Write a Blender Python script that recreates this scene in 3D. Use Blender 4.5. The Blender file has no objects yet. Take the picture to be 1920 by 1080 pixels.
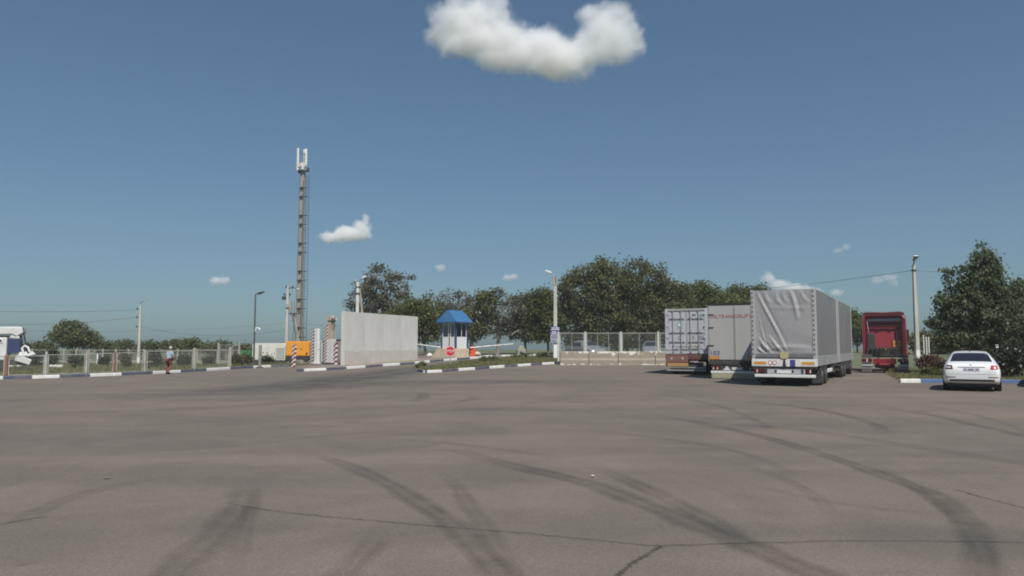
import bpy, bmesh, math, random
import numpy as np
from mathutils import Vector, Matrix, Quaternion
random.seed(7)
rng = np.random.default_rng(11)
R = math.radians
SC = bpy.context.scene
COL = SC.collection

# ------------------------------------------------------------------ camera, sky, sun, exposure
CAM_H, F_PX, PITCH = 1.65, 1400.0, math.atan(108 / 1400)
cam = bpy.data.cameras.new('camera')
cam.sensor_width = 36.0
cam.lens = 36.0 * F_PX / 1920
cam.clip_start, cam.clip_end = 0.1, 40000
camo = bpy.data.objects.new('camera', cam)
COL.objects.link(camo)
camo.location = (0, 0, CAM_H)
camo.rotation_euler = (math.pi / 2 + PITCH, 0, 0)
SC.camera = camo

SUN_EL, SUN_AZ = R(54), R(160)          # azimuth clockwise from +Y (the viewing direction)
world = bpy.data.worlds.new('World')
SC.world = world
world.use_nodes = True
wn, wl = world.node_tree.nodes, world.node_tree.links
wn.clear()
wo = wn.new('ShaderNodeOutputWorld')
bg = wn.new('ShaderNodeBackground')
sky = wn.new('ShaderNodeTexSky')
sky.sky_type = 'NISHITA'
sky.sun_disc = False
sky.sun_elevation = SUN_EL
sky.sun_rotation = SUN_AZ
sky.altitude = 100
sky.air_density = 1.0
sky.dust_density = 1.0
sky.ozone_density = 1.5
gam = wn.new('ShaderNodeGamma')
gam.inputs[1].default_value = 0.7
tint = wn.new('ShaderNodeMixRGB')
tint.blend_type = 'MULTIPLY'
tint.inputs[0].default_value = 1.0
tint.inputs[2].default_value = (0.735, 1.0, 1.20, 1)
wl.new(sky.outputs[0], gam.inputs[0])
wl.new(gam.outputs[0], tint.inputs[1])
wl.new(tint.outputs[0], bg.inputs[0])
bg.inputs[1].default_value = 0.097
wl.new(bg.outputs[0], wo.inputs[0])

sun = bpy.data.lights.new('sun', 'SUN')
sun.energy = 4.6
sun.angle = R(0.5)
sun.color = (1.0, 0.955, 0.88)
suno = bpy.data.objects.new('sun', sun)
COL.objects.link(suno)
sdir = Vector((math.sin(SUN_AZ) * math.cos(SUN_EL), math.cos(SUN_AZ) * math.cos(SUN_EL), math.sin(SUN_EL)))
suno.location = sdir * 60
suno.rotation_euler = sdir.to_track_quat('Z', 'Y').to_euler()

SC.view_settings.view_transform = 'Standard'
SC.view_settings.look = 'None'
SC.view_settings.exposure = 0.0
SC.view_settings.gamma = 1.0
SC.view_settings.use_curve_mapping = False
SC.render.engine = 'CYCLES'
SC.cycles.use_denoising = True
SC.cycles.filter_width = 1.9
SC.cycles.max_bounces = 12
SC.cycles.diffuse_bounces = 3
SC.cycles.glossy_bounces = 3
SC.cycles.transmission_bounces = 6
SC.cycles.transparent_max_bounces = 24
SC.cycles.volume_bounces = 10
SC.cycles.volume_step_rate = 0.35
SC.cycles.volume_max_steps = 512
SC.cycles.sample_clamp_indirect = 6.0

# ------------------------------------------------------------------ terrain and placing
def sst(a, b, v):
    t = min(1.0, max(0.0, (v - a) / (b - a)))
    return t * t * (3 - 2 * t)

def Z(x, y):
    """Height of the land: level yard, a gentle rise towards the walnut row, a shallow dip on the far left."""
    r = sst(-23, -12, x)
    z = r * 0.85 * sst(42, 90, y) - (1 - r) * 0.32 * sst(48, 78, y)
    if y > 150:
        z -= 0.0058 * (y - 150)
    return z

def ray(px, py):
    u, v = px - 960, 540 - py
    c, s = math.cos(PITCH), math.sin(PITCH)
    return Vector((u, F_PX * c - v * s, F_PX * s + v * c))

def G(px, py):
    """Where the line of sight of a photograph pixel meets the land."""
    d = ray(px, py)
    d = d / d.y
    lo = 2.0
    for i in range(1, 1200):
        y = 2.0 + i * 0.25
        if CAM_H + d.z * y <= Z(d.x * y, y):
            lo, hi = y - 0.25, y
            for _ in range(20):
                m = (lo + hi) / 2
                if CAM_H + d.z * m <= Z(d.x * m, m):
                    hi = m
                else:
                    lo = m
            return Vector((d.x * hi, hi, Z(d.x * hi, hi)))
    y = 160.0
    return Vector((d.x * y, y, Z(d.x * y, y)))

def W(px, py, y):
    d = ray(px, py)
    d = d / d.y
    return Vector((d.x * y, y, CAM_H + d.z * y))

def at(px, y, dz=0.0):
    """The spot on the land at distance y seen in photograph column px."""
    x = (px - 960) / F_PX * (0.997 * y - 0.08)
    return Vector((x, y, Z(x, y) + dz))

def online(px, p0, p1):
    u = (px - 960) / F_PX
    dx, dy = p1.x - p0.x, p1.y - p0.y
    t = (u * (0.997 * p0.y - 0.08) - p0.x) / (dx - u * 0.997 * dy)
    x, y = p0.x + t * dx, p0.y + t * dy
    return Vector((x, y, Z(x, y)))

# ------------------------------------------------------------------ materials
MATS = {}

def mat(name, col, rough=0.7, metal=0.0, var=0.15, scale=6.0, bump=0.0, bscale=40.0, dirt=None, dirt_amt=0.0, spec=0.5, stretch=None, coat=0.0):
    if name in MATS:
        return MATS[name]
    m = bpy.data.materials.new(name)
    m.use_nodes = True
    N, L = m.node_tree.nodes, m.node_tree.links
    p = N['Principled BSDF']
    p.inputs['Roughness'].default_value = rough
    p.inputs['Metallic'].default_value = metal
    p.inputs['Specular IOR Level'].default_value = spec
    p.inputs['Coat Weight'].default_value = coat
    tc = N.new('ShaderNodeTexCoord')
    mp = N.new('ShaderNodeMapping')
    L.new(tc.outputs['Object'], mp.inputs[0])
    if stretch:
        mp.inputs['Scale'].default_value = stretch
    oi = N.new('ShaderNodeObjectInfo')
    nz = N.new('ShaderNodeTexNoise')
    nz.noise_dimensions = '4D'
    nz.inputs['Scale'].default_value = scale
    nz.inputs['Detail'].default_value = 6
    nz.inputs['Roughness'].default_value = 0.6
    L.new(mp.outputs[0], nz.inputs['Vector'])
    ml = N.new('ShaderNodeMath')
    ml.operation = 'MULTIPLY'
    ml.inputs[1].default_value = 37.0
    L.new(oi.outputs['Random'], ml.inputs[0])
    L.new(ml.outputs[0], nz.inputs['W'])
    rmp = N.new('ShaderNodeValToRGB')
    c = np.array(col)
    rmp.color_ramp.elements[0].position = 0.28
    rmp.color_ramp.elements[1].position = 0.72
    rmp.color_ramp.elements[0].color = (*np.clip(c * (1 - var), 0, 1), 1)
    rmp.color_ramp.elements[1].color = (*np.clip(c * (1 + var), 0, 1), 1)
    L.new(nz.outputs['Fac'], rmp.inputs[0])
    out = rmp.outputs[0]
    if dirt is not None:
        n2 = N.new('ShaderNodeTexNoise')
        n2.noise_dimensions = '4D'
        n2.inputs['Scale'].default_value = scale * 0.45
        n2.inputs['Detail'].default_value = 8
        n2.inputs['Roughness'].default_value = 0.65
        L.new(mp.outputs[0], n2.inputs['Vector'])
        L.new(ml.outputs[0], n2.inputs['W'])
        r2 = N.new('ShaderNodeMapRange')
        r2.inputs['From Min'].default_value = 0.42
        r2.inputs['From Max'].default_value = 0.68
        r2.inputs['To Max'].default_value = dirt_amt
        L.new(n2.outputs['Fac'], r2.inputs['Value'])
        mx = N.new('ShaderNodeMixRGB')
        mx.inputs[2].default_value = (*dirt, 1)
        L.new(r2.outputs[0], mx.inputs[0])
        L.new(out, mx.inputs[1])
        out = mx.outputs[0]
    L.new(out, p.inputs['Base Color'])
    if bump:
        n3 = N.new('ShaderNodeTexNoise')
        n3.inputs['Scale'].default_value = bscale
        n3.inputs['Detail'].default_value = 5
        L.new(mp.outputs[0], n3.inputs['Vector'])
        b = N.new('ShaderNodeBump')
        b.inputs['Strength'].default_value = bump
        b.inputs['Distance'].default_value = 0.02
        L.new(n3.outputs['Fac'], b.inputs['Height'])
        L.new(b.outputs[0], p.inputs['Normal'])
    MATS[name] = m
    return m

def leafmat(name, dark, light, trans=0.3):
    """Foliage: the colour runs from dark to light by each leaf's own tint, partly translucent."""
    if name in MATS:
        return MATS[name]
    m = bpy.data.materials.new(name)
    m.use_nodes = True
    N, L = m.node_tree.nodes, m.node_tree.links
    p = N['Principled BSDF']
    p.inputs['Roughness'].default_value = 0.6
    p.inputs['Specular IOR Level'].default_value = 0.3
    a = N.new('ShaderNodeAttribute')
    a.attribute_name = 'tint'
    r = N.new('ShaderNodeValToRGB')
    r.color_ramp.elements[0].color = (*dark, 1)
    r.color_ramp.elements[1].color = (*light, 1)
    L.new(a.outputs['Fac'], r.inputs[0])
    L.new(r.outputs[0], p.inputs['Base Color'])
    t = N.new('ShaderNodeBsdfTranslucent')
    L.new(r.outputs[0], t.inputs[0])
    mx = N.new('ShaderNodeMixShader')
    mx.inputs[0].default_value = trans
    L.new(p.outputs[0], mx.inputs[1])
    L.new(t.outputs[0], mx.inputs[2])
    L.new(mx.outputs[0], N['Material Output'].inputs[0])
    MATS[name] = m
    return m

def asphalt_mat():
    m = bpy.data.materials.new('asphalt')
    m.use_nodes = True
    N, L = m.node_tree.nodes, m.node_tree.links
    p = N['Principled BSDF']
    p.inputs['Roughness'].default_value = 0.85
    p.inputs['Specular IOR Level'].default_value = 0.25
    tc = N.new('ShaderNodeTexCoord')

    def noise(scale, detail, rough, vec, dist=0.0):
        n = N.new('ShaderNodeTexNoise')
        n.inputs['Scale'].default_value = scale
        n.inputs['Detail'].default_value = detail
        n.inputs['Roughness'].default_value = rough
        n.inputs['Distortion'].default_value = dist
        L.new(vec, n.inputs['Vector'])
        return n.outputs['Fac']

    def ramp(src, p0, c0, p1, c1):
        r = N.new('ShaderNodeValToRGB')
        r.color_ramp.elements[0].position, r.color_ramp.elements[1].position = p0, p1
        r.color_ramp.elements[0].color, r.color_ramp.elements[1].color = (*c0, 1), (*c1, 1)
        L.new(src, r.inputs[0])
        return r.outputs[0]

    def mul(a, b, f=1.0, mode='MULTIPLY'):
        x = N.new('ShaderNodeMixRGB')
        x.blend_type = mode
        x.inputs[0].default_value = f
        L.new(a, x.inputs[1])
        L.new(b, x.inputs[2])
        return x.outputs[0]
    o = tc.outputs['Object']
    mp = N.new('ShaderNodeMapping')
    mp.inputs['Rotation'].default_value = (0, 0, R(-62))
    mp.inputs['Scale'].default_value = (0.07, 0.5, 1)
    L.new(o, mp.inputs[0])
    base = ramp(noise(0.12, 5, 0.55, o, 0.4), 0.3, (0.162, 0.141, 0.123), 0.7, (0.196, 0.166, 0.134))
    streak = ramp(noise(1.0, 6, 0.6, mp.outputs[0], 0.6), 0.3, (0.84, 0.85, 0.87), 0.62, (1.05, 1.04, 1.03))
    patch = ramp(noise(0.55, 7, 0.62, o, 0.8), 0.34, (0.86, 0.86, 0.87), 0.62, (1.06, 1.05, 1.03))
    fine = ramp(noise(28, 4, 0.7, o), 0.3, (0.87, 0.87, 0.87), 0.7, (1.11, 1.11, 1.1))
    v = N.new('ShaderNodeTexVoronoi')
    v.inputs['Scale'].default_value = 85
    L.new(o, v.inputs['Vector'])
    grit = ramp(v.outputs['Color'], 0.1, (0.82, 0.81, 0.8), 0.95, (1.16, 1.15, 1.14))
    c = mul(mul(mul(mul(base, streak), patch), fine), grit)
    spot = ramp(noise(3.4, 3, 0.5, o), 0.70, (1, 1, 1), 0.78, (0.78, 0.77, 0.76))
    c = mul(c, spot)
    L.new(c, p.inputs['Base Color'])
    b = N.new('ShaderNodeBump')
    b.inputs['Strength'].default_value = 0.45
    b.inputs['Distance'].default_value = 0.006
    L.new(v.outputs['Distance'], b.inputs['Height'])
    b2 = N.new('ShaderNodeBump')
    b2.inputs['Strength'].default_value = 0.25
    b2.inputs['Distance'].default_value = 0.06
    L.new(noise(1.7, 4, 0.5, o), b2.inputs['Height'])
    L.new(b2.outputs[0], b.inputs['Normal'])
    L.new(b.outputs[0], p.inputs['Normal'])
    return m

def fade_mat(name, col, strength=1.0, nscale=3.0):
    """A worn mark on the asphalt: cover fades across its width (attribute) and breaks up along its length."""
    m = bpy.data.materials.new(name)
    m.use_nodes = True
    N, L = m.node_tree.nodes, m.node_tree.links
    p = N['Principled BSDF']
    p.inputs['Base Color'].default_value = (*col, 1)
    p.inputs['Roughness'].default_value = 0.8
    p.inputs['Specular IOR Level'].default_value = 0.25
    a = N.new('ShaderNodeAttribute')
    a.attribute_name = 'cover'
    tc = N.new('ShaderNodeTexCoord')
    n = N.new('ShaderNodeTexNoise')
    n.inputs['Scale'].default_value = nscale
    n.inputs['Detail'].default_value = 7
    n.inputs['Roughness'].default_value = 0.65
    L.new(tc.outputs['Object'], n.inputs['Vector'])
    mr = N.new('ShaderNodeMapRange')
    mr.inputs['From Min'].default_value = 0.3
    mr.inputs['From Max'].default_value = 0.65
    mr.inputs['To Min'].default_value = 0.25 * strength
    mr.inputs['To Max'].default_value = strength
    L.new(n.outputs['Fac'], mr.inputs['Value'])
    mu = N.new('ShaderNodeMath')
    mu.operation = 'MULTIPLY'
    L.new(mr.outputs[0], mu.inputs[0])
    L.new(a.outputs['Fac'], mu.inputs[1])
    t = N.new('ShaderNodeBsdfTransparent')
    mx = N.new('ShaderNodeMixShader')
    L.new(mu.outputs[0], mx.inputs[0])
    L.new(t.outputs[0], mx.inputs[1])
    L.new(p.outputs[0], mx.inputs[2])
    L.new(mx.outputs[0], N['Material Output'].inputs[0])
    return m

def stripe_mat(name, c1, c2, period=0.16):
    """Painted slanting warning stripes."""
    m = bpy.data.materials.new(name)
    m.use_nodes = True
    N, L = m.node_tree.nodes, m.node_tree.links
    p = N['Principled BSDF']
    p.inputs['Roughness'].default_value = 0.5
    tc = N.new('ShaderNodeTexCoord')
    sp = N.new('ShaderNodeSeparateXYZ')
    L.new(tc.outputs['Object'], sp.inputs[0])
    ad = N.new('ShaderNodeMath')
    ad.operation = 'MULTIPLY_ADD'
    ad.inputs[1].default_value = -0.9
    L.new(sp.outputs['X'], ad.inputs[0])
    L.new(sp.outputs['Z'], ad.inputs[2])
    dv = N.new('ShaderNodeMath')
    dv.operation = 'DIVIDE'
    dv.inputs[1].default_value = period * 2
    L.new(ad.outputs[0], dv.inputs[0])
    fr = N.new('ShaderNodeMath')
    fr.operation = 'FRACT'
    L.new(dv.outputs[0], fr.inputs[0])
    gt = N.new('ShaderNodeMath')
    gt.operation = 'GREATER_THAN'
    gt.inputs[1].default_value = 0.5
    L.new(fr.outputs[0], gt.inputs[0])
    mx = N.new('ShaderNodeMixRGB')
    mx.inputs[1].default_value = (*c1, 1)
    mx.inputs[2].default_value = (*c2, 1)
    L.new(gt.outputs[0], mx.inputs[0])
    L.new(mx.outputs[0], p.inputs['Base Color'])
    return m

def glassmat(name, col, rough=0.08):
    """Tinted pane: mostly a dark glossy sheet that lets a little through."""
    m = bpy.data.materials.new(name)
    m.use_nodes = True
    N, L = m.node_tree.nodes, m.node_tree.links
    p = N['Principled BSDF']
    p.inputs['Base Color'].default_value = (*col, 1)
    p.inputs['Roughness'].default_value = rough
    p.inputs['Specular IOR Level'].default_value = 0.5
    return m

def clearglass(name):
    m = bpy.data.materials.new(name)
    m.use_nodes = True
    N, L = m.node_tree.nodes, m.node_tree.links
    N.remove(N['Principled BSDF'])
    t = N.new('ShaderNodeBsdfTransparent')
    t.inputs[0].default_value = (0.8, 0.84, 0.84, 1)
    g = N.new('ShaderNodeBsdfGlossy')
    g.inputs['Roughness'].default_value = 0.03
    f = N.new('ShaderNodeFresnel')
    mx = N.new('ShaderNodeMixShader')
    L.new(f.outputs[0], mx.inputs[0])
    L.new(t.outputs[0], mx.inputs[1])
    L.new(g.outputs[0], mx.inputs[2])
    L.new(mx.outputs[0], N['Material Output'].inputs[0])
    return m

# ------------------------------------------------------------------ mesh helpers
class MB:
    """Collects shapes; build() links them as one mesh object."""
    def __init__(self):
        self.v, self.f, self.m = [], [], []

    def add(self, vs, fs, mi=0):
        o = len(self.v)
        self.v += [tuple(v) for v in vs]
        self.f += [tuple(i + o for i in f) for f in fs]
        self.m += [mi] * len(fs)
        return self

    def box(self, c, s, mi=0, rot=None):
        x, y, z = s[0] / 2, s[1] / 2, s[2] / 2
        vs = [Vector((a * x, b * y, d * z)) for d in (-1, 1) for b in (-1, 1) for a in (-1, 1)]
        if rot is not None:
            vs = [rot @ v for v in vs]
        c = Vector(c)
        return self.add([v + c for v in vs], [(0, 2, 3, 1), (4, 5, 7, 6), (0, 1, 5, 4), (2, 6, 7, 3), (0, 4, 6, 2), (1, 3, 7, 5)], mi)

    def bb(self, x0, x1, y0, y1, z0, z1, mi=0):
        return self.box(((x0 + x1) / 2, (y0 + y1) / 2, (z0 + z1) / 2), (abs(x1 - x0), abs(y1 - y0), abs(z1 - z0)), mi)

    def tube(self, pts, rad, n=8, mi=0, cap=True):
        pts = [Vector(p) for p in pts]
        if not isinstance(rad, (list, tuple)):
            rad = [rad] * len(pts)
        vs, fs = [], []
        prev = None
        for i, p in enumerate(pts):
            d = (pts[min(i + 1, len(pts) - 1)] - pts[max(i - 1, 0)]).normalized()
            if prev is None:
                a = d.orthogonal().normalized()
            else:
                a = (prev - d * prev.dot(d))
                a = a.normalized() if a.length > 1e-5 else d.orthogonal().normalized()
            prev = a
            b = d.cross(a)
            for k in range(n):
                t = 2 * math.pi * k / n
                vs.append(p + (a * math.cos(t) + b * math.sin(t)) * rad[i])
        for i in range(len(pts) - 1):
            for k in range(n):
                fs.append((i * n + k, i * n + (k + 1) % n, (i + 1) * n + (k + 1) % n, (i + 1) * n + k))
        if cap:
            fs.append(tuple(range(n - 1, -1, -1)))
            fs.append(tuple((len(pts) - 1) * n + k for k in range(n)))
        return self.add(vs, fs, mi)

    def lathe(self, prof, axis='z', n=20, c=(0, 0, 0), mi=0, cap=True):
        """prof: (radius, along) pairs."""
        c = Vector(c)
        vs, fs = [], []
        for r, h in prof:
            for k in range(n):
                t = 2 * math.pi * k / n
                a, b = r * math.cos(t), r * math.sin(t)
                vs.append(c + (Vector((a, b, h)) if axis == 'z' else Vector((h, a, b)) if axis == 'x' else Vector((b, h, a))))
        for i in range(len(prof) - 1):
            for k in range(n):
                fs.append((i * n + k, i * n + (k + 1) % n, (i + 1) * n + (k + 1) % n, (i + 1) * n + k))
        if cap and prof[0][0] > 1e-4:
            fs.append(tuple(range(n - 1, -1, -1)))
        if cap and prof[-1][0] > 1e-4:
            fs.append(tuple((len(prof) - 1) * n + k for k in range(n)))
        return self.add(vs, fs, mi)

    def prism(self, poly, y0, y1, plane='xz', mi=0):
        """A closed outline in a plane, given thickness along the third axis."""
        def P(a, b, t):
            return (a, t, b) if plane == 'xz' else (t, a, b) if plane == 'yz' else (a, b, t)
        n = len(poly)
        vs = [P(a, b, y0) for a, b in poly] + [P(a, b, y1) for a, b in poly]
        fs = [tuple(range(n)), tuple(range(2 * n - 1, n - 1, -1))]
        fs += [(i, i + n, (i + 1) % n + n, (i + 1) % n) for i in range(n)]
        return self.add(vs, fs, mi)

    def mesh(self, name, mats, smooth=False, bevel=0.0, fix=True):
        me = bpy.data.meshes.new(name)
        me.from_pydata(self.v, [], self.f)
        for m in (mats if isinstance(mats, (list, tuple)) else [mats]):
            me.materials.append(m)
        me.polygons.foreach_set('material_index', self.m)
        if fix or bevel:
            bm = bmesh.new()
            bm.from_mesh(me)
            if fix:
                bmesh.ops.recalc_face_normals(bm, faces=bm.faces)
            if bevel:
                es = [e for e in bm.edges if len(e.link_faces) == 2 and e.calc_face_angle(0) > 0.6]
                bmesh.ops.bevel(bm, geom=es, offset=bevel, segments=1, affect='EDGES', clamp_overlap=True)
            bm.to_mesh(me)
            bm.free()
        if smooth:
            me.polygons.foreach_set('use_smooth', [True] * len(me.polygons))
            me.set_sharp_from_angle(angle=R(40))
        me.update()
        return me

    def build(self, name, mats, parent=None, smooth=False, bevel=0.0, loc=None, rotz=None, fix=True):
        o = bpy.data.objects.new(name, self.mesh(name, mats, smooth, bevel, fix))
        COL.objects.link(o)
        if parent is not None:
            o.parent = parent
        if loc is not None:
            o.location = loc
        if rotz is not None:
            o.rotation_euler = (0, 0, rotz)
        return o

def put(name, me, parent=None, loc=(0, 0, 0), rot=(0, 0, 0)):
    o = bpy.data.objects.new(name, me)
    COL.objects.link(o)
    o.parent = parent
    o.location = loc
    o.rotation_euler = rot
    return o

def tag(o, label=None, cat=None, group=None, kind=None):
    for k, v in (('label', label), ('category', cat), ('group', group), ('kind', kind)):
        if v:
            o[k] = v
    return o

def thing(name, label, cat, loc=(0, 0, 0), rotz=0.0, group=None):
    o = bpy.data.objects.new(name, None)
    COL.objects.link(o)
    o.location = loc
    o.rotation_euler = (0, 0, rotz)
    o.empty_display_size = 0.3
    return tag(o, label, cat, group)

def text_mesh(name, s, size, material, depth=0.004, width=None):
    """Lettering as a thin raised mesh, centred, facing -y."""
    cu = bpy.data.curves.new(name, 'FONT')
    cu.body = s
    cu.size = size
    cu.extrude = depth
    cu.align_x, cu.align_y = 'CENTER', 'CENTER'
    cu.resolution_u = 3
    o = bpy.data.objects.new(name, cu)
    COL.objects.link(o)
    dg = bpy.context.evaluated_depsgraph_get()
    me = bpy.data.meshes.new_from_object(o.evaluated_get(dg))
    bpy.data.objects.remove(o)
    me.transform(Matrix.Rotation(math.pi / 2, 4, 'X'))
    if width:
        xs = [v.co.x for v in me.vertices]
        k = width / (max(xs) - min(xs))
        me.transform(Matrix.Diagonal((k, 1, 1, 1)))
    me.materials.clear()
    me.materials.append(material)
    return me

def sheet(name, poly, dz, material, skirt=0.0, step=2.0, kind='structure', label=None, extra_cuts_x=()):
    """A ground sheet that follows the land; a skirt closes raised edges."""
    bm = bmesh.new()
    bm.faces.new([bm.verts.new((x, y, 0)) for x, y in poly])
    ys = [p[1] for p in poly]
    xs = [p[0] for p in poly]
    def cut(co, no):
        bmesh.ops.bisect_plane(bm, geom=bm.verts[:] + bm.edges[:] + bm.faces[:], plane_co=co, plane_no=no, dist=1e-5)
    y = math.ceil(max(min(ys), 40) / step) * step
    while y < min(max(ys), 100):
        cut((0, y, 0), (0, 1, 0))
        y += step
    x = math.ceil(max(min(xs), -26) / step) * step
    while x < min(max(xs), -8):
        cut((x, 0, 0), (1, 0, 0))
        x += step
    for v in bm.verts:
        v.co.z = Z(v.co.x, v.co.y) + dz
    if skirt:
        es = [e for e in bm.edges if len(e.link_faces) == 1]
        r = bmesh.ops.extrude_edge_only(bm, edges=es)
        for v in [g for g in r['geom'] if isinstance(g, bmesh.types.BMVert)]:
            v.co.z -= skirt
    bmesh.ops.recalc_face_normals(bm, faces=bm.faces)
    up = sum(f.normal.z * f.calc_area() for f in bm.faces)
    if up < 0:
        bmesh.ops.reverse_faces(bm, faces=bm.faces)
    me = bpy.data.meshes.new(name)
    bm.to_mesh(me)
    bm.free()
    me.materials.append(material)
    o = bpy.data.objects.new(name, me)
    COL.objects.link(o)
    return tag(o, label, None, None, kind)

def leaf_mesh(name, pts, size, material, tint, up=0.12, long=1.5):
    """Thousands of small four-cornered leaves, one per point."""
    n = len(pts)
    pts = np.asarray(pts, float)
    nr = rng.normal(size=(n, 3))
    nr[:, 2] += up * 2
    nr /= np.linalg.norm(nr, axis=1)[:, None]
    a = np.cross(nr, rng.normal(size=(n, 3)))
    a /= np.linalg.norm(a, axis=1)[:, None] + 1e-9
    b = np.cross(nr, a)
    s = (np.asarray(size) * rng.uniform(0.65, 1.3, n))[:, None]
    sag = nr * s * 0.18
    V = np.stack([pts - a * s * long / 2, pts - b * s * 0.5 - sag * 0 + sag, pts + a * s * long / 2, pts + b * s * 0.5 + sag], 1).reshape(-1, 3)
    me = bpy.data.meshes.new(name)
    me.vertices.add(n * 4)
    me.loops.add(n * 4)
    me.polygons.add(n)
    me.vertices.foreach_set('co', V.astype(np.float32).ravel())
    me.loops.foreach_set('vertex_index', np.arange(n * 4, dtype=np.int32))
    me.polygons.foreach_set('loop_start', np.arange(0, n * 4, 4, dtype=np.int32))
    me.polygons.foreach_set('loop_total', np.full(n, 4, dtype=np.int32))
    at_ = me.attributes.new('tint', 'FLOAT', 'POINT')
    at_.data.foreach_set('value', np.repeat(np.clip(tint, 0, 1), 4).astype(np.float32))
    me.materials.append(material)
    me.update()
    me.validate()
    return me

def grow(points, base, trunk_top, r_tip=0.012, power=2.3, lean=0.0):
    """Joins the points to a trunk, nearest first, and returns nodes, parents and radii: a branching skeleton."""
    nodes = [np.array(base, float)]
    par = [-1]
    k = 5
    b, t = np.array(base, float), np.array(trunk_top, float)
    side = rng.normal(size=3) * np.array([1, 1, 0]) * np.linalg.norm(t - b) * 0.03
    for i in range(1, k + 1):
        f = i / k
        nodes.append(b + (t - b) * f + side * math.sin(f * math.pi))
        par.append(len(nodes) - 2)
    order = np.argsort(np.linalg.norm(points - t, axis=1))
    for q in order:
        p = points[q]
        A = np.array(nodes)
        d = np.linalg.norm(A - p, axis=1) + 0.35 * np.maximum(0, A[:, 2] - p[2]) * 2
        d[:k] += 5
        j = int(np.argmin(d))
        seg = p - A[j]
        m = max(1, int(np.linalg.norm(seg) / 0.7))
        last = j
        for i in range(1, m + 1):
            f = i / m
            w = A[j] + seg * f + np.array([0, 0, 1]) * math.sin(f * math.pi) * 0.08 * np.linalg.norm(seg)
            if i < m:
                w = w + rng.normal(size=3) * 0.05
            nodes.append(w)
            par.append(last)
            last = len(nodes) - 1
    n = len(nodes)
    acc = np.zeros(n)
    kids = np.zeros(n, int)
    for i in range(n - 1, 0, -1):
        if kids[i] == 0:
            acc[i] = r_tip ** power
        acc[par[i]] += acc[i]
        kids[par[i]] += 1
    rad = acc ** (1 / power)
    return nodes, par, rad, kids

def branch_mesh(mb, nodes, par, rad, rmin=0.0, flare=1.35):
    for i in range(1, len(nodes)):
        if rad[i] < rmin:
            continue
        j = par[i]
        r0 = min(rad[j], rad[i] * 1.35) * (flare if j == 0 else 1)
        mb.tube([nodes[j], nodes[i]], [r0, rad[i]], n=7 if rad[i] > 0.08 else 4, cap=False)

def in_blobs(blobs, n, shell=0.0):
    vol = np.array([b[3] * b[4] * b[5] for b in blobs], float) ** 0.8
    pick = rng.choice(len(blobs), n, p=vol / vol.sum())
    B = np.array(blobs, float)[pick]
    d = rng.normal(size=(n, 3))
    d /= np.linalg.norm(d, axis=1)[:, None]
    r = rng.uniform(shell, 1, n) ** (1 / 2.4) * np.where(rng.uniform(size=n) < 0.12, rng.uniform(1.0, 1.22, n), 1.0)
    return B[:, :3] + d * r[:, None] * B[:, 3:6]

def tree(name, label, cat, base, blobs, trunk_h, npts, leaves, leaf, lmat, bmat, spread=0.45, bare=0.0, group=None, r_tip=0.014, up=0.12, sink=True, rmin=0.0, long=1.5, stems=1):
    """blobs: ellipsoids (x, y, z, rx, ry, rz) about the base that the crown fills."""
    root = thing(name, label, cat, base, 0, group)
    pts = in_blobs(blobs, npts, 0.15)
    pts = pts[pts[:, 2] > trunk_h * 0.55]
    mb = MB()
    if stems == 1:
        nodes, par, rad, kids = grow(pts, (0, 0, -0.15), (pts[:, 0].mean() * 0.25, pts[:, 1].mean() * 0.25, trunk_h), r_tip)
        branch_mesh(mb, nodes, par, rad, rmin)
        nodes = np.array(nodes)
    else:
        ang = np.arctan2(pts[:, 1], pts[:, 0])
        allnodes = []
        kids = []
        for s in range(stems):
            sel = pts[((ang + math.pi) / (2 * math.pi) * stems).astype(int) % stems == s]
            if len(sel) < 2:
                continue
            m = sel.mean(0)
            n_, p_, r_, k_ = grow(sel, (m[0] * 0.12, m[1] * 0.12, -0.1), (m[0] * 0.5, m[1] * 0.5, trunk_h), r_tip)
            branch_mesh(mb, n_, p_, r_, rmin)
            allnodes += list(n_)
            kids += list(k_)
        nodes, kids = np.array(allnodes), np.array(kids)
    mb.build('trunk', bmat, root, smooth=True, fix=False)
    ok = np.where((nodes[:, 2] > trunk_h * 0.7) & ((kids <= 1)))[0]
    keep = rng.uniform(size=len(ok)) > bare
    ok = ok[keep] if keep.sum() > 3 else ok
    w = rng.uniform(0.3, 1.7, len(ok))
    pick = rng.choice(ok, leaves, p=w / w.sum())
    P = nodes[pick] + rng.normal(size=(leaves, 3)) * np.array([spread, spread, spread * 0.75])
    P[:, 2] = np.maximum(P[:, 2], 0.08)
    ct = rng.uniform(0, 1, len(nodes))
    tint = ct[pick] * 0.65 + rng.uniform(0, 0.35, leaves)
    put('crown', leaf_mesh('crown', P, np.full(leaves, leaf), lmat, tint, up, long), root)
    return root

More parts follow.
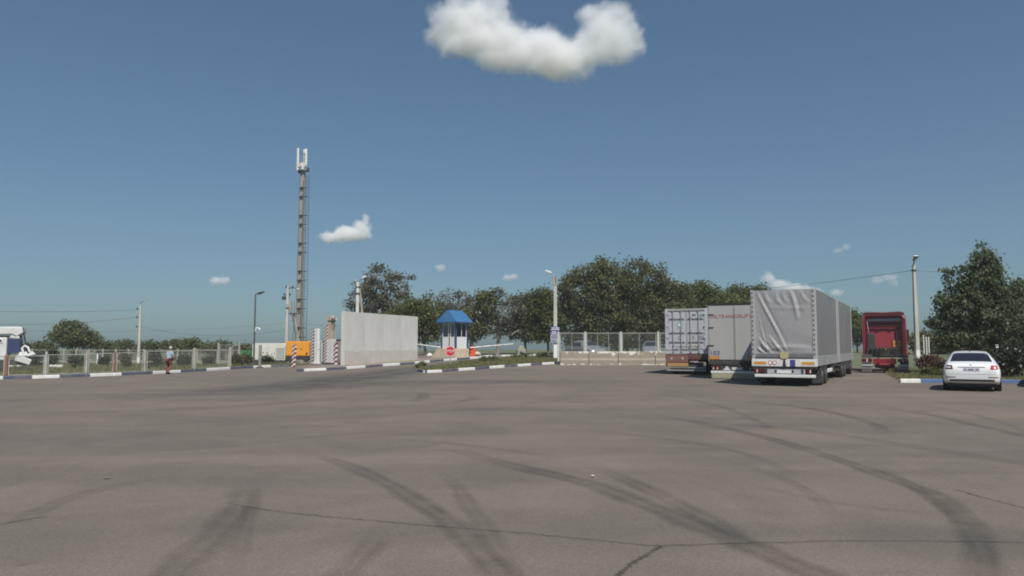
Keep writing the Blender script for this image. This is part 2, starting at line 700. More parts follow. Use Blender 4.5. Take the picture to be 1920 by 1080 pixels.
# ------------------------------------------------------------------ palette
M_asph = asphalt_mat()
M_field = mat('field', (0.10, 0.115, 0.058), 0.95, var=0.3, scale=0.05, dirt=(0.15, 0.14, 0.08), dirt_amt=0.6)
M_turf = mat('turf', (0.12, 0.13, 0.055), 0.95, var=0.35, scale=0.8, dirt=(0.17, 0.145, 0.09), dirt_amt=0.7, bump=0.6, bscale=9)
M_soil = mat('soil', (0.24, 0.195, 0.155), 0.95, var=0.2, scale=1.5, dirt=(0.15, 0.125, 0.10), dirt_amt=0.5, bump=0.4, bscale=12)
M_white_kerb = mat('kerb_white', (0.78, 0.77, 0.74), 0.7, var=0.07, scale=5, dirt=(0.38, 0.36, 0.33), dirt_amt=0.35)
M_blue_kerb = mat('kerb_blue', (0.075, 0.088, 0.14), 0.7, var=0.2, scale=5, dirt=(0.22, 0.21, 0.2), dirt_amt=0.6)
M_blue_bright = mat('kerb_bright_blue', (0.075, 0.15, 0.33), 0.7, var=0.15, scale=5, dirt=(0.22, 0.21, 0.2), dirt_amt=0.3)
M_conc = mat('concrete', (0.62, 0.605, 0.57), 0.85, var=0.07, scale=1.6, dirt=(0.52, 0.505, 0.475), dirt_amt=0.45, bump=0.15, bscale=18)
M_conc_old = mat('old_concrete', (0.36, 0.335, 0.29), 0.9, var=0.16, scale=3, dirt=(0.24, 0.22, 0.19), dirt_amt=0.5, bump=0.3, bscale=14)
M_pole = mat('pole_concrete', (0.50, 0.48, 0.43), 0.9, var=0.1, scale=2, dirt=(0.36, 0.34, 0.3), dirt_amt=0.45, stretch=(1, 1, 0.3))
M_mast = mat('mast_concrete', (0.31, 0.295, 0.265), 0.9, var=0.12, scale=2, dirt=(0.2, 0.185, 0.16), dirt_amt=0.5, stretch=(1, 1, 0.3))
M_white = mat('white_paint', (0.78, 0.78, 0.77), 0.45, var=0.04, scale=4, dirt=(0.5, 0.49, 0.46), dirt_amt=0.25)
M_offwhite = mat('offwhite_paint', (0.66, 0.65, 0.59), 0.5, var=0.05, scale=3, dirt=(0.45, 0.42, 0.36), dirt_amt=0.4)
M_grey_metal = mat('grey_metal', (0.36, 0.37, 0.36), 0.55, 0.3, var=0.15, scale=6)
M_fence = mat('fence_metal', (0.43, 0.43, 0.40), 0.6, 0.1, var=0.18, scale=5, dirt=(0.22, 0.16, 0.11), dirt_amt=0.5)
M_rust = mat('rust_paint', (0.26, 0.11, 0.075), 0.75, var=0.25, scale=5)
M_mesh = mat('mesh_wire', (0.30, 0.31, 0.28), 0.6, 0.2, var=0.1)
M_dark = mat('dark_metal', (0.05, 0.05, 0.052), 0.55, 0.2, var=0.25, scale=6)
M_black = mat('black_plastic', (0.02, 0.02, 0.021), 0.6, var=0.3, scale=8)
M_rubber = mat('rubber', (0.028, 0.027, 0.026), 0.85, var=0.3, scale=10, dirt=(0.10, 0.09, 0.08), dirt_amt=0.5)
M_galv = mat('galvanised', (0.5, 0.51, 0.52), 0.45, 0.6, var=0.12, scale=8)
M_orange = mat('orange_paint', (0.80, 0.33, 0.035), 0.5, var=0.06, scale=3, dirt=(0.5, 0.22, 0.05), dirt_amt=0.3)
M_redorange = mat('red_orange_paint', (0.72, 0.10, 0.03), 0.5, var=0.08)
M_green_box = mat('green_paint', (0.05, 0.25, 0.07), 0.55, var=0.12)
M_blue_roof = mat('blue_roof', (0.035, 0.15, 0.33), 0.55, 0.0, var=0.1, scale=2, dirt=(0.09, 0.17, 0.27), dirt_amt=0.5)
M_blue_post = mat('blue_paint', (0.04, 0.07, 0.19), 0.5, var=0.1)
M_beige = mat('beige_render', (0.60, 0.50, 0.37), 0.9, var=0.1, scale=2.5, dirt=(0.4, 0.3, 0.2), dirt_amt=0.4, bump=0.15)
M_pane = glassmat('dark_pane', (0.05, 0.06, 0.065), 0.06)
M_clear = clearglass('clear_pane')
M_redstripe = stripe_mat('warning_stripe', (0.72, 0.71, 0.70), (0.22, 0.03, 0.05))
M_blackstripe = stripe_mat('faded_warning_stripe', (0.70, 0.68, 0.66), (0.13, 0.045, 0.05), 0.13)
M_stopred = mat('stop_red', (0.55, 0.02, 0.04), 0.4, var=0.05)
M_signwhite = mat('sign_white', (0.8, 0.8, 0.79), 0.4, var=0.03)
M_signblue = mat('sign_blue', (0.055, 0.055, 0.22), 0.4, var=0.1)
M_siggrey = mat('sign_grey', (0.42, 0.43, 0.47), 0.5, var=0.06)
M_bark = mat('bark', (0.13, 0.105, 0.08), 0.95, var=0.35, scale=3, bump=0.5, bscale=10)
M_bark_grey = mat('grey_bark', (0.27, 0.25, 0.22), 0.95, var=0.3, scale=3, bump=0.5, bscale=10)
M_wire = mat('cable', (0.06, 0.065, 0.07), 0.6, var=0.05)

# ------------------------------------------------------------------ ground, yard, islands
def ground():
    xs = sorted(set([-6000, -2500, -1000, -500, -250, -150] + list(range(-100, -26, 10)) + list(range(-26, -7, 2)) + list(range(0, 101, 10)) + [150, 250, 500, 1000, 2500, 6000]))
    ys = sorted(set([-3000, -800, -300, -120, -60, -30, 0, 20, 36] + list(range(40, 101, 2)) + list(range(110, 160, 10)) + [180, 220, 300, 450, 700, 1200, 2500, 5000]))
    vs = [(x, y, Z(x, y) - 0.03) for y in ys for x in xs]
    n = len(xs)
    fs = [(j * n + i, j * n + i + 1, (j + 1) * n + i + 1, (j + 1) * n + i) for j in range(len(ys) - 1) for i in range(n - 1)]
    o = MB().add(vs, fs).build('ground', M_field, fix=False)
    tag(o, 'open green field running out to the horizon behind the yard', kind='structure')
ground()

LK = [(-110, 715), (-48, 713), (6, 711.5), (60, 710), (112, 708.5), (169, 706.3), (228, 704), (287, 701.3), (339, 698.5), (388, 695.5), (432, 692.7), (475, 690.3), (508, 688.5), (543, 687)]
WK = [(559, 697), (570, 696.3), (612, 694.5), (650, 692), (685, 689.5), (718, 686.7), (750, 684.5), (778, 682.2), (806, 679.5), (832, 677), (857, 675), (881, 673.3), (904, 671.3), (912, 670.6)]
IK = [(782, 696.5), (796, 699.5), (829, 698), (860, 695.5), (891, 693.5), (918, 691), (946, 689), (971, 687.4), (996, 685.5), (1017, 684), (1040, 682.5), (1057, 680.5)]
RK = [(1689, 717.5), (1727, 717.5), (1790, 718), (1862, 718.5), (1930, 719), (1990, 719.5), (2060, 720)]
LKp, WKp, IKp, RKp = ([G(*p) for p in K] for K in (LK, WK, IK, RK))

def offs(ps, d):
    out = []
    for i, p in enumerate(ps):
        t = ps[min(i + 1, len(ps) - 1)] - ps[max(i - 1, 0)]
        t.z = 0
        t.normalize()
        out.append(p + Vector((-t.y, t.x, 0)) * d)
    return out

xy = lambda ps: [(p.x, p.y) for p in ps]
yard = [(-75, -45), (85, -45), (85, 53), (24, 53), (19, 60), (13, 74), (-30, 80), (-75, 80)]
sheet('yard_asphalt', yard, 0.0, M_asph, label='wide worn grey brown asphalt yard with dark tyre tracks')

def kerb(label, ps, first, blue=None, h=0.16, w=0.16, rows=None):
    """Kerbstones laid end to end, painted white and blue in turn; each stone is a part."""
    blue = blue or M_blue_kerb
    root = thing('kerb', label, None, ps[0])
    root['kind'] = 'structure'
    for i in range(len(ps) - 1):
        a, b = ps[i], ps[i + 1]
        d = b - a
        L = Vector((d.x, d.y, 0)).length - 0.012
        mb = MB().prism([(0, -0.1), (0, h - 0.025), (0.03, h), (w, h), (w, -0.1)], 0.006, L, plane='yz')
        # prism in yz: (t along x, a = across, b = up)
        white = (i % 2 == 0) == first
        o = mb.build('kerbstone', M_white_kerb if white else blue, root, bevel=0.0)
        o.location = a - ps[0] + Vector((0, 0, random.uniform(-0.008, 0.008)))
        o.rotation_euler = (0, -math.asin(d.z / max(d.length, 0.01)), math.atan2(d.y, d.x) + random.uniform(-0.006, 0.006))
    return root
kerb('long kerb of white and blue stones along the fence on the left', LKp, False)
kerb('white and blue kerb in front of the concrete wall and guard booth', WKp, False)
kerb('white and blue kerb round the grassy traffic island with the stop sign', IKp, False)
kerb('white and bright blue kerb behind the parked white car', RKp, True, M_blue_bright)
FKp = [G(p, q) for p, q in [(907, 669.6), (924, 669), (940, 668.6), (957, 668.2), (972, 667.8), (987, 667.4), (1001, 667), (1016, 666.8)]]
kerb('far kerb of white and grey stones across the lane behind the island', FKp, True, mat('kerb_bare', (0.25, 0.25, 0.24), 0.85))

left_back = [(-75, 92), (-17.5, 92)]
p0 = LKp[-1]
lv = xy(offs(LKp, 0.15))
sheet('left_verge', lv + [(p0.x - 0.3, p0.y + 2), (p0.x + 1.0, 62), (-17.5, 70), (-17.5, 92), (-75, 92), (-75, lv[0][1])], 0.10, M_turf, 0.2, label='grass verge behind the left fence')
wb = offs(WKp, 3.6)
wi = xy(offs(WKp, 0.15)) + [(q.x, q.y) for q in reversed(wb[2:-1])] + [(WKp[1].x - 0.6, WKp[1].y + 3.4), (WKp[0].x - 0.1, WKp[0].y + 1.5)]
sheet('wall_island', wi, 0.11, M_soil, 0.2, label='dusty raised island under the concrete wall and booth')
ib = [G(*p) for p in [(1054, 676), (1035, 671.5), (1000, 671), (960, 672), (930, 674.5), (895, 678.5), (850, 685), (800, 692), (786, 694.5)]]
island_poly = xy(offs(IKp, 0.12)) + xy(ib)
sheet('grass_island', island_poly, 0.10, M_turf, 0.2, label='grassy traffic island')
rv = xy(offs(RKp, 0.15))
right_poly = rv + [(60, rv[-1][1]), (60, 56), (at(1716, 56).x, 56), (at(1708, 46).x, 46), (at(1696, 39).x, 39)]
sheet('right_verge', right_poly, 0.09, M_turf, 0.2, label='grass verge under the tree behind the white car')
fence_gap = [(-30, 76), (12, 73), (19.5, 59.5), (24.5, 52), (60, 52), (60, 160), (-60, 160), (-60, 92), (-18, 92)]

# ------------------------------------------------------------------ tyre marks, joints and cracks in the asphalt
M_tyre = fade_mat('tyre_rubber_mark', (0.070, 0.063, 0.059), 0.37, 1.6)
M_joint = fade_mat('joint_dirt', (0.04, 0.037, 0.034), 0.85, 5.0)
M_pale = fade_mat('pale_scuff', (0.24, 0.215, 0.185), 0.5, 2.0)
M_lane = fade_mat('polished_lane', (0.085, 0.085, 0.088), 0.6, 0.5)

def smooth_path(pts, n=14):
    P = [Vector((p.x, p.y, 0)) for p in pts]
    P = [P[0] * 2 - P[1]] + P + [P[-1] * 2 - P[-2]]
    out = []
    for i in range(1, len(P) - 2):
        for k in range(n):
            t = k / n
            a, b, c, d = P[i - 1], P[i], P[i + 1], P[i + 2]
            out.append(0.5 * ((2 * b) + (c - a) * t + (2 * a - 5 * b + 4 * c - d) * t * t + (3 * b - a - 3 * c + d) * t ** 3))
    out.append(P[-2])
    return out

mark_level = [0]

def ribbon(name, label, pix, width, material, strength=1.0, ends=0.25, wobble=0.0, n=14, single=False):
    mark_level[0] += 1
    dz = 0.002 + 0.00015 * mark_level[0]
    pts = smooth_path([G(*p) for p in pix], n)
    width = width * (0.8 if name == 'tyre_mark' else 1.0)
    prof = [(-0.66, 0.0), (-0.46, 0.55), (-0.28, 0.95), (-0.06, 0.6), (0.06, 0.6), (0.24, 1.0), (0.44, 0.6), (0.66, 0.0)] if name == 'tyre_mark' else [(-0.75, 0.0), (-0.4, 0.42), (-0.2, 0.9), (0.0, 0.75), (0.2, 0.95), (0.4, 0.45), (0.75, 0.0)]
    if single:
        prof = [(-0.6, 0.0), (-0.2, 1.0), (0.2, 1.0), (0.6, 0.0)]
    vs, fs, cov = [], [], []
    N = len(pts)
    for i, p in enumerate(pts):
        d = (pts[min(i + 1, N - 1)] - pts[max(i - 1, 0)])
        d.normalize()
        nrm = Vector((-d.y, d.x, 0))
        w = width * (1 + 0.10 * math.sin(i * 0.31 + len(pix)))
        q = p + nrm * random.uniform(-wobble, wobble)
        f = i / (N - 1)
        e = min(1, f / ends, (1 - f) / ends) if ends > 0 else 1
        for s, c in prof:
            v = q + nrm * s * w
            vs.append((v.x, v.y, Z(v.x, v.y) + dz))
            cov.append(c * e * strength)
    k = len(prof)
    for i in range(N - 1):
        for j in range(k - 1):
            fs.append((i * k + j, i * k + j + 1, (i + 1) * k + j + 1, (i + 1) * k + j))
    o = MB().add(vs, fs).build(name, material, fix=False)
    a = o.data.attributes.new('cover', 'FLOAT', 'POINT')
    a.data.foreach_set('value', cov)
    o.visible_shadow = True
    return tag(o, label, kind='structure')

T = 'tyre_mark'
ribbon(T, 'broad dark tyre track sweeping down to the right in the foreground', [(830, 838), (960, 873), (1090, 903), (1200, 942), (1290, 978), (1370, 1010), (1450, 1043), (1560, 1090), (1660, 1140)], 0.42, M_tyre, 1.0, 0.16)
ribbon(T, 'fainter tyre track beside the broad foreground one', [(1080, 862), (1150, 890), (1230, 925), (1310, 965), (1390, 1012), (1440, 1040)], 0.34, M_tyre, 0.75, 0.3)
ribbon(T, 'curved tyre track left of the foreground centre', [(590, 852), (650, 872), (720, 903), (790, 945), (850, 985), (900, 1035), (950, 1090), (990, 1150)], 0.34, M_tyre, 0.95, 0.15)
ribbon(T, 'second strand of the curved tyre track', [(800, 870), (850, 905), (880, 950), (900, 975), (935, 1030), (985, 1100)], 0.24, M_tyre, 0.6, 0.3)
ribbon(T, 'wide scuffed tyre patch at the lower left', [(465, 900), (458, 935), (430, 975), (385, 1020), (330, 1070), (270, 1130)], 0.42, M_tyre, 0.75, 0.2)
ribbon(T, 'short tyre scuff at the bottom left of centre', [(715, 990), (690, 1030), (650, 1070), (610, 1120)], 0.3, M_tyre, 0.6, 0.3)
ribbon(T, 'long tyre arc turning round on the right', [(1180, 770), (1320, 795), (1440, 822), (1560, 858), (1660, 893), (1745, 925), (1800, 965), (1832, 1010), (1840, 1060), (1830, 1120)], 0.36, M_tyre, 0.85, 0.14)
ribbon(T, 'inner strand of the long tyre arc on the right', [(1600, 850), (1700, 905), (1770, 950), (1820, 1000), (1850, 1050), (1850, 1120)], 0.22, M_tyre, 0.55, 0.2)
ribbon(T, 'thin tyre arc passing in front of the trucks', [(1300, 748), (1430, 756), (1530, 768), (1600, 783), (1640, 796), (1665, 812)], 0.32, M_tyre, 0.9, 0.2)
ribbon(T, 'tyre arc running to the right edge beyond the trucks', [(1480, 752), (1600, 761), (1730, 776), (1820, 795), (1920, 818), (2000, 840)], 0.32, M_tyre, 0.8, 0.2)
ribbon(T, 'pale brown tyre trace crossing the middle of the yard', [(1150, 780), (1300, 790), (1500, 806), (1700, 835), (1900, 866), (2000, 880)], 0.5, M_tyre, 0.5, 0.2)
ribbon(T, 'small dark skid hook near the island', [(745, 754), (775, 752), (795, 744), (790, 738), (760, 733)], 0.5, M_tyre, 0.8, 0.3)
ribbon(T, 'second small skid near the island', [(820, 760), (870, 752), (892, 745), (870, 740)], 0.45, M_tyre, 0.6, 0.3)
ribbon(T, 'long faint tyre trace across the left of the yard', [(500, 790), (700, 780), (900, 768), (1100, 772), (1300, 800)], 0.8, M_tyre, 0.35, 0.3)
ribbon(T, 'faint tyre trace running along the left kerb', [(-60, 770), (200, 772), (420, 764), (640, 745), (760, 730)], 0.9, M_tyre, 0.4, 0.3)
ribbon('polished_lane', 'darker smooth strip of asphalt along the wall kerb', [(380, 738), (560, 722), (700, 704), (770, 694), (850, 683), (905, 675)], 4.2, M_lane, 1.0, 0.25)
ribbon('polished_lane', 'dark driven strip between the wall and the yard', [(140, 750), (420, 735), (700, 720), (980, 716), (1200, 722)], 4.0, M_lane, 0.6, 0.3)
for pts_, w_, s_, lab_ in (
        ([(1000, 720), (1200, 735), (1330, 757), (1420, 790), (1470, 830)], 0.25, 0.55, 'faint tyre arc left of the trailers'),
        ([(1250, 735), (1420, 742), (1560, 752), (1700, 768), (1850, 795)], 0.22, 0.5, 'faint tyre streak close to the trailer wheels'),
        ([(960, 800), (1150, 812), (1330, 836), (1450, 870), (1500, 915)], 0.22, 0.45, 'faint tyre arc in the middle of the yard'),
        ([(1280, 845), (1420, 880), (1520, 925), (1580, 990)], 0.2, 0.4, 'faint inner tyre arc on the right'),
        ([(1380, 900), (1500, 930), (1650, 955), (1800, 965)], 0.22, 0.4, 'faint tyre streak under the right arc'),
        ([(700, 820), (900, 838), (1080, 862)], 0.3, 0.5, 'faint tyre streak leading into the foreground track'),
        ([(60, 800), (300, 796), (560, 780), (800, 756)], 0.3, 0.35, 'faint tyre streak across the left half'),
        ([(180, 850), (420, 838), (640, 815), (860, 800)], 0.25, 0.35, 'second faint tyre streak across the left half'),
        ([(20, 990), (70, 960), (160, 925), (300, 895)], 0.3, 0.5, 'faint tyre streak at the lower left edge'),
        ([(440, 1080), (452, 1020), (470, 960), (480, 915)], 0.2, 0.45, 'narrow tyre strand beside the lower left patch'),
        ([(1700, 760), (1800, 772), (1900, 800), (1960, 830)], 0.25, 0.5, 'faint tyre arc below the white car')):
    ribbon(T, lab_, pts_, w_, M_tyre, s_, 0.3)
J = 'asphalt_joint'
ribbon(J, 'long joint across the foreground asphalt', [(420, 943), (500, 957), (600, 968), (700, 977), (850, 990), (1000, 1002), (1150, 1017), (1240, 1024), (1400, 1019), (1600, 1015), (1800, 1016), (2000, 1020)], 0.035, M_joint, 0.6, 0.05, 0.012, 24, True)
ribbon(J, 'short diagonal crack branching off the joint', [(1240, 1024), (1215, 1040), (1190, 1054), (1160, 1078), (1130, 1110)], 0.05, M_joint, 0.75, 0.05, 0.014, 24, True)
ribbon(J, 'fine joint running to the right edge', [(1780, 915), (1850, 935), (1920, 953), (2000, 975)], 0.04, M_joint, 0.7, 0.1, 0.012, 20, True)
ribbon(J, 'short dark crack at the left edge', [(-60, 992), (0, 984), (50, 975), (95, 968)], 0.05, M_joint, 0.6, 0.2, 0.012, 20, True)
for px, py, w in ((1370, 870, 0.8), (1700, 1020, 0.9), (260, 880, 0.8), (1100, 1000, 0.7)):
    ribbon('pale_scuff', 'pale dusty scuff on the asphalt', [(px - 110, py - 6), (px, py), (px + 120, py + 8)], w, M_pale, 0.6, 0.4)

# ------------------------------------------------------------------ left fence
def wire_grid(mb, w, h, sx=0.08, sz=0.08, r=0.0022):
    x = sx
    while x < w:
        mb.box((x, 0, h / 2), (r * 2, r * 2, h))
        x += sx
    z = sz
    while z < h:
        mb.box((w / 2, r * 2, z), (w, r * 2, r * 2))
        z += sz

FL = [p + Vector((0, 0, 0.1)) for p in offs(LKp, 0.75)]

def on_path(px, path):
    for a, b in zip(path, path[1:]):
        ua = 960 + F_PX * a.x / (0.997 * a.y - 0.08)
        ub = 960 + F_PX * b.x / (0.997 * b.y - 0.08)
        if ua <= px <= ub or b is path[-1]:
            f = (px - ua) / (ub - ua)
            return a.lerp(b, f)
    return path[-1]

fence = thing('metal_fence', 'low welded mesh fence of framed panels along the left kerb', 'fence', FL[2])
def frame_panel(a, b, h, root, z0=0.06, verticals=0, mname='mesh_panel'):
    d = b - a
    w = Vector((d.x, d.y, 0)).length
    ang = math.atan2(d.y, d.x)
    mb = MB()
    t = 0.045
    mb.bb(0, w, -t / 2, t / 2, z0, z0 + t).bb(0, w, -t / 2, t / 2, h - t, h).bb(0, t, -t / 2, t / 2, z0 + t, h - t).bb(w - t, w, -t / 2, t / 2, z0 + t, h - t)
    for k in range(1, verticals + 1):
        x = w * k / (verticals + 1)
        mb.bb(x - 0.015, x + 0.015, -t / 2, t / 2, z0 + t, h - t)
    o = mb.build('frame', M_fence, root, rotz=ang, loc=a - root.location)
    o.rotation_euler = (0, -math.asin(max(-0.3, min(0.3, d.z / max(w, 0.1)))), ang)
    g = MB()
    wire_grid(g, w - 0.1, h - z0 - 0.1)
    m = g.build(mname, M_mesh, o, fix=False)
    m.location = (0.05, 0, z0 + 0.05)
    m['kind'] = 'stuff'
    return o
front = [(-95, -20, 1.04), (-14, 8, 1.04), (15, 83, 1.05), (89, 159, 1.10), (165, 212, 1.14), (218, 268, 1.17), (275, 361, 1.22), (367, 428, 1.28)]
for a, b, h in front:
    frame_panel(on_path(a, FL), on_path(b, FL), h, fence)
for px, w, h, m in ((-17, 0.09, 1.2, M_fence), (11.5, 0.12, 1.1, M_rust), (86, 0.10, 1.24, M_fence), (162, 0.09, 1.24, M_fence), (215, 0.08, 1.22, M_rust), (271.5, 0.09, 1.26, M_fence), (364, 0.2, 1.38, M_conc_old), (430.5, 0.2, 1.42, M_conc_old)):
    p = on_path(px, FL)
    MB().bb(-w / 2, w / 2, -w / 2, w / 2, -0.1, h).build('post', m, fence, loc=p - fence.location, rotz=0.3, bevel=0.01)

bf = thing('rear_fence', 'long rail fence with pale concrete posts on a plinth beyond the verge', 'fence', at(60, 86, 0.08))
bpx = [60, 96, 120, 143, 167, 193, 217, 241, 270, 299, 333, 370, 408, 447]
bp = [at(p, 86 - i * 0.55, 0.08) for i, p in enumerate(bpx)]
for i, p in enumerate(bp):
    MB().bb(-0.08, 0.08, -0.08, 0.08, 0, 1.52).build('post', M_conc_old, bf, loc=p - bf.location, bevel=0.015)
for a, b in zip(bp, bp[1:]):
    d = b - a
    w = d.length
    o = MB().bb(0.08, w - 0.08, -0.02, 0.02, 1.36, 1.42).build('rail', M_fence, bf, loc=a - bf.location, rotz=math.atan2(d.y, d.x))
    MB().bb(0.08, w - 0.08, -0.02, 0.02, 0.28, 0.32).build('rail', M_fence, bf, loc=a - bf.location, rotz=math.atan2(d.y, d.x))
    g = MB()
    wire_grid(g, w - 0.2, 1.0, 0.1, 0.1, 0.0025)
    g = g.build('mesh_panel', M_mesh, o, fix=False)
    g.location = (0.1, 0, 0.33)
    g['kind'] = 'stuff'
    MB().bb(0.08, w - 0.08, -0.1, 0.1, -0.1, 0.24).build('plinth', M_conc_old, bf, loc=a - bf.location, rotz=math.atan2(d.y, d.x))

# end frame that returns from the verge, hung with dense mesh
a, b = at(411, 60, 0.1), at(447, 62, 0.1)
ef = thing('mesh_gate', 'taller dense mesh gate leaf at the right end of the left fence', 'gate', a)
frame_panel(a, b, 1.75, ef, verticals=2)
MB().bb(-0.06, 0.06, -0.06, 0.06, 0, 1.95).build('post', M_conc_old, ef, loc=b - a + Vector((0.07, 0, 0)))
MB().bb(-0.06, 0.06, -0.06, 0.06, 0, 1.9).build('post', M_conc_old, ef, loc=Vector((-0.07, 0, 0)))

for px, py, h, lab in ((182, 688, 1.15, 'white marker stake leaning behind the low fence near the conifer row'), (419, 673, 0.7, 'short white marker stake by the mesh gate')):
    p = G(px, py)
    r = thing('marker_stake', lab, 'stake', p)
    MB().prism([(-0.06, -0.05), (-0.06, h * 0.92), (0, h), (0.06, h * 0.92), (0.06, -0.05)], -0.04, 0.04).build('stake', M_white, r, bevel=0.008)
    MB().bb(-0.09, 0.09, -0.09, 0.09, -0.05, 0.06).build('footing', M_conc_old, r)
for px, py, w in ((105, 692, 0.9), (45, 690.5, 1.0)):
    p = G(px, py)
    o = MB().bb(-w / 2, w / 2, -0.12, 0.12, 0, 0.22).build('concrete_slab', M_white_kerb, loc=p + Vector((0, 0, 0.08)), rotz=0.05, bevel=0.02)
    tag(o, 'white painted slab lying in the grass behind the second fence panel' if w < 1 else 'white painted slab lying in the grass below the wrecked cab', 'slab')

# ------------------------------------------------------------------ poles, lamps, wires
def lamp_head(mb_parent, loc, rotz, tilt=0.0, col=None, size=1.0):
    s = size
    prof = [(-0.34, 0.02), (-0.30, 0.10), (0.0, 0.14), (0.28, 0.10), (0.36, 0.0), (0.30, -0.05), (-0.30, -0.05)]
    o = MB().prism([(x * s, z * s) for x, z in prof], -0.13 * s, 0.13 * s).build('lamp_head', col or M_galv, mb_parent, smooth=True, bevel=0.03 * s)
    o.location = loc
    o.rotation_euler = (0, tilt, rotz)
    g = MB().bb(-0.26 * s, 0.24 * s, -0.1 * s, 0.1 * s, -0.075 * s, -0.05 * s).build('lens', M_offwhite, o)
    return o

def conc_pole(root, h, w0, w1, white=0.0, material=None):
    m = material or M_pole
    mb = MB()
    z0 = -0.2
    def sec(z):
        f = max(0, z) / h
        return w0 + (w1 - w0) * f
    zs = [white, h] if white else [z0, h]
    def ring(mb, za, zb):
        a, b = sec(za) / 2, sec(zb) / 2
        mb.add([(-a, -a, za), (a, -a, za), (a, a, za), (-a, a, za), (-b, -b, zb), (b, -b, zb), (b, b, zb), (-b, b, zb)],
               [(0, 1, 5, 4), (1, 2, 6, 5), (2, 3, 7, 6), (3, 0, 4, 7), (4, 5, 6, 7), (3, 2, 1, 0)])
    ring(mb, zs[0], h)
    mb.build('pole', m, root, bevel=0.02)
    if white:
        m2 = MB()
        ring(m2, z0, white)
        m2.build('painted_base', M_white_kerb, root, bevel=0.02)

# left pole
p = at(260, 75, 0.05)
lp = thing('lamp_pole', 'short concrete lamp pole with white base among the left verge fences', 'lamp pole', p, 0.2, 'concrete lamp poles')
conc_pole(lp, 6.0, 0.26, 0.17, 0.75)
MB().tube([(0, 0, 5.9), (0.05, 0, 6.25), (0.3, 0, 6.4)], 0.03, 6).build('arm', M_dark, lp)
lamp_head(lp, (0.42, 0, 6.45), 0.0, -0.5, M_galv, 0.7)
for z in (5.55, 4.7, 3.75):
    mb = MB().bb(-0.35, 0.12, -0.03, 0.03, z - 0.03, z + 0.03)
    c = mb.build('bracket', M_dark, lp)
    MB().lathe([(0.05, 0), (0.07, 0.06), (0.05, 0.13), (0.02, 0.15)], n=8, c=(-0.3, 0, z + 0.03)).build('insulator', M_dark, c)
LPOLE = p

# pole behind the wall with two heads and a leaning brace
p = at(669, 74)
wp = thing('lamp_pole', 'white twin headed lamp pole with a leaning brace behind the concrete wall', 'lamp pole', p, 0, 'concrete lamp poles')
conc_pole(wp, 7.5, 0.34, 0.24, 0, M_offwhite)
MB().bb(-0.22, 0.22, -0.2, 0.2, 6.35, 6.45).build('bracket', M_dark, wp)
MB().bb(-0.2, 0.2, -0.18, 0.18, 7.0, 7.08).build('bracket', M_dark, wp)
MB().tube([(0, 0, 7.4), (0.25, 0, 7.75), (0.5, 0, 7.95)], 0.035, 6).build('arm', M_dark, wp)
MB().tube([(0, 0, 7.4), (-0.12, -0.1, 7.6), (-0.2, -0.2, 7.65)], 0.035, 6).build('arm', M_dark, wp)
lamp_head(wp, (0.62, 0, 8.0), 0.0, -0.4, M_white, 0.8)
lamp_head(wp, (-0.22, -0.3, 7.62), R(-110), -0.3, M_white, 0.5)
MB().tube([(0.15, 0.1, 6.9), (0.95, 0.3, 0)], [0.1, 0.16], 6).build('brace', M_conc_old, wp)

# pole in the traffic island with the notice boards
p = at(1041.5, 66)
ip = thing('lamp_pole', 'tall concrete lamp pole with white base standing in the grassy island', 'lamp pole', p, 0, 'concrete lamp poles')
conc_pole(ip, 7.3, 0.36, 0.26, 1.3)
MB().tube([(0.05, 0, 7.2), (-0.1, 0, 7.45), (-0.35, 0, 7.6)], 0.035, 6).build('arm', M_galv, ip)
_ = MB().tube([(-0.1 + 0.28 * math.cos(t), 0, 7.0 + 0.34 * math.sin(t)) for t in [i * math.pi / 8 for i in range(3, 14)]], 0.025, 5).build('hoop', M_galv, ip)
MB().bb(-0.2, 0.2, -0.19, 0.19, 6.6, 6.68).build('clamp', M_galv, ip)
MB().bb(-0.02, 0.1, -0.2, -0.16, 6.75, 7.35).build('bracket', M_rust, ip)
lamp_head(ip, (-0.6, -0.05, 7.72), math.pi, -0.35, M_white, 0.95)

# right pole by the tree
p = at(1720.5, 52)
rp = thing('lamp_pole', 'slim pale lamp pole with a white base between red tractor and leafy tree', 'lamp pole', p, 0, 'concrete lamp poles')
conc_pole(rp, 7.2, 0.30, 0.17, 1.25)
MB().tube([(0, 0, 7.15), (0, -0.05, 7.4), (0, -0.2, 7.55)], 0.035, 6).build('arm', M_dark, rp)
MB().bb(-0.12, 0.12, -0.13, 0.13, 6.75, 6.85).build('clamp', M_dark, rp)
lamp_head(rp, (0, -0.3, 7.6), R(-90), -0.45, M_dark, 0.8)
MB().bb(-0.16, 0.16, -0.1, 0.25, -0.04, 0.06).build('lamp_cap', M_white, rp, loc=(0, -0.34, 7.75), bevel=0.04)
RPOLE = p

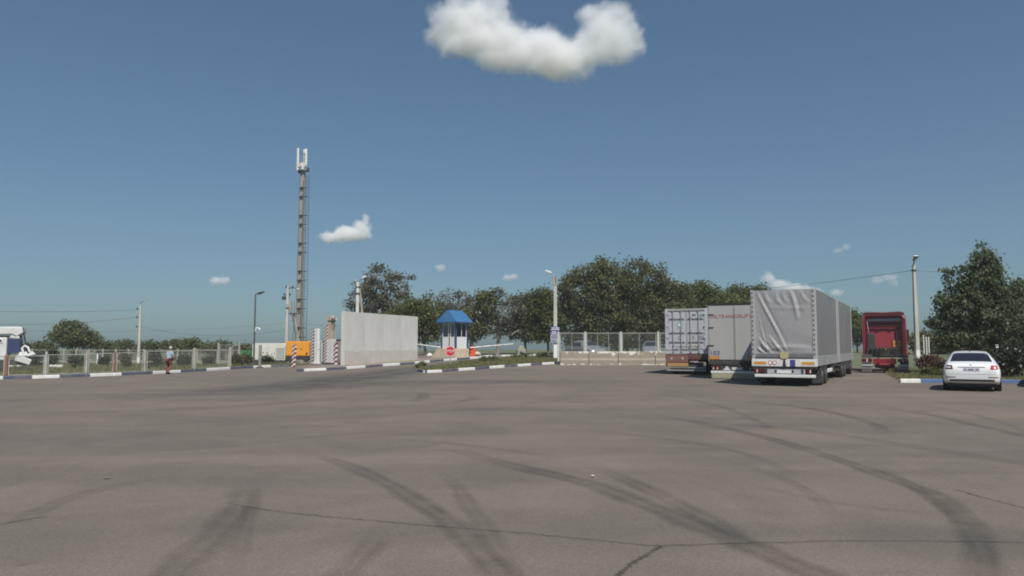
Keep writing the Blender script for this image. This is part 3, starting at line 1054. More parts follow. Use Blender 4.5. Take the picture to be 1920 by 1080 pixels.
# dark modern lamp at the end of the left kerb
p = G(475.5, 690)
dl = thing('street_lamp', 'dark slender street lamp with a flat head and a dome camera', 'street lamp', p + Vector((0, 0, 0.02)), 0)
MB().lathe([(0.14, 0), (0.14, 0.03), (0.07, 0.05), (0.065, 2.6), (0.055, 5.0), (0.05, 5.4)], n=10).build('pole', mat('lamp_grey', (0.12, 0.12, 0.115), 0.5, 0.3), dl, smooth=True)
MB().tube([(0, 0, 5.35), (0.12, 0, 5.42), (0.3, 0, 5.47)], 0.03, 6).build('arm', M_dark, dl)
MB().prism([(0.12, 5.36), (0.2, 5.5), (0.62, 5.6), (0.66, 5.55), (0.3, 5.36)], -0.12, 0.12).build('lamp_head', M_dark, dl, bevel=0.015)
cm = MB().tube([(0.04, 0, 2.65), (0.12, -0.02, 2.9), (0.3, -0.05, 2.9), (0.42, -0.06, 2.78)], [0.05, 0.06, 0.05, 0.05], 8).build('camera', M_white, dl, smooth=True)
MB().bb(-0.22, 0.25, -0.22, 0.22, -0.05, 0.05).build('footing', M_conc_old, dl)

def wire(label, a, b, sag, r=0.014, n=18):
    pts = [a.lerp(b, i / n) - Vector((0, 0, 4 * sag * (i / n) * (1 - i / n))) for i in range(n + 1)]
    o = MB().tube([q - a for q in pts], r, 5).build('overhead_cable', M_wire, loc=a, fix=False)
    return tag(o, label, 'cable', 'overhead cables')
LZ = LPOLE
far_left = at(-150, 70)
wire('upper cable leaving the left lamp pole towards the left edge', LZ + Vector((-0.28, 0, 5.5)), Vector((far_left.x, 70, 5.1)), 0.25)
wire('lower sagging cable leaving the left lamp pole towards the left edge', LZ + Vector((-0.28, 0, 4.75)), Vector((far_left.x, 70, 4.0)), 0.55)
UP = at(537, 78)
wire('cable dipping from the left lamp pole to the utility pole', LZ + Vector((0.1, 0, 3.8)), UP + Vector((-0.15, 0, 3.6)), 0.75)
wire('thin upper cable reaching the utility pole from the left', LZ + Vector((0.1, 0, 3.75)) + Vector((-20, 8, -0.1)), UP + Vector((-0.15, 0, 4.3)), 0.5, 0.008)
WP = at(669, 74)
wire('thin cable from the utility pole to the twin lamp pole', UP + Vector((0.1, 0, 4.6)), WP + Vector((-0.2, 0, 3.3)), 0.3, 0.009)
wire('cable from the right lamp pole dropping behind the tarpaulin trailer', RPOLE + Vector((-0.1, 0, 6.8)), W(1330, 547, 84), 0.25)
wire('cable from the right lamp pole passing behind the tree', RPOLE + Vector((0.1, 0, 6.8)), W(2050, 514, 50), 0.15)

# utility pole, its strut, brackets
up = thing('utility_pole', 'old concrete utility pole with crossarms and a slanting strut beside the mast', 'utility pole', UP)
conc_pole(up, 8.1, 0.34, 0.22)
MB().tube([(0.5, 0.15, 6.0), (1.55, 0.4, -0.2)], [0.12, 0.17], 6).build('strut', M_conc_old, up)
for z, x0, x1 in ((8.0, -0.25, 0.6), (5.3, -0.2, 1.3), (7.25, -0.45, 0.3)):
    o = MB().bb(x0, x1, -0.06, 0.06, z - 0.05, z + 0.05).build('crossarm', M_dark, up)
    for k in range(2):
        MB().lathe([(0.05, 0), (0.08, 0.06), (0.06, 0.15), (0.02, 0.18)], n=8, c=(x0 + 0.08 + k * (x1 - x0 - 0.16), 0, z + 0.05)).build('insulator', M_dark, o)
MB().bb(-0.55, -0.2, -0.2, 0.1, 6.75, 7.1).build('junction_box', M_dark, up, bevel=0.02)
MB().bb(0.12, 0.42, -0.16, 0.14, 5.6, 6.6).build('switch_box', M_conc_old, up, bevel=0.02)
MB().bb(-0.1, 0.25, -0.25, -0.12, 5.9, 6.3).build('junction_box', M_galv, up, bevel=0.02)
MB().tube([(0.6, 0, 8.0), (0.95, 0, 7.9)], 0.03, 6).build('arm', M_dark, up)
lamp_head(up, (1.05, 0, 7.88), 0, 0.2, M_white, 0.45)
MB().tube([(0.3, 0.1, 5.5), (0.6, 0.1, 4.6), (0.85, 0.2, 3.0)], 0.035, 5).tube([(0.75, -0.1, 6.6), (0.7, -0.1, 3.2), (0.55, -0.1, 0)], 0.02, 5).build('cable_drop', M_dark, up)

# ------------------------------------------------------------------ telecom mast
p = at(560.5, 82)
ms = thing('telecom_mast', 'very tall square concrete mast with white antennas and a side ladder', 'mast', p, R(-14))
conc_pole(ms, 21.4, 0.60, 0.42, 0, M_mast)
H = 21.2
mb = MB()
for x in (0.50, 0.86):
    mb.tube([(x, 0.0, 1.5), (x - 0.02, 0, 12), (x - 0.1, 0, H - 0.3)], 0.022, 5)
mb.build('ladder_rail', M_dark, ms)
rg = MB().bb(-0.18, 0.18, -0.013, 0.013, -0.013, 0.013).mesh('rung', M_dark)
z, i = 2.2, 0
while z < H - 0.6:
    f = z / H
    put('rung', rg, ms, (0.68 - 0.05 * f, 0, z))
    z += 0.32
    i += 1
cl = MB()
cl.bb(-0.38, 0.9, -0.3, -0.26, -0.04, 0.04).bb(-0.1, 0.16, -0.42, -0.30, -0.12, 0.12)
clm = cl.mesh('clamp', M_dark)
z = 2.9
k = 0
while z < H - 0.5:
    o = put('clamp', clm, ms, (0.02, (0.33 - 0.1 * z / H) * 0 + 0.1 * z / H * 0.5, z))
    s = 1 - 0.26 * z / H
    o.scale = (s, 1, 1)
    z += 1.0 if k % 2 == 0 else 2.1
    k += 1
MB().tube([(0.30, -0.34, 1.2), (0.27, -0.31, 10), (0.22, -0.26, H - 1)], 0.03, 5).tube([(-0.3, -0.33, 0.4), (-0.22, -0.25, H - 0.5)], 0.02, 5).tube([(0.92, 0, 2.6), (0.98, 0, 1.9), (0.84, 0, 1.3)], 0.03, 5).build('cable_run', M_dark, ms)
MB().lathe([(0.5, 0), (0.62, 0.06), (0.62, 0.12), (0.5, 0.14)], n=16, c=(0, 0, H + 0.15)).build('collar', M_galv, ms)
MB().tube([(0, 0, H), (0, 0, H + 2.3)], 0.06, 8).build('top_spigot', M_galv, ms)
MB().tube([(0.02, -0.35, H + 0.6), (0.02, -0.35, H + 1.0), (0.02, -0.35, H + 1.02)], [0.22, 0.22, 0.02], 14).build('dish_drum', M_offwhite, ms, smooth=True)
for x, y, h, z0, w in ((-0.50, -0.3, 2.55, 0.15, 0.34), (-0.1, 0.45, 2.2, 0.55, 0.28), (0.40, -0.05, 1.9, 0.75, 0.2), (0.15, 0.3, 1.7, 0.8, 0.24)):
    o = MB().prism([(-w / 2, -0.06), (-w / 2 + 0.03, -0.11), (w / 2 - 0.03, -0.11), (w / 2, -0.06), (w / 2, 0.06), (-w / 2, 0.06)], 0, h, plane='xy').build('antenna', M_white, ms, bevel=0.02)
    o.location = (x, y, H + z0)
    o.rotation_euler = (0, 0, R(-35) if x < -0.4 else 0.2)
    q = MB().tube([(0, 0.14, 0.1), (0, 0.14, h - 0.1)], 0.035, 6).build('mounting_pipe', M_galv, o)
    MB().tube([(x, y + 0.1, H + z0 + 0.5), (0, 0, H + z0 + 0.5)], 0.03, 5).tube([(x, y + 0.1, H + z0 + h - 0.5), (0, 0, H + min(2.2, z0 + h - 0.5))], 0.03, 5).build('bracket', M_dark, ms)
for x, y, z in ((-0.28, -0.38, 0.75), (0.35, -0.35, 0.75), (0.55, 0.1, 0.3), (0.2, -0.42, 0.42), (-0.3, -0.2, 0.1)):
    MB().bb(-0.13, 0.13, -0.09, 0.09, -0.22, 0.22).build('radio_unit', M_offwhite if z > 0.35 else M_dark, ms, loc=(x, y, H + z), bevel=0.02)

# ------------------------------------------------------------------ generator boxes
p = at(509, 69)
wg = thing('generator_housing', 'long off white generator housing with louvres beside the orange one', 'generator', p, R(-4))
L, Hh, D = 3.1, 1.55, 1.4
b = MB().prism([(-L / 2, 0.55), (-L / 2, 0.55 + Hh - 0.18), (-L / 2 + 0.1, 0.55 + Hh), (L / 2 - 0.1, 0.55 + Hh), (L / 2, 0.55 + Hh - 0.18), (L / 2, 0.55)], -D / 2, D / 2).build('housing', M_offwhite, wg, bevel=0.03)
MB().bb(-L / 2 - 0.02, L / 2 + 0.02, -D / 2 - 0.03, D / 2 + 0.03, 0.30, 0.545).build('skid', M_dark, wg)
for x in (-1.2, 1.2):
    MB().bb(x - 0.2, x + 0.2, -0.5, 0.5, -0.1, 0.298).build('block', M_conc_old, wg)
for x0, x1 in ((-1.5, -0.98), (-0.94, -0.05), (-0.01, 0.66)):
    d = MB().bb(x0, x1, -D / 2 - 0.025, -D / 2 - 0.002, 0.6, 1.84).build('door', M_offwhite, wg, bevel=0.01)
    if x0 > -1.4:
        MB().bb(x1 - 0.12, x1 - 0.08, -D / 2 - 0.055, -D / 2 - 0.026, 1.1, 1.25).build('handle', M_dark, d)
for x, z in ((-0.72, 1.25), (-0.5, 1.25), (-0.12, 1.25)):
    MB().lathe([(0.055, -D / 2 - 0.05), (0.055, -D / 2 - 0.026)], axis='y', n=10, c=(x, 0, z)).build('porthole', M_black, wg)
for k in range(7):
    MB().box((1.1, -D / 2 - 0.02, 0.75 + k * 0.15), (0.78, 0.06, 0.025), rot=Matrix.Rotation(R(35), 3, 'X')).build('louvre', M_siggrey, wg)

p = at(562, 68)
og = thing('generator_housing', 'orange yellow generator housing on a dark skid by the mast foot', 'generator', p, R(-6))
L, Hh, D = 2.15, 1.32, 1.2
MB().prism([(-L / 2, 0.75), (-L / 2, 0.75 + Hh - 0.1), (-L / 2 + 0.1, 0.75 + Hh), (L / 2 - 0.1, 0.75 + Hh), (L / 2, 0.75 + Hh - 0.1), (L / 2, 0.75)], -D / 2, D / 2).build('housing', M_orange, og, bevel=0.03)
MB().bb(-L / 2 + 0.05, L / 2 - 0.05, -D / 2, D / 2, 0.42, 0.745).build('skid', M_dark, og)
for x in (-0.8, 0.8):
    MB().bb(x - 0.2, x + 0.2, -0.45, 0.45, -0.15, 0.418).build('block', M_conc_old, og)
for x0, x1 in ((-1.0, -0.34), (-0.30, 0.36), (0.40, 1.0)):
    MB().bb(x0, x1, -D / 2 - 0.02, -D / 2 - 0.002, 0.8, 1.95).build('door', M_orange, og, bevel=0.01)
MB().bb(0.82, 0.96, -D / 2 - 0.05, -D / 2 - 0.022, 0.9, 1.08).build('vent', M_black, og)
for x, w in ((-0.28, 0.07), (-0.02, 0.07), (0.15, 0.06), (0.3, 0.16)):
    MB().bb(x, x + w, -D / 2 - 0.026, -D / 2 - 0.0215, 1.36, 1.43).build('marking', M_dark, og)
for x, w in ((-0.95, 0.1), (0.9, 0.08)):
    MB().bb(x, x + w, -0.1, 0.1, 2.03, 2.14).build('lifting_lug', M_redorange, og)
MB().lathe([(0.05, 2.0), (0.05, 2.3)], n=8, c=(0.3, 0.1, 0)).build('exhaust', M_dark, og)

p = at(461, 74)
gb = thing('waste_bin', 'green metal bin with a lid behind the mesh gate', 'bin', p)
MB().bb(-0.6, 0.6, -0.4, 0.4, 0.75, 1.35).build('body', M_green_box, gb, bevel=0.03)
MB().bb(-0.63, 0.63, -0.43, 0.43, 1.35, 1.44).build('lid', M_green_box, gb, bevel=0.02)
MB().bb(-0.62, 0.62, -0.42, -0.402, 1.0, 1.06).build('rib', M_green_box, gb)
for x in (-0.45, 0.45):
    MB().bb(x - 0.05, x + 0.05, -0.3, 0.3, -0.1, 0.75).build('leg', M_dark, gb)

p = G(487, 690)
gp = thing('bollard', 'plain grey steel bollard beside the dark street lamp', 'bollard', p + Vector((0, 0, 0.04)))
MB().bb(-0.09, 0.09, -0.09, 0.09, -0.1, 1.62).build('post', mat('bollard_grey', (0.25, 0.24, 0.22), 0.7), gp, bevel=0.01)
MB().bb(-0.2, 0.2, -0.2, 0.2, -0.1, 0.03).build('base_plate', M_dark, gp)

# ------------------------------------------------------------------ monitoring portal: pillar, column, striped posts
DZ = 0.11
p = G(594, 683)
wpl = thing('portal_pillar', 'tall smooth white portal pillar on the dusty pad', 'pillar', p + Vector((0, 0, DZ)), R(-32))
MB().bb(-0.2, 0.2, -0.13, 0.13, 0, 1.75).build('lower_case', M_white, wpl, bevel=0.02)
MB().bb(-0.19, 0.19, -0.12, 0.12, 1.765, 2.72).build('upper_case', M_white, wpl, bevel=0.03)
MB().bb(-0.15, 0.15, -0.1, 0.1, 2.72, 2.78).build('cap', M_galv, wpl)
MB().bb(-0.26, 0.26, -0.2, 0.2, -0.08, 0.06).build('plinth', M_white, wpl)
MB().bb(0.201, 0.21, -0.03, 0.03, 1.0, 1.1).build('lock', M_dark, wpl)

def striped(px, py, h, w, label, m=None, tilt=0.0, rz=-32):
    p = G(px, py)
    r = thing('striped_post', label, 'post', p + Vector((0, 0, 0.02)), R(rz), 'red and white warning posts')
    t = 0.012
    o = MB().prism([(-w / 2, 0), (-w / 2, t), (w / 2 - t, t), (w / 2 - t, w * 0.6), (w / 2, w * 0.6), (w / 2, 0)], -0.05, h, plane='xy').build('angle_guard', m or M_redstripe, r)
    MB().bb(-w / 2 + 0.02, w / 2 - 0.02, 0.013, w * 0.55, -0.05, h - 0.03).build('core', M_offwhite, r)
    r.rotation_euler = (0, tilt, R(rz))
    return r
striped(548.5, 688, 1.62, 0.26, 'short striped warning post at the end of the left kerb, before the orange generator', tilt=0.06)
striped(582.5, 683, 2.85, 0.2, 'tall slim striped warning post left of the white pillar', M_blackstripe, 0.05)
striped(626.5, 687, 1.72, 0.26, 'short striped warning post nearest the concrete wall kerb', tilt=0.03, rz=-40)
striped(640, 682, 1.6, 0.3, 'striped warning post tucked against the concrete wall end', tilt=-0.06)

p = G(620, 683)
oc = thing('portal_column', 'weathered concrete column with a broken head and loose wires', 'column', p + Vector((0, 0, DZ)), R(-30))
MB().bb(-0.26, 0.3, -0.2, 0.25, 0, 1.85).build('pedestal', M_conc, oc, bevel=0.02)
MB().bb(-0.24, 0.24, -0.19, 0.19, 1.86, 3.3).build('shaft', mat('pink_concrete', (0.46, 0.38, 0.31), 0.9, var=0.1), oc, bevel=0.03)
hd = MB()
for i in range(9):
    hd.box((random.uniform(-0.28, 0.28), random.uniform(-0.15, 0.15), random.uniform(3.38, 3.6)), (random.uniform(0.15, 0.35), random.uniform(0.15, 0.3), random.uniform(0.12, 0.3)), rot=Matrix.Rotation(random.uniform(-0.4, 0.4), 3, 'Y') @ Matrix.Rotation(random.uniform(-0.5, 0.5), 3, 'Z'))
hd.bb(-0.36, 0.36, -0.26, 0.26, 3.31, 3.58)
hd.build('head', mat('pale_rubble', (0.5, 0.43, 0.37), 0.9, var=0.2, scale=8), oc)
wr = MB()
for i in range(5):
    a = random.uniform(0, 6)
    q = [Vector((0.25, -0.2, 3.4))]
    for k in range(6):
        q.append(q[-1] + Vector((random.uniform(-0.05, 0.18), random.uniform(-0.08, 0.05), random.uniform(-0.2, 0.1))))
    wr.tube(q, 0.018, 5)
wr.build('wires', M_dark, oc)
g = MB().prism([(-0.16, 0), (-0.16, 0.012), (0.10, 0.012), (0.10, 0.14), (0.112, 0.14), (0.112, 0)], 0, 2.95, plane='xy').build('corner_guard', M_blackstripe, oc)
g.location = (-0.36, -0.24, 0)
for px, py, w, h, m, lab in ((605, 683, 0.4, 1.7, M_offwhite, 'plain off white cabinet between white pillar and concrete column'), (635, 682.5, 0.6, 1.75, M_grey_metal, 'grey steel cabinet with a dark lid behind the striped posts')):
    p = G(px, py)
    r = thing('portal_cabinet', lab, 'cabinet', p + Vector((0, 0.5, DZ)), R(-25))
    MB().bb(-w / 2, w / 2, -0.18, 0.18, 0.05, h).build('body', m, r, bevel=0.015)
    MB().bb(-w / 2 + 0.03, w / 2 - 0.03, -0.195, -0.182, 0.12, h - 0.08).build('door', m, r, bevel=0.005)
    MB().bb(-w / 2 - 0.04, w / 2 + 0.04, -0.22, 0.22, h, h + 0.06).build('lid', M_dark if w > 0.5 else M_offwhite, r)
    MB().bb(-w / 2 + 0.02, w / 2 - 0.02, -0.16, 0.16, -0.02, 0.05).build('plinth', M_conc_old, r)

# ------------------------------------------------------------------ concrete wall: upright panels over a base course
a, b = G(645, 688), G(783, 676.5)
a = Vector((a.x, a.y, 0)); b = Vector((b.x, b.y, 0))
wl_ = (b - a).length
cw = thing('concrete_wall', 'big pale free standing wall of smooth concrete panels', 'wall', Vector((a.x, a.y, Z(a.x, a.y) + 0.1)), math.atan2(b.y - a.y, b.x - a.x))
n = 8
ph = 3.88
for i in range(n):
    x0, x1 = wl_ * i / n, wl_ * (i + 1) / n
    k = (1.0, 0.965, 1.01, 0.98, 1.0, 0.96, 1.01, 0.985)[i]
    mc = mat('concrete_cast_%d' % i, (0.62 * k, 0.605 * k, 0.57 * k), 0.85, var=0.07, scale=1.6, dirt=(0.50 * k, 0.485 * k, 0.45 * k), dirt_amt=0.5, bump=0.15, bscale=18, stretch=(1, 1, 0.35))
    MB().bb(x0 + 0.02, x1 - 0.02, (0.0, 0.01)[i % 2], 0.26, 1.02, ph).build('panel', mc, cw, bevel=0.003)
for i, (f0, f1) in enumerate(((0, 0.36), (0.36, 0.7), (0.7, 1))):
    MB().bb(wl_ * f0 + 0.008, wl_ * f1 - 0.008, -0.02, 0.28, -0.15, 1.0).build('base_block', mat('base_concrete', (0.54, 0.51, 0.46), 0.9, var=0.08, scale=2, dirt=(0.44, 0.38, 0.31), dirt_amt=0.5), cw, bevel=0.015)
MB().bb(-0.025, 0.004, -0.01, 0.275, -0.12, ph + 0.01).build('end_face', mat('clean_concrete', (0.6, 0.58, 0.54), 0.85, var=0.06), cw)

# ------------------------------------------------------------------ guard booth
c = at(852, 68)
bt = thing('guard_booth', 'small glazed guard booth with a bright blue hipped roof on a beige base', 'booth', c, R(-35))
bz = 0.92
MB().bb(-1.0, 0.88, -0.9, 1.0, -0.15, bz).build('base_block', M_beige, bt, bevel=0.02)
MB().prism([(-2.3, -0.15), (-1.003, -0.15), (-1.003, bz - 0.02), (-1.25, bz - 0.02)], -0.9, 0.4).build('ramp', M_beige, bt, bevel=0.02)
S = 0.8
top = 3.28
sill = bz + 0.98
for x, y in ((-S, -S), (S, -S), (S, S), (-S, S)):
    MB().bb(x - 0.07, x + 0.07, y - 0.07, y + 0.07, bz, top).build('corner_post', M_blue_post, bt)
for k, (ax, sgn) in enumerate((('y', -1), ('x', 1), ('y', 1), ('x', -1))):
    rot = {('y', -1): 0, ('x', 1): math.pi / 2, ('y', 1): math.pi, ('x', -1): -math.pi / 2}[(ax, sgn)]
    w = S - 0.075
    cuts = [(-w, 0.0), (0.12, w)] if k == 0 else [(-w, w)]
    for x0, x1 in cuts:
        p_ = MB().bb(x0, x1, -S - 0.03, -S + 0.03, bz + 0.002, sill).build('lower_panel', M_white, bt, bevel=0.006)
        p_.rotation_euler = (0, 0, rot)
    if k == 0:
        p_ = MB().bb(0.012, 0.108, -S - 0.02, -S + 0.02, bz + 0.002, sill + 0.15).build('door_gap', M_black, bt)
    fr = MB().bb(-w, w, -S - 0.035, -S + 0.035, sill + 0.002, sill + 0.06).bb(-w, w, -S - 0.03, -S + 0.03, top - 0.12, top - 0.002)
    xs = (-w + 0.02, -0.02, 0.2, w - 0.04) if k == 0 else (-w + 0.02, 0.0, w - 0.06)
    for x in xs:
        fr.bb(x - 0.025, x + 0.025, -S - 0.03, -S + 0.03, sill + 0.06, top - 0.12)
    f_ = fr.build('window_frame', M_white, bt)
    f_.rotation_euler = (0, 0, rot)
    for xa, xb in zip(xs, xs[1:]):
        MB().bb(xa + 0.025, xb - 0.025, -S - 0.006, -S + 0.006, sill + 0.06, top - 0.12).build('pane', M_clear, f_)
    if k == 1:
        MB().bb(w - 0.25, w - 0.05, -S + 0.05, -S + 0.07, sill + 0.1, sill + 1.0).build('curtain', M_white, f_)
MB().bb(-0.5, 0.4, 0.2, 0.7, bz, bz + 0.75).build('desk', M_offwhite, bt)
E, rz0, rz1, rh = 1.2, 3.30, 4.36, 0.98
roof = MB().add([(-E, -E, rz0), (E, -E, rz0), (E, E, rz0), (-E, E, rz0), (-0.12, -rh, rz1), (-0.12, rh, rz1), (0.12, -rh, rz1), (0.12, rh, rz1)],
                [(0, 1, 6, 4), (1, 2, 7, 6), (2, 3, 5, 7), (3, 0, 4, 5), (4, 6, 7, 5)])
roof.build('roof', M_blue_roof, bt)
MB().bb(-E - 0.02, E + 0.02, -E - 0.02, E + 0.02, rz0 - 0.09, rz0 - 0.002).build('eave_board', M_blue_post, bt)
# standing seams on the slopes
sm = MB()
for k in range(5):
    t = -0.8 + k * 0.4
    sm.tube([(E + 0.005, t * E, rz0 + 0.012), (0.13, t * rh, rz1 + 0.012)], 0.012, 4)
    sm.tube([(t * E, -E - 0.005, rz0 + 0.012), (t * 0.12, -rh - 0.005, rz1 + 0.012)], 0.012, 4)
sm.build('seam', M_blue_roof, bt)

# ------------------------------------------------------------------ boom barriers, stop sign, blocks
def barrier(px, py, label, ang, lift, length, col, grp='boom barriers at the lane'):
    p = G(px, py)
    r = thing('boom_barrier', label, 'barrier', p + Vector((0, 0, 0.08)), 0, grp)
    MB().bb(-0.22, 0.22, -0.2, 0.2, 0, 1.0).build('cabinet', col, r, bevel=0.03)
    MB().bb(-0.25, 0.25, -0.23, 0.23, 1.002, 1.05).build('lid', M_dark, r, bevel=0.01)
    d = Vector((math.cos(ang) * math.cos(lift), math.sin(ang) * math.cos(lift), math.sin(lift)))
    o = Vector((0, -0.26, 0.86))
    arm = MB().tube([o - d * 0.4, o + d * length], [0.05, 0.04], 8).build('arm', M_white, r)
    k = 0
    bands = MB()
    t = 0.8
    while t < length - 0.3:
        MB().tube([o + d * t, o + d * (t + 0.22)], 0.0525, 8).build('band', mat('faded_red_band', (0.6, 0.47, 0.45), 0.6), arm)
        t += 1.0
    MB().tube([o - d * 0.5, o - d * 0.28], 0.11, 8).build('counterweight', M_dark, r)
barrier(886.5, 670.5, 'orange red boom barrier cabinet with its white arm reaching right', R(18), R(5), 4.0, M_redorange)
barrier(823, 670, 'boom barrier half hidden by the booth base with its arm reaching left', R(168), R(8), 2.9, M_offwhite)

p = G(844, 690)
ss = thing('stop_sign', 'round red stop sign on a thin pole in the grassy island', 'sign', p + Vector((0, 0, 0.08)), R(3))
MB().lathe([(0.03, -0.1), (0.03, 1.36)], n=8).build('pole', M_galv, ss)
d = MB().lathe([(0.36, -0.05), (0.36, -0.03)], axis='y', n=28, c=(0, 0, 1.08)).build('disc', M_stopred, ss)
put('lettering', text_mesh('lettering', 'STOP', 0.26, M_signwhite, width=0.56), d, (0, -0.056, 1.08))
MB().lathe([(0.345, -0.053), (0.345, -0.0505), (0.32, -0.0505), (0.32, -0.053), (0.345, -0.053)], axis='y', n=28, c=(0, 0, 1.08), cap=False).build('rim', M_signwhite, d)

# notice boards on the island pole
nb = thing('notice_board', 'dark blue and grey stack of notice panels fixed to the island lamp pole', 'sign', ip.location + Vector((-0.03, -0.24, 0.9)), R(4))
z = 2.0
for i, (hgt, m) in enumerate(((0.36, M_signblue), (0.34, M_signblue), (0.36, M_siggrey), (0.36, M_siggrey))):
    z -= hgt
    o = MB().bb(-0.42, 0.42, -0.02, 0.02, z, z + hgt - 0.02).build('panel', m, nb, bevel=0.005)
    for k in range(2):
        MB().bb(-0.36 if k == 0 or i > 1 else -0.3, 0.36 if i in (0, 2) else 0.1, -0.026, -0.0205, z + 0.06 + k * 0.14, z + 0.12 + k * 0.14).build('text_row', M_signwhite if i < 2 else M_signblue, o)
    if i in (1, 2):
        MB().bb(0.14, 0.36, -0.027, -0.0207, z + 0.1, z + 0.19).build('pictogram', M_black, o)
MB().bb(-0.05, 0.05, 0.02, 0.07, 0.6, 2.0).build('bracket', M_dark, nb)
for x in (-0.36, 0.36):
    MB().tube([(x, 0.03, 0.56), (x, 0.03, -0.75)], 0.02, 6).build('leg', M_dark, nb)

p = G(977, 664.5)
o = MB().prism([(-0.5, -0.05), (-0.45, 0.45), (-0.15, 0.95), (0.2, 0.8), (0.42, 0.5), (0.5, -0.05)], -0.35, 0.35).build('boulder', M_conc_old, loc=p, rotz=0.3, bevel=0.08)
tag(o, 'rough grey concrete boulder beyond the barrier arm', 'boulder')
for px, py, s, lab in ((806, 671, 0.28, 'small white stone at the foot of the booth ramp'), (895, 669.5, 0.35, 'beige stone beside the orange barrier cabinet')):
    p = G(px, py)
    mb = MB()
    bm = bmesh.new()
    bmesh.ops.create_icosphere(bm, subdivisions=2, radius=s)
    for v in bm.verts:
        v.co *= 1 + random.uniform(-0.18, 0.18)
        v.co.z *= 0.75
    me = bpy.data.meshes.new('stone')
    bm.to_mesh(me); bm.free()
    me.materials.append(M_white_kerb if px < 850 else M_beige)
    tag(put('stone', me, None, p + Vector((0, 0, s * 0.5 + 0.08))), lab, 'stone')

# concrete blocks with peeling paint and the fence on top
M_peel = mat('peeling_concrete', (0.29, 0.25, 0.20), 0.9, var=0.1, scale=2, dirt=(0.66, 0.63, 0.57), dirt_amt=0.0, bump=0.25)
def peel_mat():
    m = M_peel
    N, L = m.node_tree.nodes, m.node_tree.links
    p = N['Principled BSDF']
    src = p.inputs['Base Color'].links[0].from_socket
    tc = N.new('ShaderNodeTexCoord')
    oi = N.new('ShaderNodeObjectInfo')
    sp = N.new('ShaderNodeSeparateXYZ')
    L.new(tc.outputs['Object'], sp.inputs[0])
    n = N.new('ShaderNodeTexNoise')
    n.noise_dimensions = '4D'
    n.inputs['Scale'].default_value = 1.6
    n.inputs['Detail'].default_value = 8
    n.inputs['Roughness'].default_value = 0.7
    L.new(tc.outputs['Object'], n.inputs['Vector'])
    ml = N.new('ShaderNodeMath'); ml.operation = 'MULTIPLY'; ml.inputs[1].default_value = 23
    L.new(oi.outputs['Random'], ml.inputs[0]); L.new(ml.outputs[0], n.inputs['W'])
    ab = N.new('ShaderNodeMath'); ab.operation = 'SUBTRACT'; ab.inputs[1].default_value = 0.48
    L.new(sp.outputs['Z'], ab.inputs[0])
    a2 = N.new('ShaderNodeMath'); a2.operation = 'ABSOLUTE'; L.new(ab.outputs[0], a2.inputs[0])
    ad = N.new('ShaderNodeMath'); ad.operation = 'MULTIPLY_ADD'; ad.inputs[1].default_value = 0.5
    L.new(a2.outputs[0], ad.inputs[0]); L.new(n.outputs['Fac'], ad.inputs[2])
    mr = N.new('ShaderNodeMapRange')
    mr.inputs['From Min'].default_value = 0.715; mr.inputs['From Max'].default_value = 0.75
    L.new(ad.outputs[0], mr.inputs['Value'])
    mx = N.new('ShaderNodeMixRGB'); mx.inputs[2].default_value = (0.68, 0.65, 0.58, 1)
    L.new(mr.outputs[0], mx.inputs[0]); L.new(src, mx.inputs[1]); L.new(mx.outputs[0], p.inputs['Base Color'])
peel_mat()
blk = [(1050, 1104), (1104, 1159), (1159, 1228), (1228, 1290)]
names = ['concrete block with peeling paint nearest the island lamp pole', 'second concrete block from the island pole, white flakes along its top', 'long stained concrete block below the middle fence panels', 'concrete block half hidden behind the container chassis']
BA, BB = G(1050, 684), G(1240, 684)
BA, BB = Vector((BA.x, BA.y, BA.z)), Vector((BB.x, BB.y, BB.z))
for (x0, x1), lab in zip(blk, names):
    a, b = online(x0, BA, BB), online(x1, BA, BB)
    w = (b - a).length - 0.03
    r = MB().prism([(-0.3, -0.05), (-0.3, 0.35), (-0.2, 0.5), (-0.17, 1.0), (0.17, 1.0), (0.2, 0.5), (0.3, 0.35), (0.3, -0.05)], 0, w, plane='yz')
    o = r.build('concrete_block', M_peel, loc=a, rotz=math.atan2(b.y - a.y, b.x - a.x), bevel=0.02)
    tag(o, lab, 'concrete block', 'concrete blocks along the yard edge')
FA, FB = BA + Vector((0, 0.75, 0)), BB + Vector((0, 0.75, 0))
rf = thing('yard_fence', 'tall framed mesh fence standing behind the peeling concrete blocks', 'fence', online(1048, FA, FB))
for a, b, v in ((1050, 1095, 1), (1100, 1162, 2), (1167, 1231, 1), (1238, 1300, 2)):
    frame_panel(online(a, FA, FB), online(b, FA, FB), 2.42, rf, z0=0.75, verticals=v)
for px in (1047, 1097.5, 1164.5, 1234.5, 1303):
    p = online(px, FA, FB)
    MB().bb(-0.08, 0.08, -0.08, 0.08, -0.1, 2.5).build('post', mat('pale_post', (0.5, 0.52, 0.49), 0.6, 0.1), rf, loc=p - rf.location, bevel=0.01)

# slim white poles behind the right verge
for px, h, lab in ((1733, 2.1, 'leftmost of three slim white poles beyond the red shrub'), (1738, 1.95, 'middle one of three slim white poles beyond the red shrub'), (1742.5, 1.95, 'rightmost of three slim white poles beyond the red shrub')):
    p = at(px, 58, 0.1)
    r = thing('marker_pole', lab, 'pole', p, 0, 'slim white poles')
    MB().lathe([(0.06, -0.1), (0.05, h)], n=8).build('shaft', M_offwhite, r, smooth=True)
    MB().lathe([(0.065, h), (0.0, h + 0.06)], n=8).build('cap', M_offwhite, r)

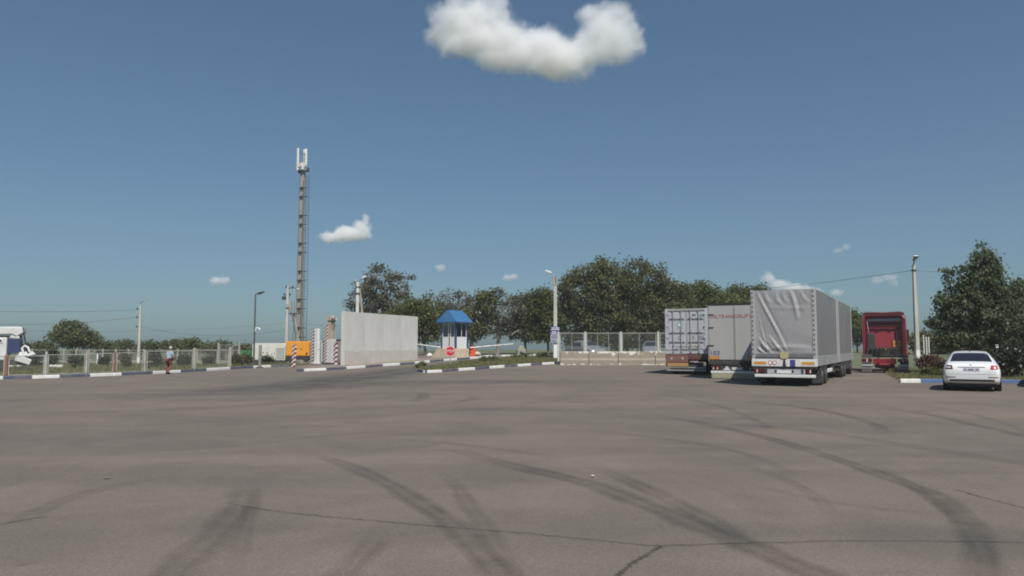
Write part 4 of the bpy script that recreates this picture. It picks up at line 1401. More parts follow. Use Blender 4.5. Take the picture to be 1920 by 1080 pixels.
# ------------------------------------------------------------------ vehicles
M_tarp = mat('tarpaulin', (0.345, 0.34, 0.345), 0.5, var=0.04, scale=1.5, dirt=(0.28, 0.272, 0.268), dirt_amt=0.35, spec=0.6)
M_tarp_shaded = mat('side_tarpaulin_shaded', (0.205, 0.203, 0.21), 0.45, var=0.06, scale=1.2, dirt=(0.16, 0.15, 0.148), dirt_amt=0.6)  # same sheet, colour darkened to carry the shade of the lorry's side
M_strip = mat('tarp_edge', (0.40, 0.395, 0.39), 0.5, var=0.06, dirt=(0.4, 0.39, 0.37), dirt_amt=0.4)
M_band = mat('tarp_band', (0.17, 0.17, 0.18), 0.6, var=0.15, scale=4)
M_board = mat('drop_board', (0.36, 0.365, 0.37), 0.5, 0.2, var=0.1, scale=4, dirt=(0.22, 0.2, 0.18), dirt_amt=0.5)
M_amber = mat('amber_plate', (0.62, 0.31, 0.06), 0.5, var=0.1)
M_amber_red = mat('plate_edge_red', (0.55, 0.10, 0.03), 0.5)
M_tail = mat('tail_light', (0.10, 0.009, 0.012), 0.25, var=0.1, spec=0.6)
M_tail_glint = mat('tail_light_glint', (0.42, 0.015, 0.02), 0.25, spec=0.6)  # car's right tail light, its bright reflection painted into the red
M_yellow = mat('yellow_plate', (0.46, 0.41, 0.22), 0.5, var=0.1)
M_box = mat('trailer_box', (0.42, 0.415, 0.40), 0.5, var=0.04, scale=1.0, dirt=(0.36, 0.35, 0.33), dirt_amt=0.4, stretch=(1, 1, 0.25))
M_cont = mat('container_paint', (0.50, 0.515, 0.55), 0.5, 0.0, var=0.06, scale=2, dirt=(0.36, 0.35, 0.36), dirt_amt=0.4)
M_chassis_red = mat('chassis_red', (0.14, 0.07, 0.06), 0.7, var=0.2, scale=4, dirt=(0.15, 0.11, 0.09), dirt_amt=0.5)
M_chassis = mat('chassis', (0.06, 0.058, 0.057), 0.7, 0.2, var=0.3, scale=6, dirt=(0.14, 0.12, 0.105), dirt_amt=0.4)
M_cab_red = mat('cab_red', (0.24, 0.016, 0.03), 0.35, var=0.06, scale=2, coat=0.4, dirt=(0.25, 0.03, 0.04), dirt_amt=0.3)
M_cab_dark = mat('cab_dark_red', (0.10, 0.012, 0.02), 0.4, coat=0.3)
M_rim = mat('steel_rim', (0.42, 0.42, 0.41), 0.5, 0.5, var=0.15, scale=10, dirt=(0.2, 0.18, 0.16), dirt_amt=0.5)
M_guard = mat('mudguard', (0.05, 0.052, 0.055), 0.6, var=0.2)
M_bumper_white = mat('bumper_white', (0.72, 0.72, 0.71), 0.5, var=0.06, dirt=(0.5, 0.48, 0.45), dirt_amt=0.3)
M_flap = mat('pale_flap', (0.37, 0.35, 0.26), 0.8, var=0.15, scale=5)
M_letter_red = mat('letter_red', (0.36, 0.13, 0.12), 0.6)
M_letter_blue = mat('letter_blue', (0.06, 0.09, 0.22), 0.6)
M_letter_grey = mat('letter_grey', (0.13, 0.13, 0.15), 0.6)
M_chrome = mat('chrome', (0.6, 0.6, 0.6), 0.2, 0.9)

_wheels = {}

def wheel(root, x, y, r=0.5, w=0.3, side=1, rim=None):
    key = (r, w, side)
    if key not in _wheels:
        h = w / 2
        t = MB().lathe([(r * 0.56, -h * 0.9), (r * 0.62, -h), (r * 0.9, -h), (r * 0.985, -h * 0.78), (r, -h * 0.4), (r, h * 0.4), (r * 0.985, h * 0.78), (r * 0.9, h), (r * 0.62, h), (r * 0.56, h * 0.9)], axis='x', n=28).mesh('wheel', M_rubber, smooth=True)
        s = side
        prof = [(r * 0.57, -h * 0.8 * s), (r * 0.57, h * 0.85 * s), (r * 0.52, h * 0.7 * s), (r * 0.46, h * 0.25 * s), (r * 0.3, h * 0.2 * s), (r * 0.27, h * 0.75 * s), (r * 0.2, h * 0.95 * s), (0.0, h * 1.0 * s)]
        m = MB().lathe(prof, axis='x', n=24)
        for k in range(8):
            a = k * math.pi / 4
            m.lathe([(0.02 * r / 0.5, h * 0.22 * s), (0.02 * r / 0.5, h * 0.36 * s)], axis='x', n=6, c=(0, math.cos(a) * r * 0.38, math.sin(a) * r * 0.38))
        _wheels[key] = (t, m.mesh('rim', rim or M_rim, smooth=True))
    t, m = _wheels[key]
    o = put('wheel', t, root, (x, y, r))
    put('rim', m, o)
    return o

def vloc(px, y, h):
    x = (px - 960) / F_PX * (0.997 * y - 0.08)
    return Vector((x, y, 0))

def wrinkled_tarp(W_, Hh, nx=70, nz=64):
    """The loose rear sheet: long diagonal creases from the upper left, hanging folds at the top, bunched folds bottom left."""
    creases = [((-0.42, 0.97), (-0.30, 0.70), (-0.12, 0.42), (0.04, 0.06), 0.055, 0.022),
               ((-0.40, 0.60), (-0.36, 0.35), (-0.30, 0.15), (-0.26, 0.02), 0.035, 0.012),
               ((0.13, 0.99), (0.19, 0.85), (0.22, 0.72), (0.24, 0.55), 0.05, 0.03),
               ((-0.08, 0.98), (-0.12, 0.88), (-0.08, 0.80), (0.02, 0.75), 0.03, 0.03),
               ((0.30, 0.98), (0.33, 0.9), (0.36, 0.84), (0.42, 0.8), 0.025, 0.025),
               ((-0.34, 0.16), (-0.30, 0.1), (-0.24, 0.04), (-0.2, 0.0), 0.05, 0.022),
               ((-0.44, 0.10), (-0.40, 0.06), (-0.36, 0.03), (-0.3, 0.0), 0.05, 0.02),
               ((-0.22, 0.26), (-0.14, 0.15), (-0.08, 0.08), (-0.02, 0.02), 0.045, 0.02),
               ((-0.40, 0.24), (-0.37, 0.2), (-0.33, 0.12), (-0.31, 0.08), 0.04, 0.016),
               ((-0.28, 0.98), (-0.30, 0.92), (-0.26, 0.84), (-0.2, 0.8), 0.025, 0.03),
               ((0.02, 0.98), (0.0, 0.9), (0.04, 0.82), (0.08, 0.8), 0.02, 0.03),
               ((-0.45, 0.05), (-0.2, 0.1), (0.2, 0.12), (0.45, 0.08), 0.02, 0.03),
               ((-0.2, 0.73), (0.05, 0.70), (0.2, 0.715), (0.4, 0.7), 0.015, 0.03)]
    u = np.linspace(-0.5, 0.5, nx)
    w = np.linspace(0, 1, nz)
    U, V_ = np.meshgrid(u, w)
    D = 0.02 * np.sin(U * 4 + 1) * np.sin(V_ * 3) + 0.012 * np.sin(V_ * 17 + U * 5) * np.exp(-((V_ - 0.1) / 0.2) ** 2)
    asp = Hh / W_
    for a, b, c, d, amp, wid in creases:
        ts = np.linspace(0, 1, 40)
        cx = (1 - ts) ** 3 * a[0] + 3 * (1 - ts) ** 2 * ts * b[0] + 3 * (1 - ts) * ts ** 2 * c[0] + ts ** 3 * d[0]
        cz = (1 - ts) ** 3 * a[1] + 3 * (1 - ts) ** 2 * ts * b[1] + 3 * (1 - ts) * ts ** 2 * c[1] + ts ** 3 * d[1]
        dist = np.sqrt((U[..., None] - cx) ** 2 + ((V_[..., None] - cz) * asp) ** 2)
        j = dist.argmin(-1)
        dm = dist.min(-1)
        tt = ts[j]
        s = np.sin(np.clip(tt, 0.03, 0.97) * math.pi) ** 0.4
        sx = np.sign((U - cx[j]))
        D += 0.8 * amp * s * (np.exp(-(dm / wid) ** 2) - 0.55 * np.exp(-((dm - wid * 1.9) / (wid * 1.1)) ** 2) * (sx > 0))
    edge = np.minimum(1, np.minimum((0.5 - np.abs(U)) / 0.05, np.minimum(V_ / 0.03, (1 - V_) / 0.03)))
    D *= edge
    vs = [(U[j, i] * W_, -D[j, i], V_[j, i] * Hh) for j in range(nz) for i in range(nx)]
    fs = [(j * nx + i, j * nx + i + 1, (j + 1) * nx + i + 1, (j + 1) * nx + i) for j in range(nz - 1) for i in range(nx - 1)]
    return MB().add(vs, fs)

# ---- road train under grey tarpaulin (rear trailer, then lorry)
HD = R(29)
fw = Vector((math.sin(HD), math.cos(HD), 0))
rt = Vector((math.cos(HD), -math.sin(HD), 0))
RR = Vector((12.22, 30.0, 0))                       # rear right corner on the ground
A0 = RR - rt * 1.275
tr = thing('tarpaulin_trailer', 'grey tarpaulin trailer with a creased rear sheet and white under-run bar', 'trailer', A0, -HD)
HW, ZB, ZT, LT = 1.275, 1.12, 3.93, 8.0

def tarp_box(root, y0, y1, rear=True, zb=ZB, zt=ZT):
    MB().bb(-HW + 0.06, HW - 0.06, y0 + 0.04, y1 - 0.03, zb - 0.3, zt - 0.02).build('tarp_frame', M_tarp_shaded, root)
    # side sheets, gently bellied between the posts
    n = 26
    for s in (-1, 1):
        vs, fs = [], []
        for i in range(n + 1):
            f = i / n
            for k in range(7):
                g = k / 6
                bulge = 0.018 * math.sin(f * math.pi * 5) * math.sin(g * math.pi) + 0.006 * math.sin(f * 40 + g * 5)
                vs.append((s * (HW - 0.028 + bulge), y0 + 0.05 + f * (y1 - y0 - 0.1), zb + 0.02 + g * (zt - zb - 0.03)))
        for i in range(n):
            for k in range(6):
                fs.append((i * 7 + k, i * 7 + k + 1, (i + 1) * 7 + k + 1, (i + 1) * 7 + k))
        MB().add(vs, fs).build('side_tarp', M_tarp_shaded, root, smooth=True)
        b = 4
        for q in range(b):
            ya, yb = y0 + 0.06 + (y1 - y0 - 0.12) * q / b, y0 + 0.06 + (y1 - y0 - 0.12) * (q + 1) / b
            MB().bb(s * (HW - 0.055), s * (HW - 0.008), ya + 0.015, yb - 0.015, zb - 0.30, zb + 0.10).build('drop_side', M_board, root, bevel=0.008)
    for y in (y0, y1 - 0.08):
        for s in (-1, 1):
            o = MB().bb(s * (HW - 0.09), s * (HW + 0.006), y - 0.004, y + 0.084, zb - 0.3, zt + 0.03).build('corner_post', M_strip, root, bevel=0.01)
    MB().bb(-HW + 0.02, HW - 0.02, y0 + 0.05, y1 - 0.05, zt - 0.018, zt + 0.012).build('roof_sheet', M_tarp, root)
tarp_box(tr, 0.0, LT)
tw, th = 2.36, ZT - ZB - 0.20
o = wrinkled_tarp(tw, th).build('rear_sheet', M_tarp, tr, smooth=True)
o.location = (0, -0.03, ZB + 0.2)
for s in (-1, 1):
    e = MB().bb(s * 1.12, s * 1.255, -0.05, -0.006, ZB, ZT + 0.02).build('edge_strip', M_strip, tr, bevel=0.008)
    for k in range(14):
        z = ZB + 0.2 + k * 0.195
        MB().bb(s * 1.19 - 0.025, s * 1.19 + 0.025, -0.068, -0.051, z - 0.03, z + 0.03).build('eyelet', M_band, e)
MB().bb(-1.12, 1.12, -0.035, -0.004, ZB + 0.02, ZB + 0.2).build('lower_band', M_band, tr)
MB().bb(-1.12, 1.12, -0.06, -0.036, ZB + 0.0, ZB + 0.05).build('closing_bar', M_dark, tr)
sl = MB().bb(-1.27, 1.27, -0.06, -0.006, 0.80, ZB - 0.01).build('rear_sill', M_bumper_white, tr, bevel=0.01)
for x0, x1 in ((-1.18, -0.68), (0.68, 1.18)):
    pl = MB().bb(x0 - 0.03, x1 + 0.03, -0.066, -0.061, 0.84, 1.03).build('marker_plate', M_signwhite, sl)
    MB().bb(x0, x1, -0.071, -0.067, 0.875, 1.0).build('amber_face', M_amber, pl)
for x in (-0.54, -0.36):
    d = MB().lathe([(0.085, -0.067), (0.085, -0.061)], axis='y', n=20, c=(x, 0, 0.95)).build('speed_disc', M_stopred, sl)
    MB().lathe([(0.062, -0.070), (0.062, -0.0672)], axis='y', n=20, c=(x, 0, 0.95)).build('disc_face', M_signwhite, d)
MB().bb(0.24, 0.44, -0.068, -0.061, 0.80, 1.08).build('blue_plate', mat('plate_blue', (0.06, 0.06, 0.25), 0.5), sl)
yp = MB().prism([(-0.17, 0.05), (-0.17, 0.2), (-0.1, 0.27), (0.1, 0.27), (0.17, 0.2), (0.17, 0.05), (0.1, -0.02), (-0.1, -0.02)], -0.085, -0.065).build('yellow_sign', M_yellow, tr, loc=(0.02, 0, 1.13), bevel=0.006)
MB().prism([(-0.03, 0), (0.03, 0), (0.07, -0.33), (-0.07, -0.33)], -0.075, -0.0615).build('sign_bracket', M_dark, tr, loc=(0.02, 0, 1.12))
MB().bb(-1.25, 1.25, -0.02, 0.06, 0.70, 0.795).build('rear_beam', M_chassis, tr)
for x0, x1 in ((-1.2, -0.80), (0.86, 1.06)):
    h_ = MB().bb(x0, x1, -0.04, 0.05, 0.53, 0.69).build('light_cluster', M_tail, tr, bevel=0.01)
    MB().bb(x0 + 0.12, x0 + 0.16, -0.045, -0.0405, 0.55, 0.67).build('reflector', M_bumper_white, h_)
np_ = MB().bb(-0.76, 0.80, -0.02, 0.04, 0.50, 0.69).build('plate_panel', M_siggrey, tr)
MB().bb(-0.28, 0.28, -0.026, -0.021, 0.53, 0.645).build('number_plate', M_bumper_white, np_)
for x in (-0.33, 0.33):
    MB().bb(x - 0.03, x + 0.03, -0.04, -0.021, 0.56, 0.66).build('catch', M_black, np_)
MB().bb(-1.16, 1.2, -0.10, -0.04, 0.36, 0.48).build('under_run_bar', M_bumper_white, tr, bevel=0.012)
for x in (-0.7, 0.7):
    MB().bb(x - 0.04, x + 0.04, -0.04, 0.3, 0.38, 0.7).build('bar_bracket', M_chassis, tr)
for s in (-1, 1):
    MB().bb(s * 0.42 - 0.06, s * 0.42 + 0.06, 0.1, LT - 0.1, 0.55, 0.82).build('chassis_rail', M_chassis, tr)
    for y in (1.75, 3.05):
        wheel(tr, s * 1.08, y, 0.49, 0.34, s)
        MB().bb(s * 0.91, s * 1.26, y - 0.58, y + 0.58, 1.0 - 0.03, 1.0).build('mudguard', M_guard, tr) if False else None
    MB().bb(s * 0.90, s * 1.26, 1.10, 1.13, 0.10, 0.72).build('mud_flap', M_guard, tr)
    MB().bb(s * 1.16, s * 1.24, 3.8, 5.6, 0.45, 0.62).build('side_guard', M_bumper_white, tr, bevel=0.02)
    MB().bb(s * 0.7, s * 1.2, 5.7, 6.8, 0.42, 0.78).build('tool_box', M_chassis, tr, bevel=0.02)
for y in (1.75, 3.05):
    MB().tube([(-1.0, y, 0.49), (1.0, y, 0.49)], 0.07, 8).build('axle', M_chassis, tr)
MB().bb(-0.08, 0.08, LT, LT + 1.2, 0.55, 0.7).build('drawbar', M_chassis, tr)

# lorry pulling it
A1 = A0 + fw * (LT + 0.75)
lo = thing('tarpaulin_lorry', 'grey tarpaulin lorry coupled in front of the creased trailer', 'lorry', A1, -HD)
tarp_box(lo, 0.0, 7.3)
MB().bb(-1.2, 1.2, 0.05, 7.2, 0.62, 0.8).build('chassis', M_chassis, lo)
MB().bb(-1.2, 1.2, -0.02, 0.05, 0.4, 0.52).build('under_run_bar', M_chassis, lo)
for s in (-1, 1):
    for y in (1.5, 2.85, 6.6):
        wheel(lo, s * 1.08, y, 0.5, 0.34, s)
    MB().bb(s * 0.75, s * 1.24, 3.6, 5.6, 0.35, 0.85).build('fuel_tank', M_guard, lo, bevel=0.06)
for y in (1.5, 2.85, 6.6):
    MB().tube([(-1.0, y, 0.5), (1.0, y, 0.5)], 0.08, 8).build('axle', M_chassis, lo)
cb = MB().prism([(7.45, 0.5), (7.45, 2.9), (7.7, 3.1), (8.6, 2.9), (8.95, 1.9), (9.0, 0.5)], -1.1, 1.1, plane='yz').build('cab', M_bumper_white, lo, bevel=0.06)
for s in (-1, 1):
    MB().prism([(7.9, 1.75), (7.9, 2.6), (8.5, 2.6), (8.75, 1.8)], s * 1.102, s * 1.11, plane='yz').build('side_window', M_pane, cb)
    m_ = MB().bb(s * 1.26, s * 1.48, 8.3, 8.44, 2.05, 2.75).build('mirror', M_black, lo, bevel=0.03)
    MB().tube([(s * 1.08, 8.3, 2.7), (s * 1.4, 8.37, 2.7)], 0.025, 5).build('mirror_arm', M_black, m_)
MB().prism([(8.97, 1.9), (8.99, 1.9), (8.64, 2.85), (8.62, 2.85)], -1.0, 1.0, plane='yz').build('windscreen', M_pane, cb)

# ---- plain box trailer with red lettering
HB = R(27.5)
fw = Vector((math.sin(HB), math.cos(HB), 0)); rt = Vector((math.cos(HB), -math.sin(HB), 0))
LR = vloc(1329, 37.6, 0)
B0 = LR + rt * 1.25
bx = thing('box_trailer', 'pale grey box trailer with faded red lettering across its rear doors', 'trailer', B0, -HB)
HW2, zb, zt = 1.25, 0.90, 3.68
MB().bb(-HW2, HW2, 0.05, 12.8, zb, zt - 0.02).build('box_body', M_box, bx, bevel=0.01)
MB().bb(-HW2 - 0.01, HW2 + 0.01, -0.01, 12.82, zt - 0.018, zt + 0.06).build('roof_edge', M_black, bx)
for s in (-1, 1):
    d = MB().bb(s * 0.008, s * (HW2 - 0.045), -0.01, 0.046, zb + 0.05, zt - 0.05).build('rear_door', M_box, bx, bevel=0.008)
    for z in (zb + 0.75, zb + 1.65, zb + 2.3):
        MB().bb(s * (HW2 - 0.27), s * (HW2 - 0.02), -0.032, -0.0105, z - 0.025, z + 0.025).build('hinge', M_dark, d)
    MB().bb(s * (HW2 - 0.04), s * (HW2 + 0.005), -0.012, 0.048, zb - 0.02, zt - 0.022).build('frame_post', M_board, bx)
MB().tube([(0.09, -0.03, zb + 0.08), (0.09, -0.03, zt - 0.1)], 0.014, 6).build('lock_rod', M_box, bx)
put('lettering', text_mesh('lettering', 'DELTRANSGRUP', 0.24, M_letter_red, width=1.86), bx, (-0.22, -0.016, 3.10))
put('lettering', text_mesh('lettering', 'F', 0.24, M_letter_red, width=0.13), bx, (0.86, -0.016, 3.10))
put('number_lettering', text_mesh('number_lettering', '103', 0.30, M_letter_blue, width=0.42), bx, (-0.93, -0.016, 1.28))
for x0, x1 in ((-1.2, -0.72), (0.66, 1.14)):
    q = MB().bb(x0, x1, -0.02, -0.0105, 0.96, 1.13).build('marker_plate', M_amber_red, bx)
    MB().bb(x0 + 0.03, x1 - 0.03, -0.024, -0.0205, 0.985, 1.105).build('amber_face', M_amber, q)
MB().bb(-HW2, HW2, -0.02, 0.3, 0.70, zb - 0.005).build('rear_sill', M_chassis, bx, bevel=0.01)
lt_ = MB().bb(-1.12, 1.12, 0.0, 0.08, 0.42, 0.66).build('light_board', M_chassis, bx)
for x0, x1 in ((-1.1, -0.68), (0.68, 1.1)):
    h_ = MB().bb(x0, x1, -0.03, -0.002, 0.45, 0.63).build('light_cluster', M_tail, lt_, bevel=0.008)
    for k in (0.06, 0.26):
        MB().bb(x0 + k, x0 + k + 0.05, -0.036, -0.0305, 0.47, 0.57).build('reflector', M_bumper_white, h_)
MB().prism([(-0.55, 0.44), (-0.36, 0.64), (-0.18, 0.44)], -0.03, -0.003).build('warning_triangle', M_bumper_white, lt_)
MB().bb(-0.12, 0.4, -0.02, -0.003, 0.46, 0.58).build('number_plate', M_bumper_white, lt_)
MB().bb(-1.14, 1.14, -0.06, 0.02, 0.28, 0.40).build('under_run_bar', M_bumper_white, bx, bevel=0.01)
fl = MB().bb(-1.1, 1.1, -0.05, -0.035, 0.03, 0.275).build('spray_flap', M_flap, bx)
for x0, x1 in ((-1.0, -0.85), (-0.45, 0.5)):
    for k in range(int((x1 - x0) / 0.12) + 1):
        MB().bb(x0 + k * 0.12, x0 + k * 0.12 + 0.085, -0.055, -0.0505, 0.1, 0.2).build('worn_print', M_yellow, fl)
for s in (-1, 1):
    for y in (2.6, 3.9, 5.2):
        wheel(bx, s * 1.06, y, 0.49, 0.36, s)
    MB().bb(s * 0.85, s * 1.24, 1.9, 1.93, 0.08, 0.8).build('mud_flap', M_black, bx)
    MB().bb(s * 0.42 - 0.06, s * 0.42 + 0.06, 0.1, 12, 0.6, 0.88).build('chassis_rail', M_chassis, bx)
    MB().bb(s * 1.0, s * 1.06, 9.8, 9.9, 0, 0.7).build('landing_leg', M_chassis, bx)

# ---- container on a skeletal chassis
HC = R(29)
fw = Vector((math.sin(HC), math.cos(HC), 0)); rt = Vector((math.cos(HC), -math.sin(HC), 0))
LR = vloc(1248, 43.4, 0)
C0 = LR + rt * 1.22
ch = thing('container_chassis', 'rusty red skeletal trailer chassis carrying the light grey container', 'trailer', C0, -HC)
cz = 1.17
MB().bb(-1.22, 1.22, 0.0, 0.3, 0.86, cz - 0.01).build('rear_bolster', M_chassis_red, ch, bevel=0.01)
for s in (-1, 1):
    MB().bb(s * 0.45 - 0.07, s * 0.45 + 0.07, 0.3, 12.2, 0.75, cz - 0.01).build('chassis_rail', M_chassis_red, ch)
    for y in (1.6, 2.9, 4.2):
        wheel(ch, s * 1.06, y, 0.5, 0.36, s)
    MB().bb(s * 0.86, s * 1.24, 1.0, 1.03, 0.1, 0.9).build('mud_flap', M_black, ch)
    MB().bb(s * 1.0, s * 1.08, 9.5, 9.6, 0, 0.8).build('landing_leg', M_chassis, ch)
    MB().bb(s * 0.88, s * 1.24, 1.05, 4.8, 1.03, 1.06).build('mudguard', M_black, ch)
for y in (4.6, 8.0, 11.9):
    MB().bb(-1.2, 1.2, y, y + 0.2, 0.9, cz - 0.01).build('bolster', M_chassis_red, ch)
MB().bb(-1.18, 0.1, -0.05, -0.004, 0.70, 1.06).build('tail_board', mat('tail_board_red', (0.24, 0.11, 0.095), 0.7, var=0.15), ch, bevel=0.01)
MB().bb(-1.1, 0.12, -0.08, -0.055, 0.45, 0.66).build('amber_panel', mat('dusty_amber', (0.46, 0.27, 0.12), 0.6, var=0.12), ch, bevel=0.01)
for x in (-0.85, -0.2):
    MB().bb(x - 0.06, x + 0.06, -0.056, -0.0505, 0.86, 0.98).build('reflector', M_siggrey, ch)
MB().bb(0.22, 0.75, -0.03, -0.004, 0.80, 0.90).build('light_cluster', M_tail, ch)
MB().bb(0.2, 0.7, -0.03, 0.02, 0.72, 0.77).build('bracket', M_siggrey, ch)
MB().bb(-1.22, 1.1, -0.06, 0.02, 0.36, 0.43).bb(-1.15, 1.12, -0.08, -0.02, 0.20, 0.28).build('under_run_bar', M_board, ch, bevel=0.01)
MB().bb(-1.2, 0.9, 0.05, 0.3, 0.44, 0.69).build('rear_beam', M_chassis, ch)
MB().bb(-1.0, 1.0, 0.3, 12.0, 0.72, 0.74).build('floor_plate', M_chassis, ch)

ct = thing('shipping_container', 'light grey shipping container with double doors and lock rods', 'container', C0 + Vector((0, 0, cz)), -HC)
CH, CL = 2.6, 6.06 * 2
nr = 60
# corrugated sides
for s in (-1, 1):
    vs, fs = [], []
    for i in range(nr + 1):
        y = 0.18 + (CL - 0.36) * i / nr
        x = s * (1.215 if (i // 2) % 2 == 0 else 1.18)
        vs += [(x, y, 0.15), (x, y, CH - 0.12)]
    fs = [(2 * i, 2 * i + 2, 2 * i + 3, 2 * i + 1) for i in range(nr)]
    MB().add(vs, fs).build('corrugated_side', M_cont, ct)
MB().bb(-1.17, 1.17, 0.1, CL - 0.1, 0.1, CH - 0.06).build('inner_box', M_cont, ct)
for y in (0.0, CL - 0.16):
    for s in (-1, 1):
        MB().bb(s * 1.06, s * 1.22, y, y + 0.16, 0.0, CH).build('corner_post', M_cont, ct, bevel=0.01)
MB().bb(-1.06, 1.06, 0.0, 0.12, CH - 0.13, CH - 0.01).build('header', M_strip, ct, bevel=0.01)
MB().bb(-1.06, 1.06, 0.0, 0.12, 0.02, 0.15).build('threshold', M_cont, ct, bevel=0.01)
MB().bb(-1.2, 1.2, 0.13, CL - 0.17, CH - 0.055, CH - 0.01).build('roof', M_cont, ct)
for s in (-1, 1):
    d = MB().bb(s * 0.015, s * 1.05, 0.03, 0.08, 0.17, CH - 0.15).build('door', M_cont, ct, bevel=0.012)
    for z0_, z1_ in ((0.26, 0.58), (0.70, 1.12), (1.22, 1.92), (2.02, 2.36)):
        MB().bb(s * 0.1, s * 0.98, 0.018, 0.029, z0_, z1_).build('door_panel', M_cont, d, bevel=0.006)
    for z in (0.64, 1.17, 1.97):
        MB().bb(s * 0.08, s * 1.0, 0.012, 0.029, z - 0.035, z + 0.035).build('recess', M_letter_grey, d)
    for x in (0.27, 0.74):
        r_ = MB().tube([(s * x, -0.022, 0.06), (s * x, -0.022, CH - 0.06)], 0.02, 8).build('lock_rod', M_galv, d)
        for z in (0.12, 0.5, 1.3, 2.1, CH - 0.1):
            MB().bb(s * x - 0.05, s * x + 0.05, -0.045, 0.016, z - 0.035, z + 0.035).build('keeper', M_board, r_)
        MB().bb(min(s * x, s * x - 0.36 * s), max(s * x, s * x - 0.36 * s), -0.06, -0.045, 0.39, 0.43).build('handle', M_letter_grey, r_)
    for z in (0.3, 0.95, 1.6, 2.3):
        MB().bb(s * 1.02, s * 1.13, -0.025, 0.03, z - 0.05, z + 0.05).build('hinge', M_cont, d)
def prints(rows):
    for x, z, w, h, m in rows:
        MB().bb(x - w / 2, x + w / 2, 0.0115, 0.0172, z - h / 2, z + h / 2).build('worn_marking', m, ct)
prints([(-0.78, 2.22, 0.06, 0.09, M_letter_grey), (0.47, 2.22, 0.2, 0.09, M_letter_grey), (0.88, 2.22, 0.16, 0.09, M_board), (0.9, 2.12, 0.14, 0.06, M_board),
        (-0.35, 1.62, 0.3, 0.42, mat('pale_teal', (0.32, 0.43, 0.45), 0.6)), (-0.78, 0.36, 0.28, 0.08, M_signwhite), (0.42, 0.93, 0.14, 0.22, M_board), (0.85, 0.93, 0.3, 0.22, M_board), (0.42, 0.42, 0.36, 0.26, mat('cream_plate', (0.5, 0.48, 0.38), 0.6)), (0.87, 0.32, 0.1, 0.03, M_letter_grey)])
put('lettering', text_mesh('lettering', 'C', 0.32, M_letter_grey), ct, (-0.36, 0.010, 0.92))
MB().lathe([(0.085, -0.002), (0.085, 0.011)], axis='y', n=14, c=(-0.35, 0, 1.66)).build('round_sticker', M_signwhite, ct)

# ---- red tractor unit, seen from behind
HT = R(27)
rt = Vector((math.cos(HT), -math.sin(HT), 0))
T0 = vloc(1659, 44.6, 0)
tc_ = thing('tractor_unit', 'dark red tractor unit with high roof, seen from behind without a trailer', 'tractor unit', T0, -HT)
cy0 = 3.0        # rear of the cab lies this far ahead of the tail lights
CW = 1.22
cab = MB().prism([(-CW, 1.0), (-CW, 3.1), (-CW + 0.1, 3.55), (CW - 0.1, 3.55), (CW, 3.1), (CW, 1.0)], cy0, cy0 + 2.2).build('cab', M_cab_red, tc_, bevel=0.05)
MB().prism([(-1.12, 3.45), (-1.16, 3.72), (-0.9, 3.78), (0, 3.74), (0.9, 3.78), (1.16, 3.72), (1.12, 3.45)], cy0 - 0.35, cy0 + 1.8).build('roof_deflector', M_cab_dark, tc_, bevel=0.05)
MB().bb(-1.0, 1.0, cy0 - 0.02, cy0 + 0.0, 3.08, 3.42).build('deflector_shadow_gap', M_black, tc_) if False else None
for z, m in ((3.28, M_siggrey), (3.02, M_cab_dark), (2.72, M_cab_dark)):
    MB().bb(-0.98, 0.95, cy0 - 0.08, cy0 - 0.003, z - (0.09 if m is M_siggrey else 0.035), z + (0.09 if m is M_siggrey else 0.035)).build('rear_rib', m, tc_, bevel=0.02)
for x in (-0.35, 0.35):
    MB().bb(x - 0.1, x + 0.1, cy0 - 0.11, cy0 - 0.003, 2.62, 2.70).build('roof_bracket', M_cab_dark, tc_, bevel=0.02)
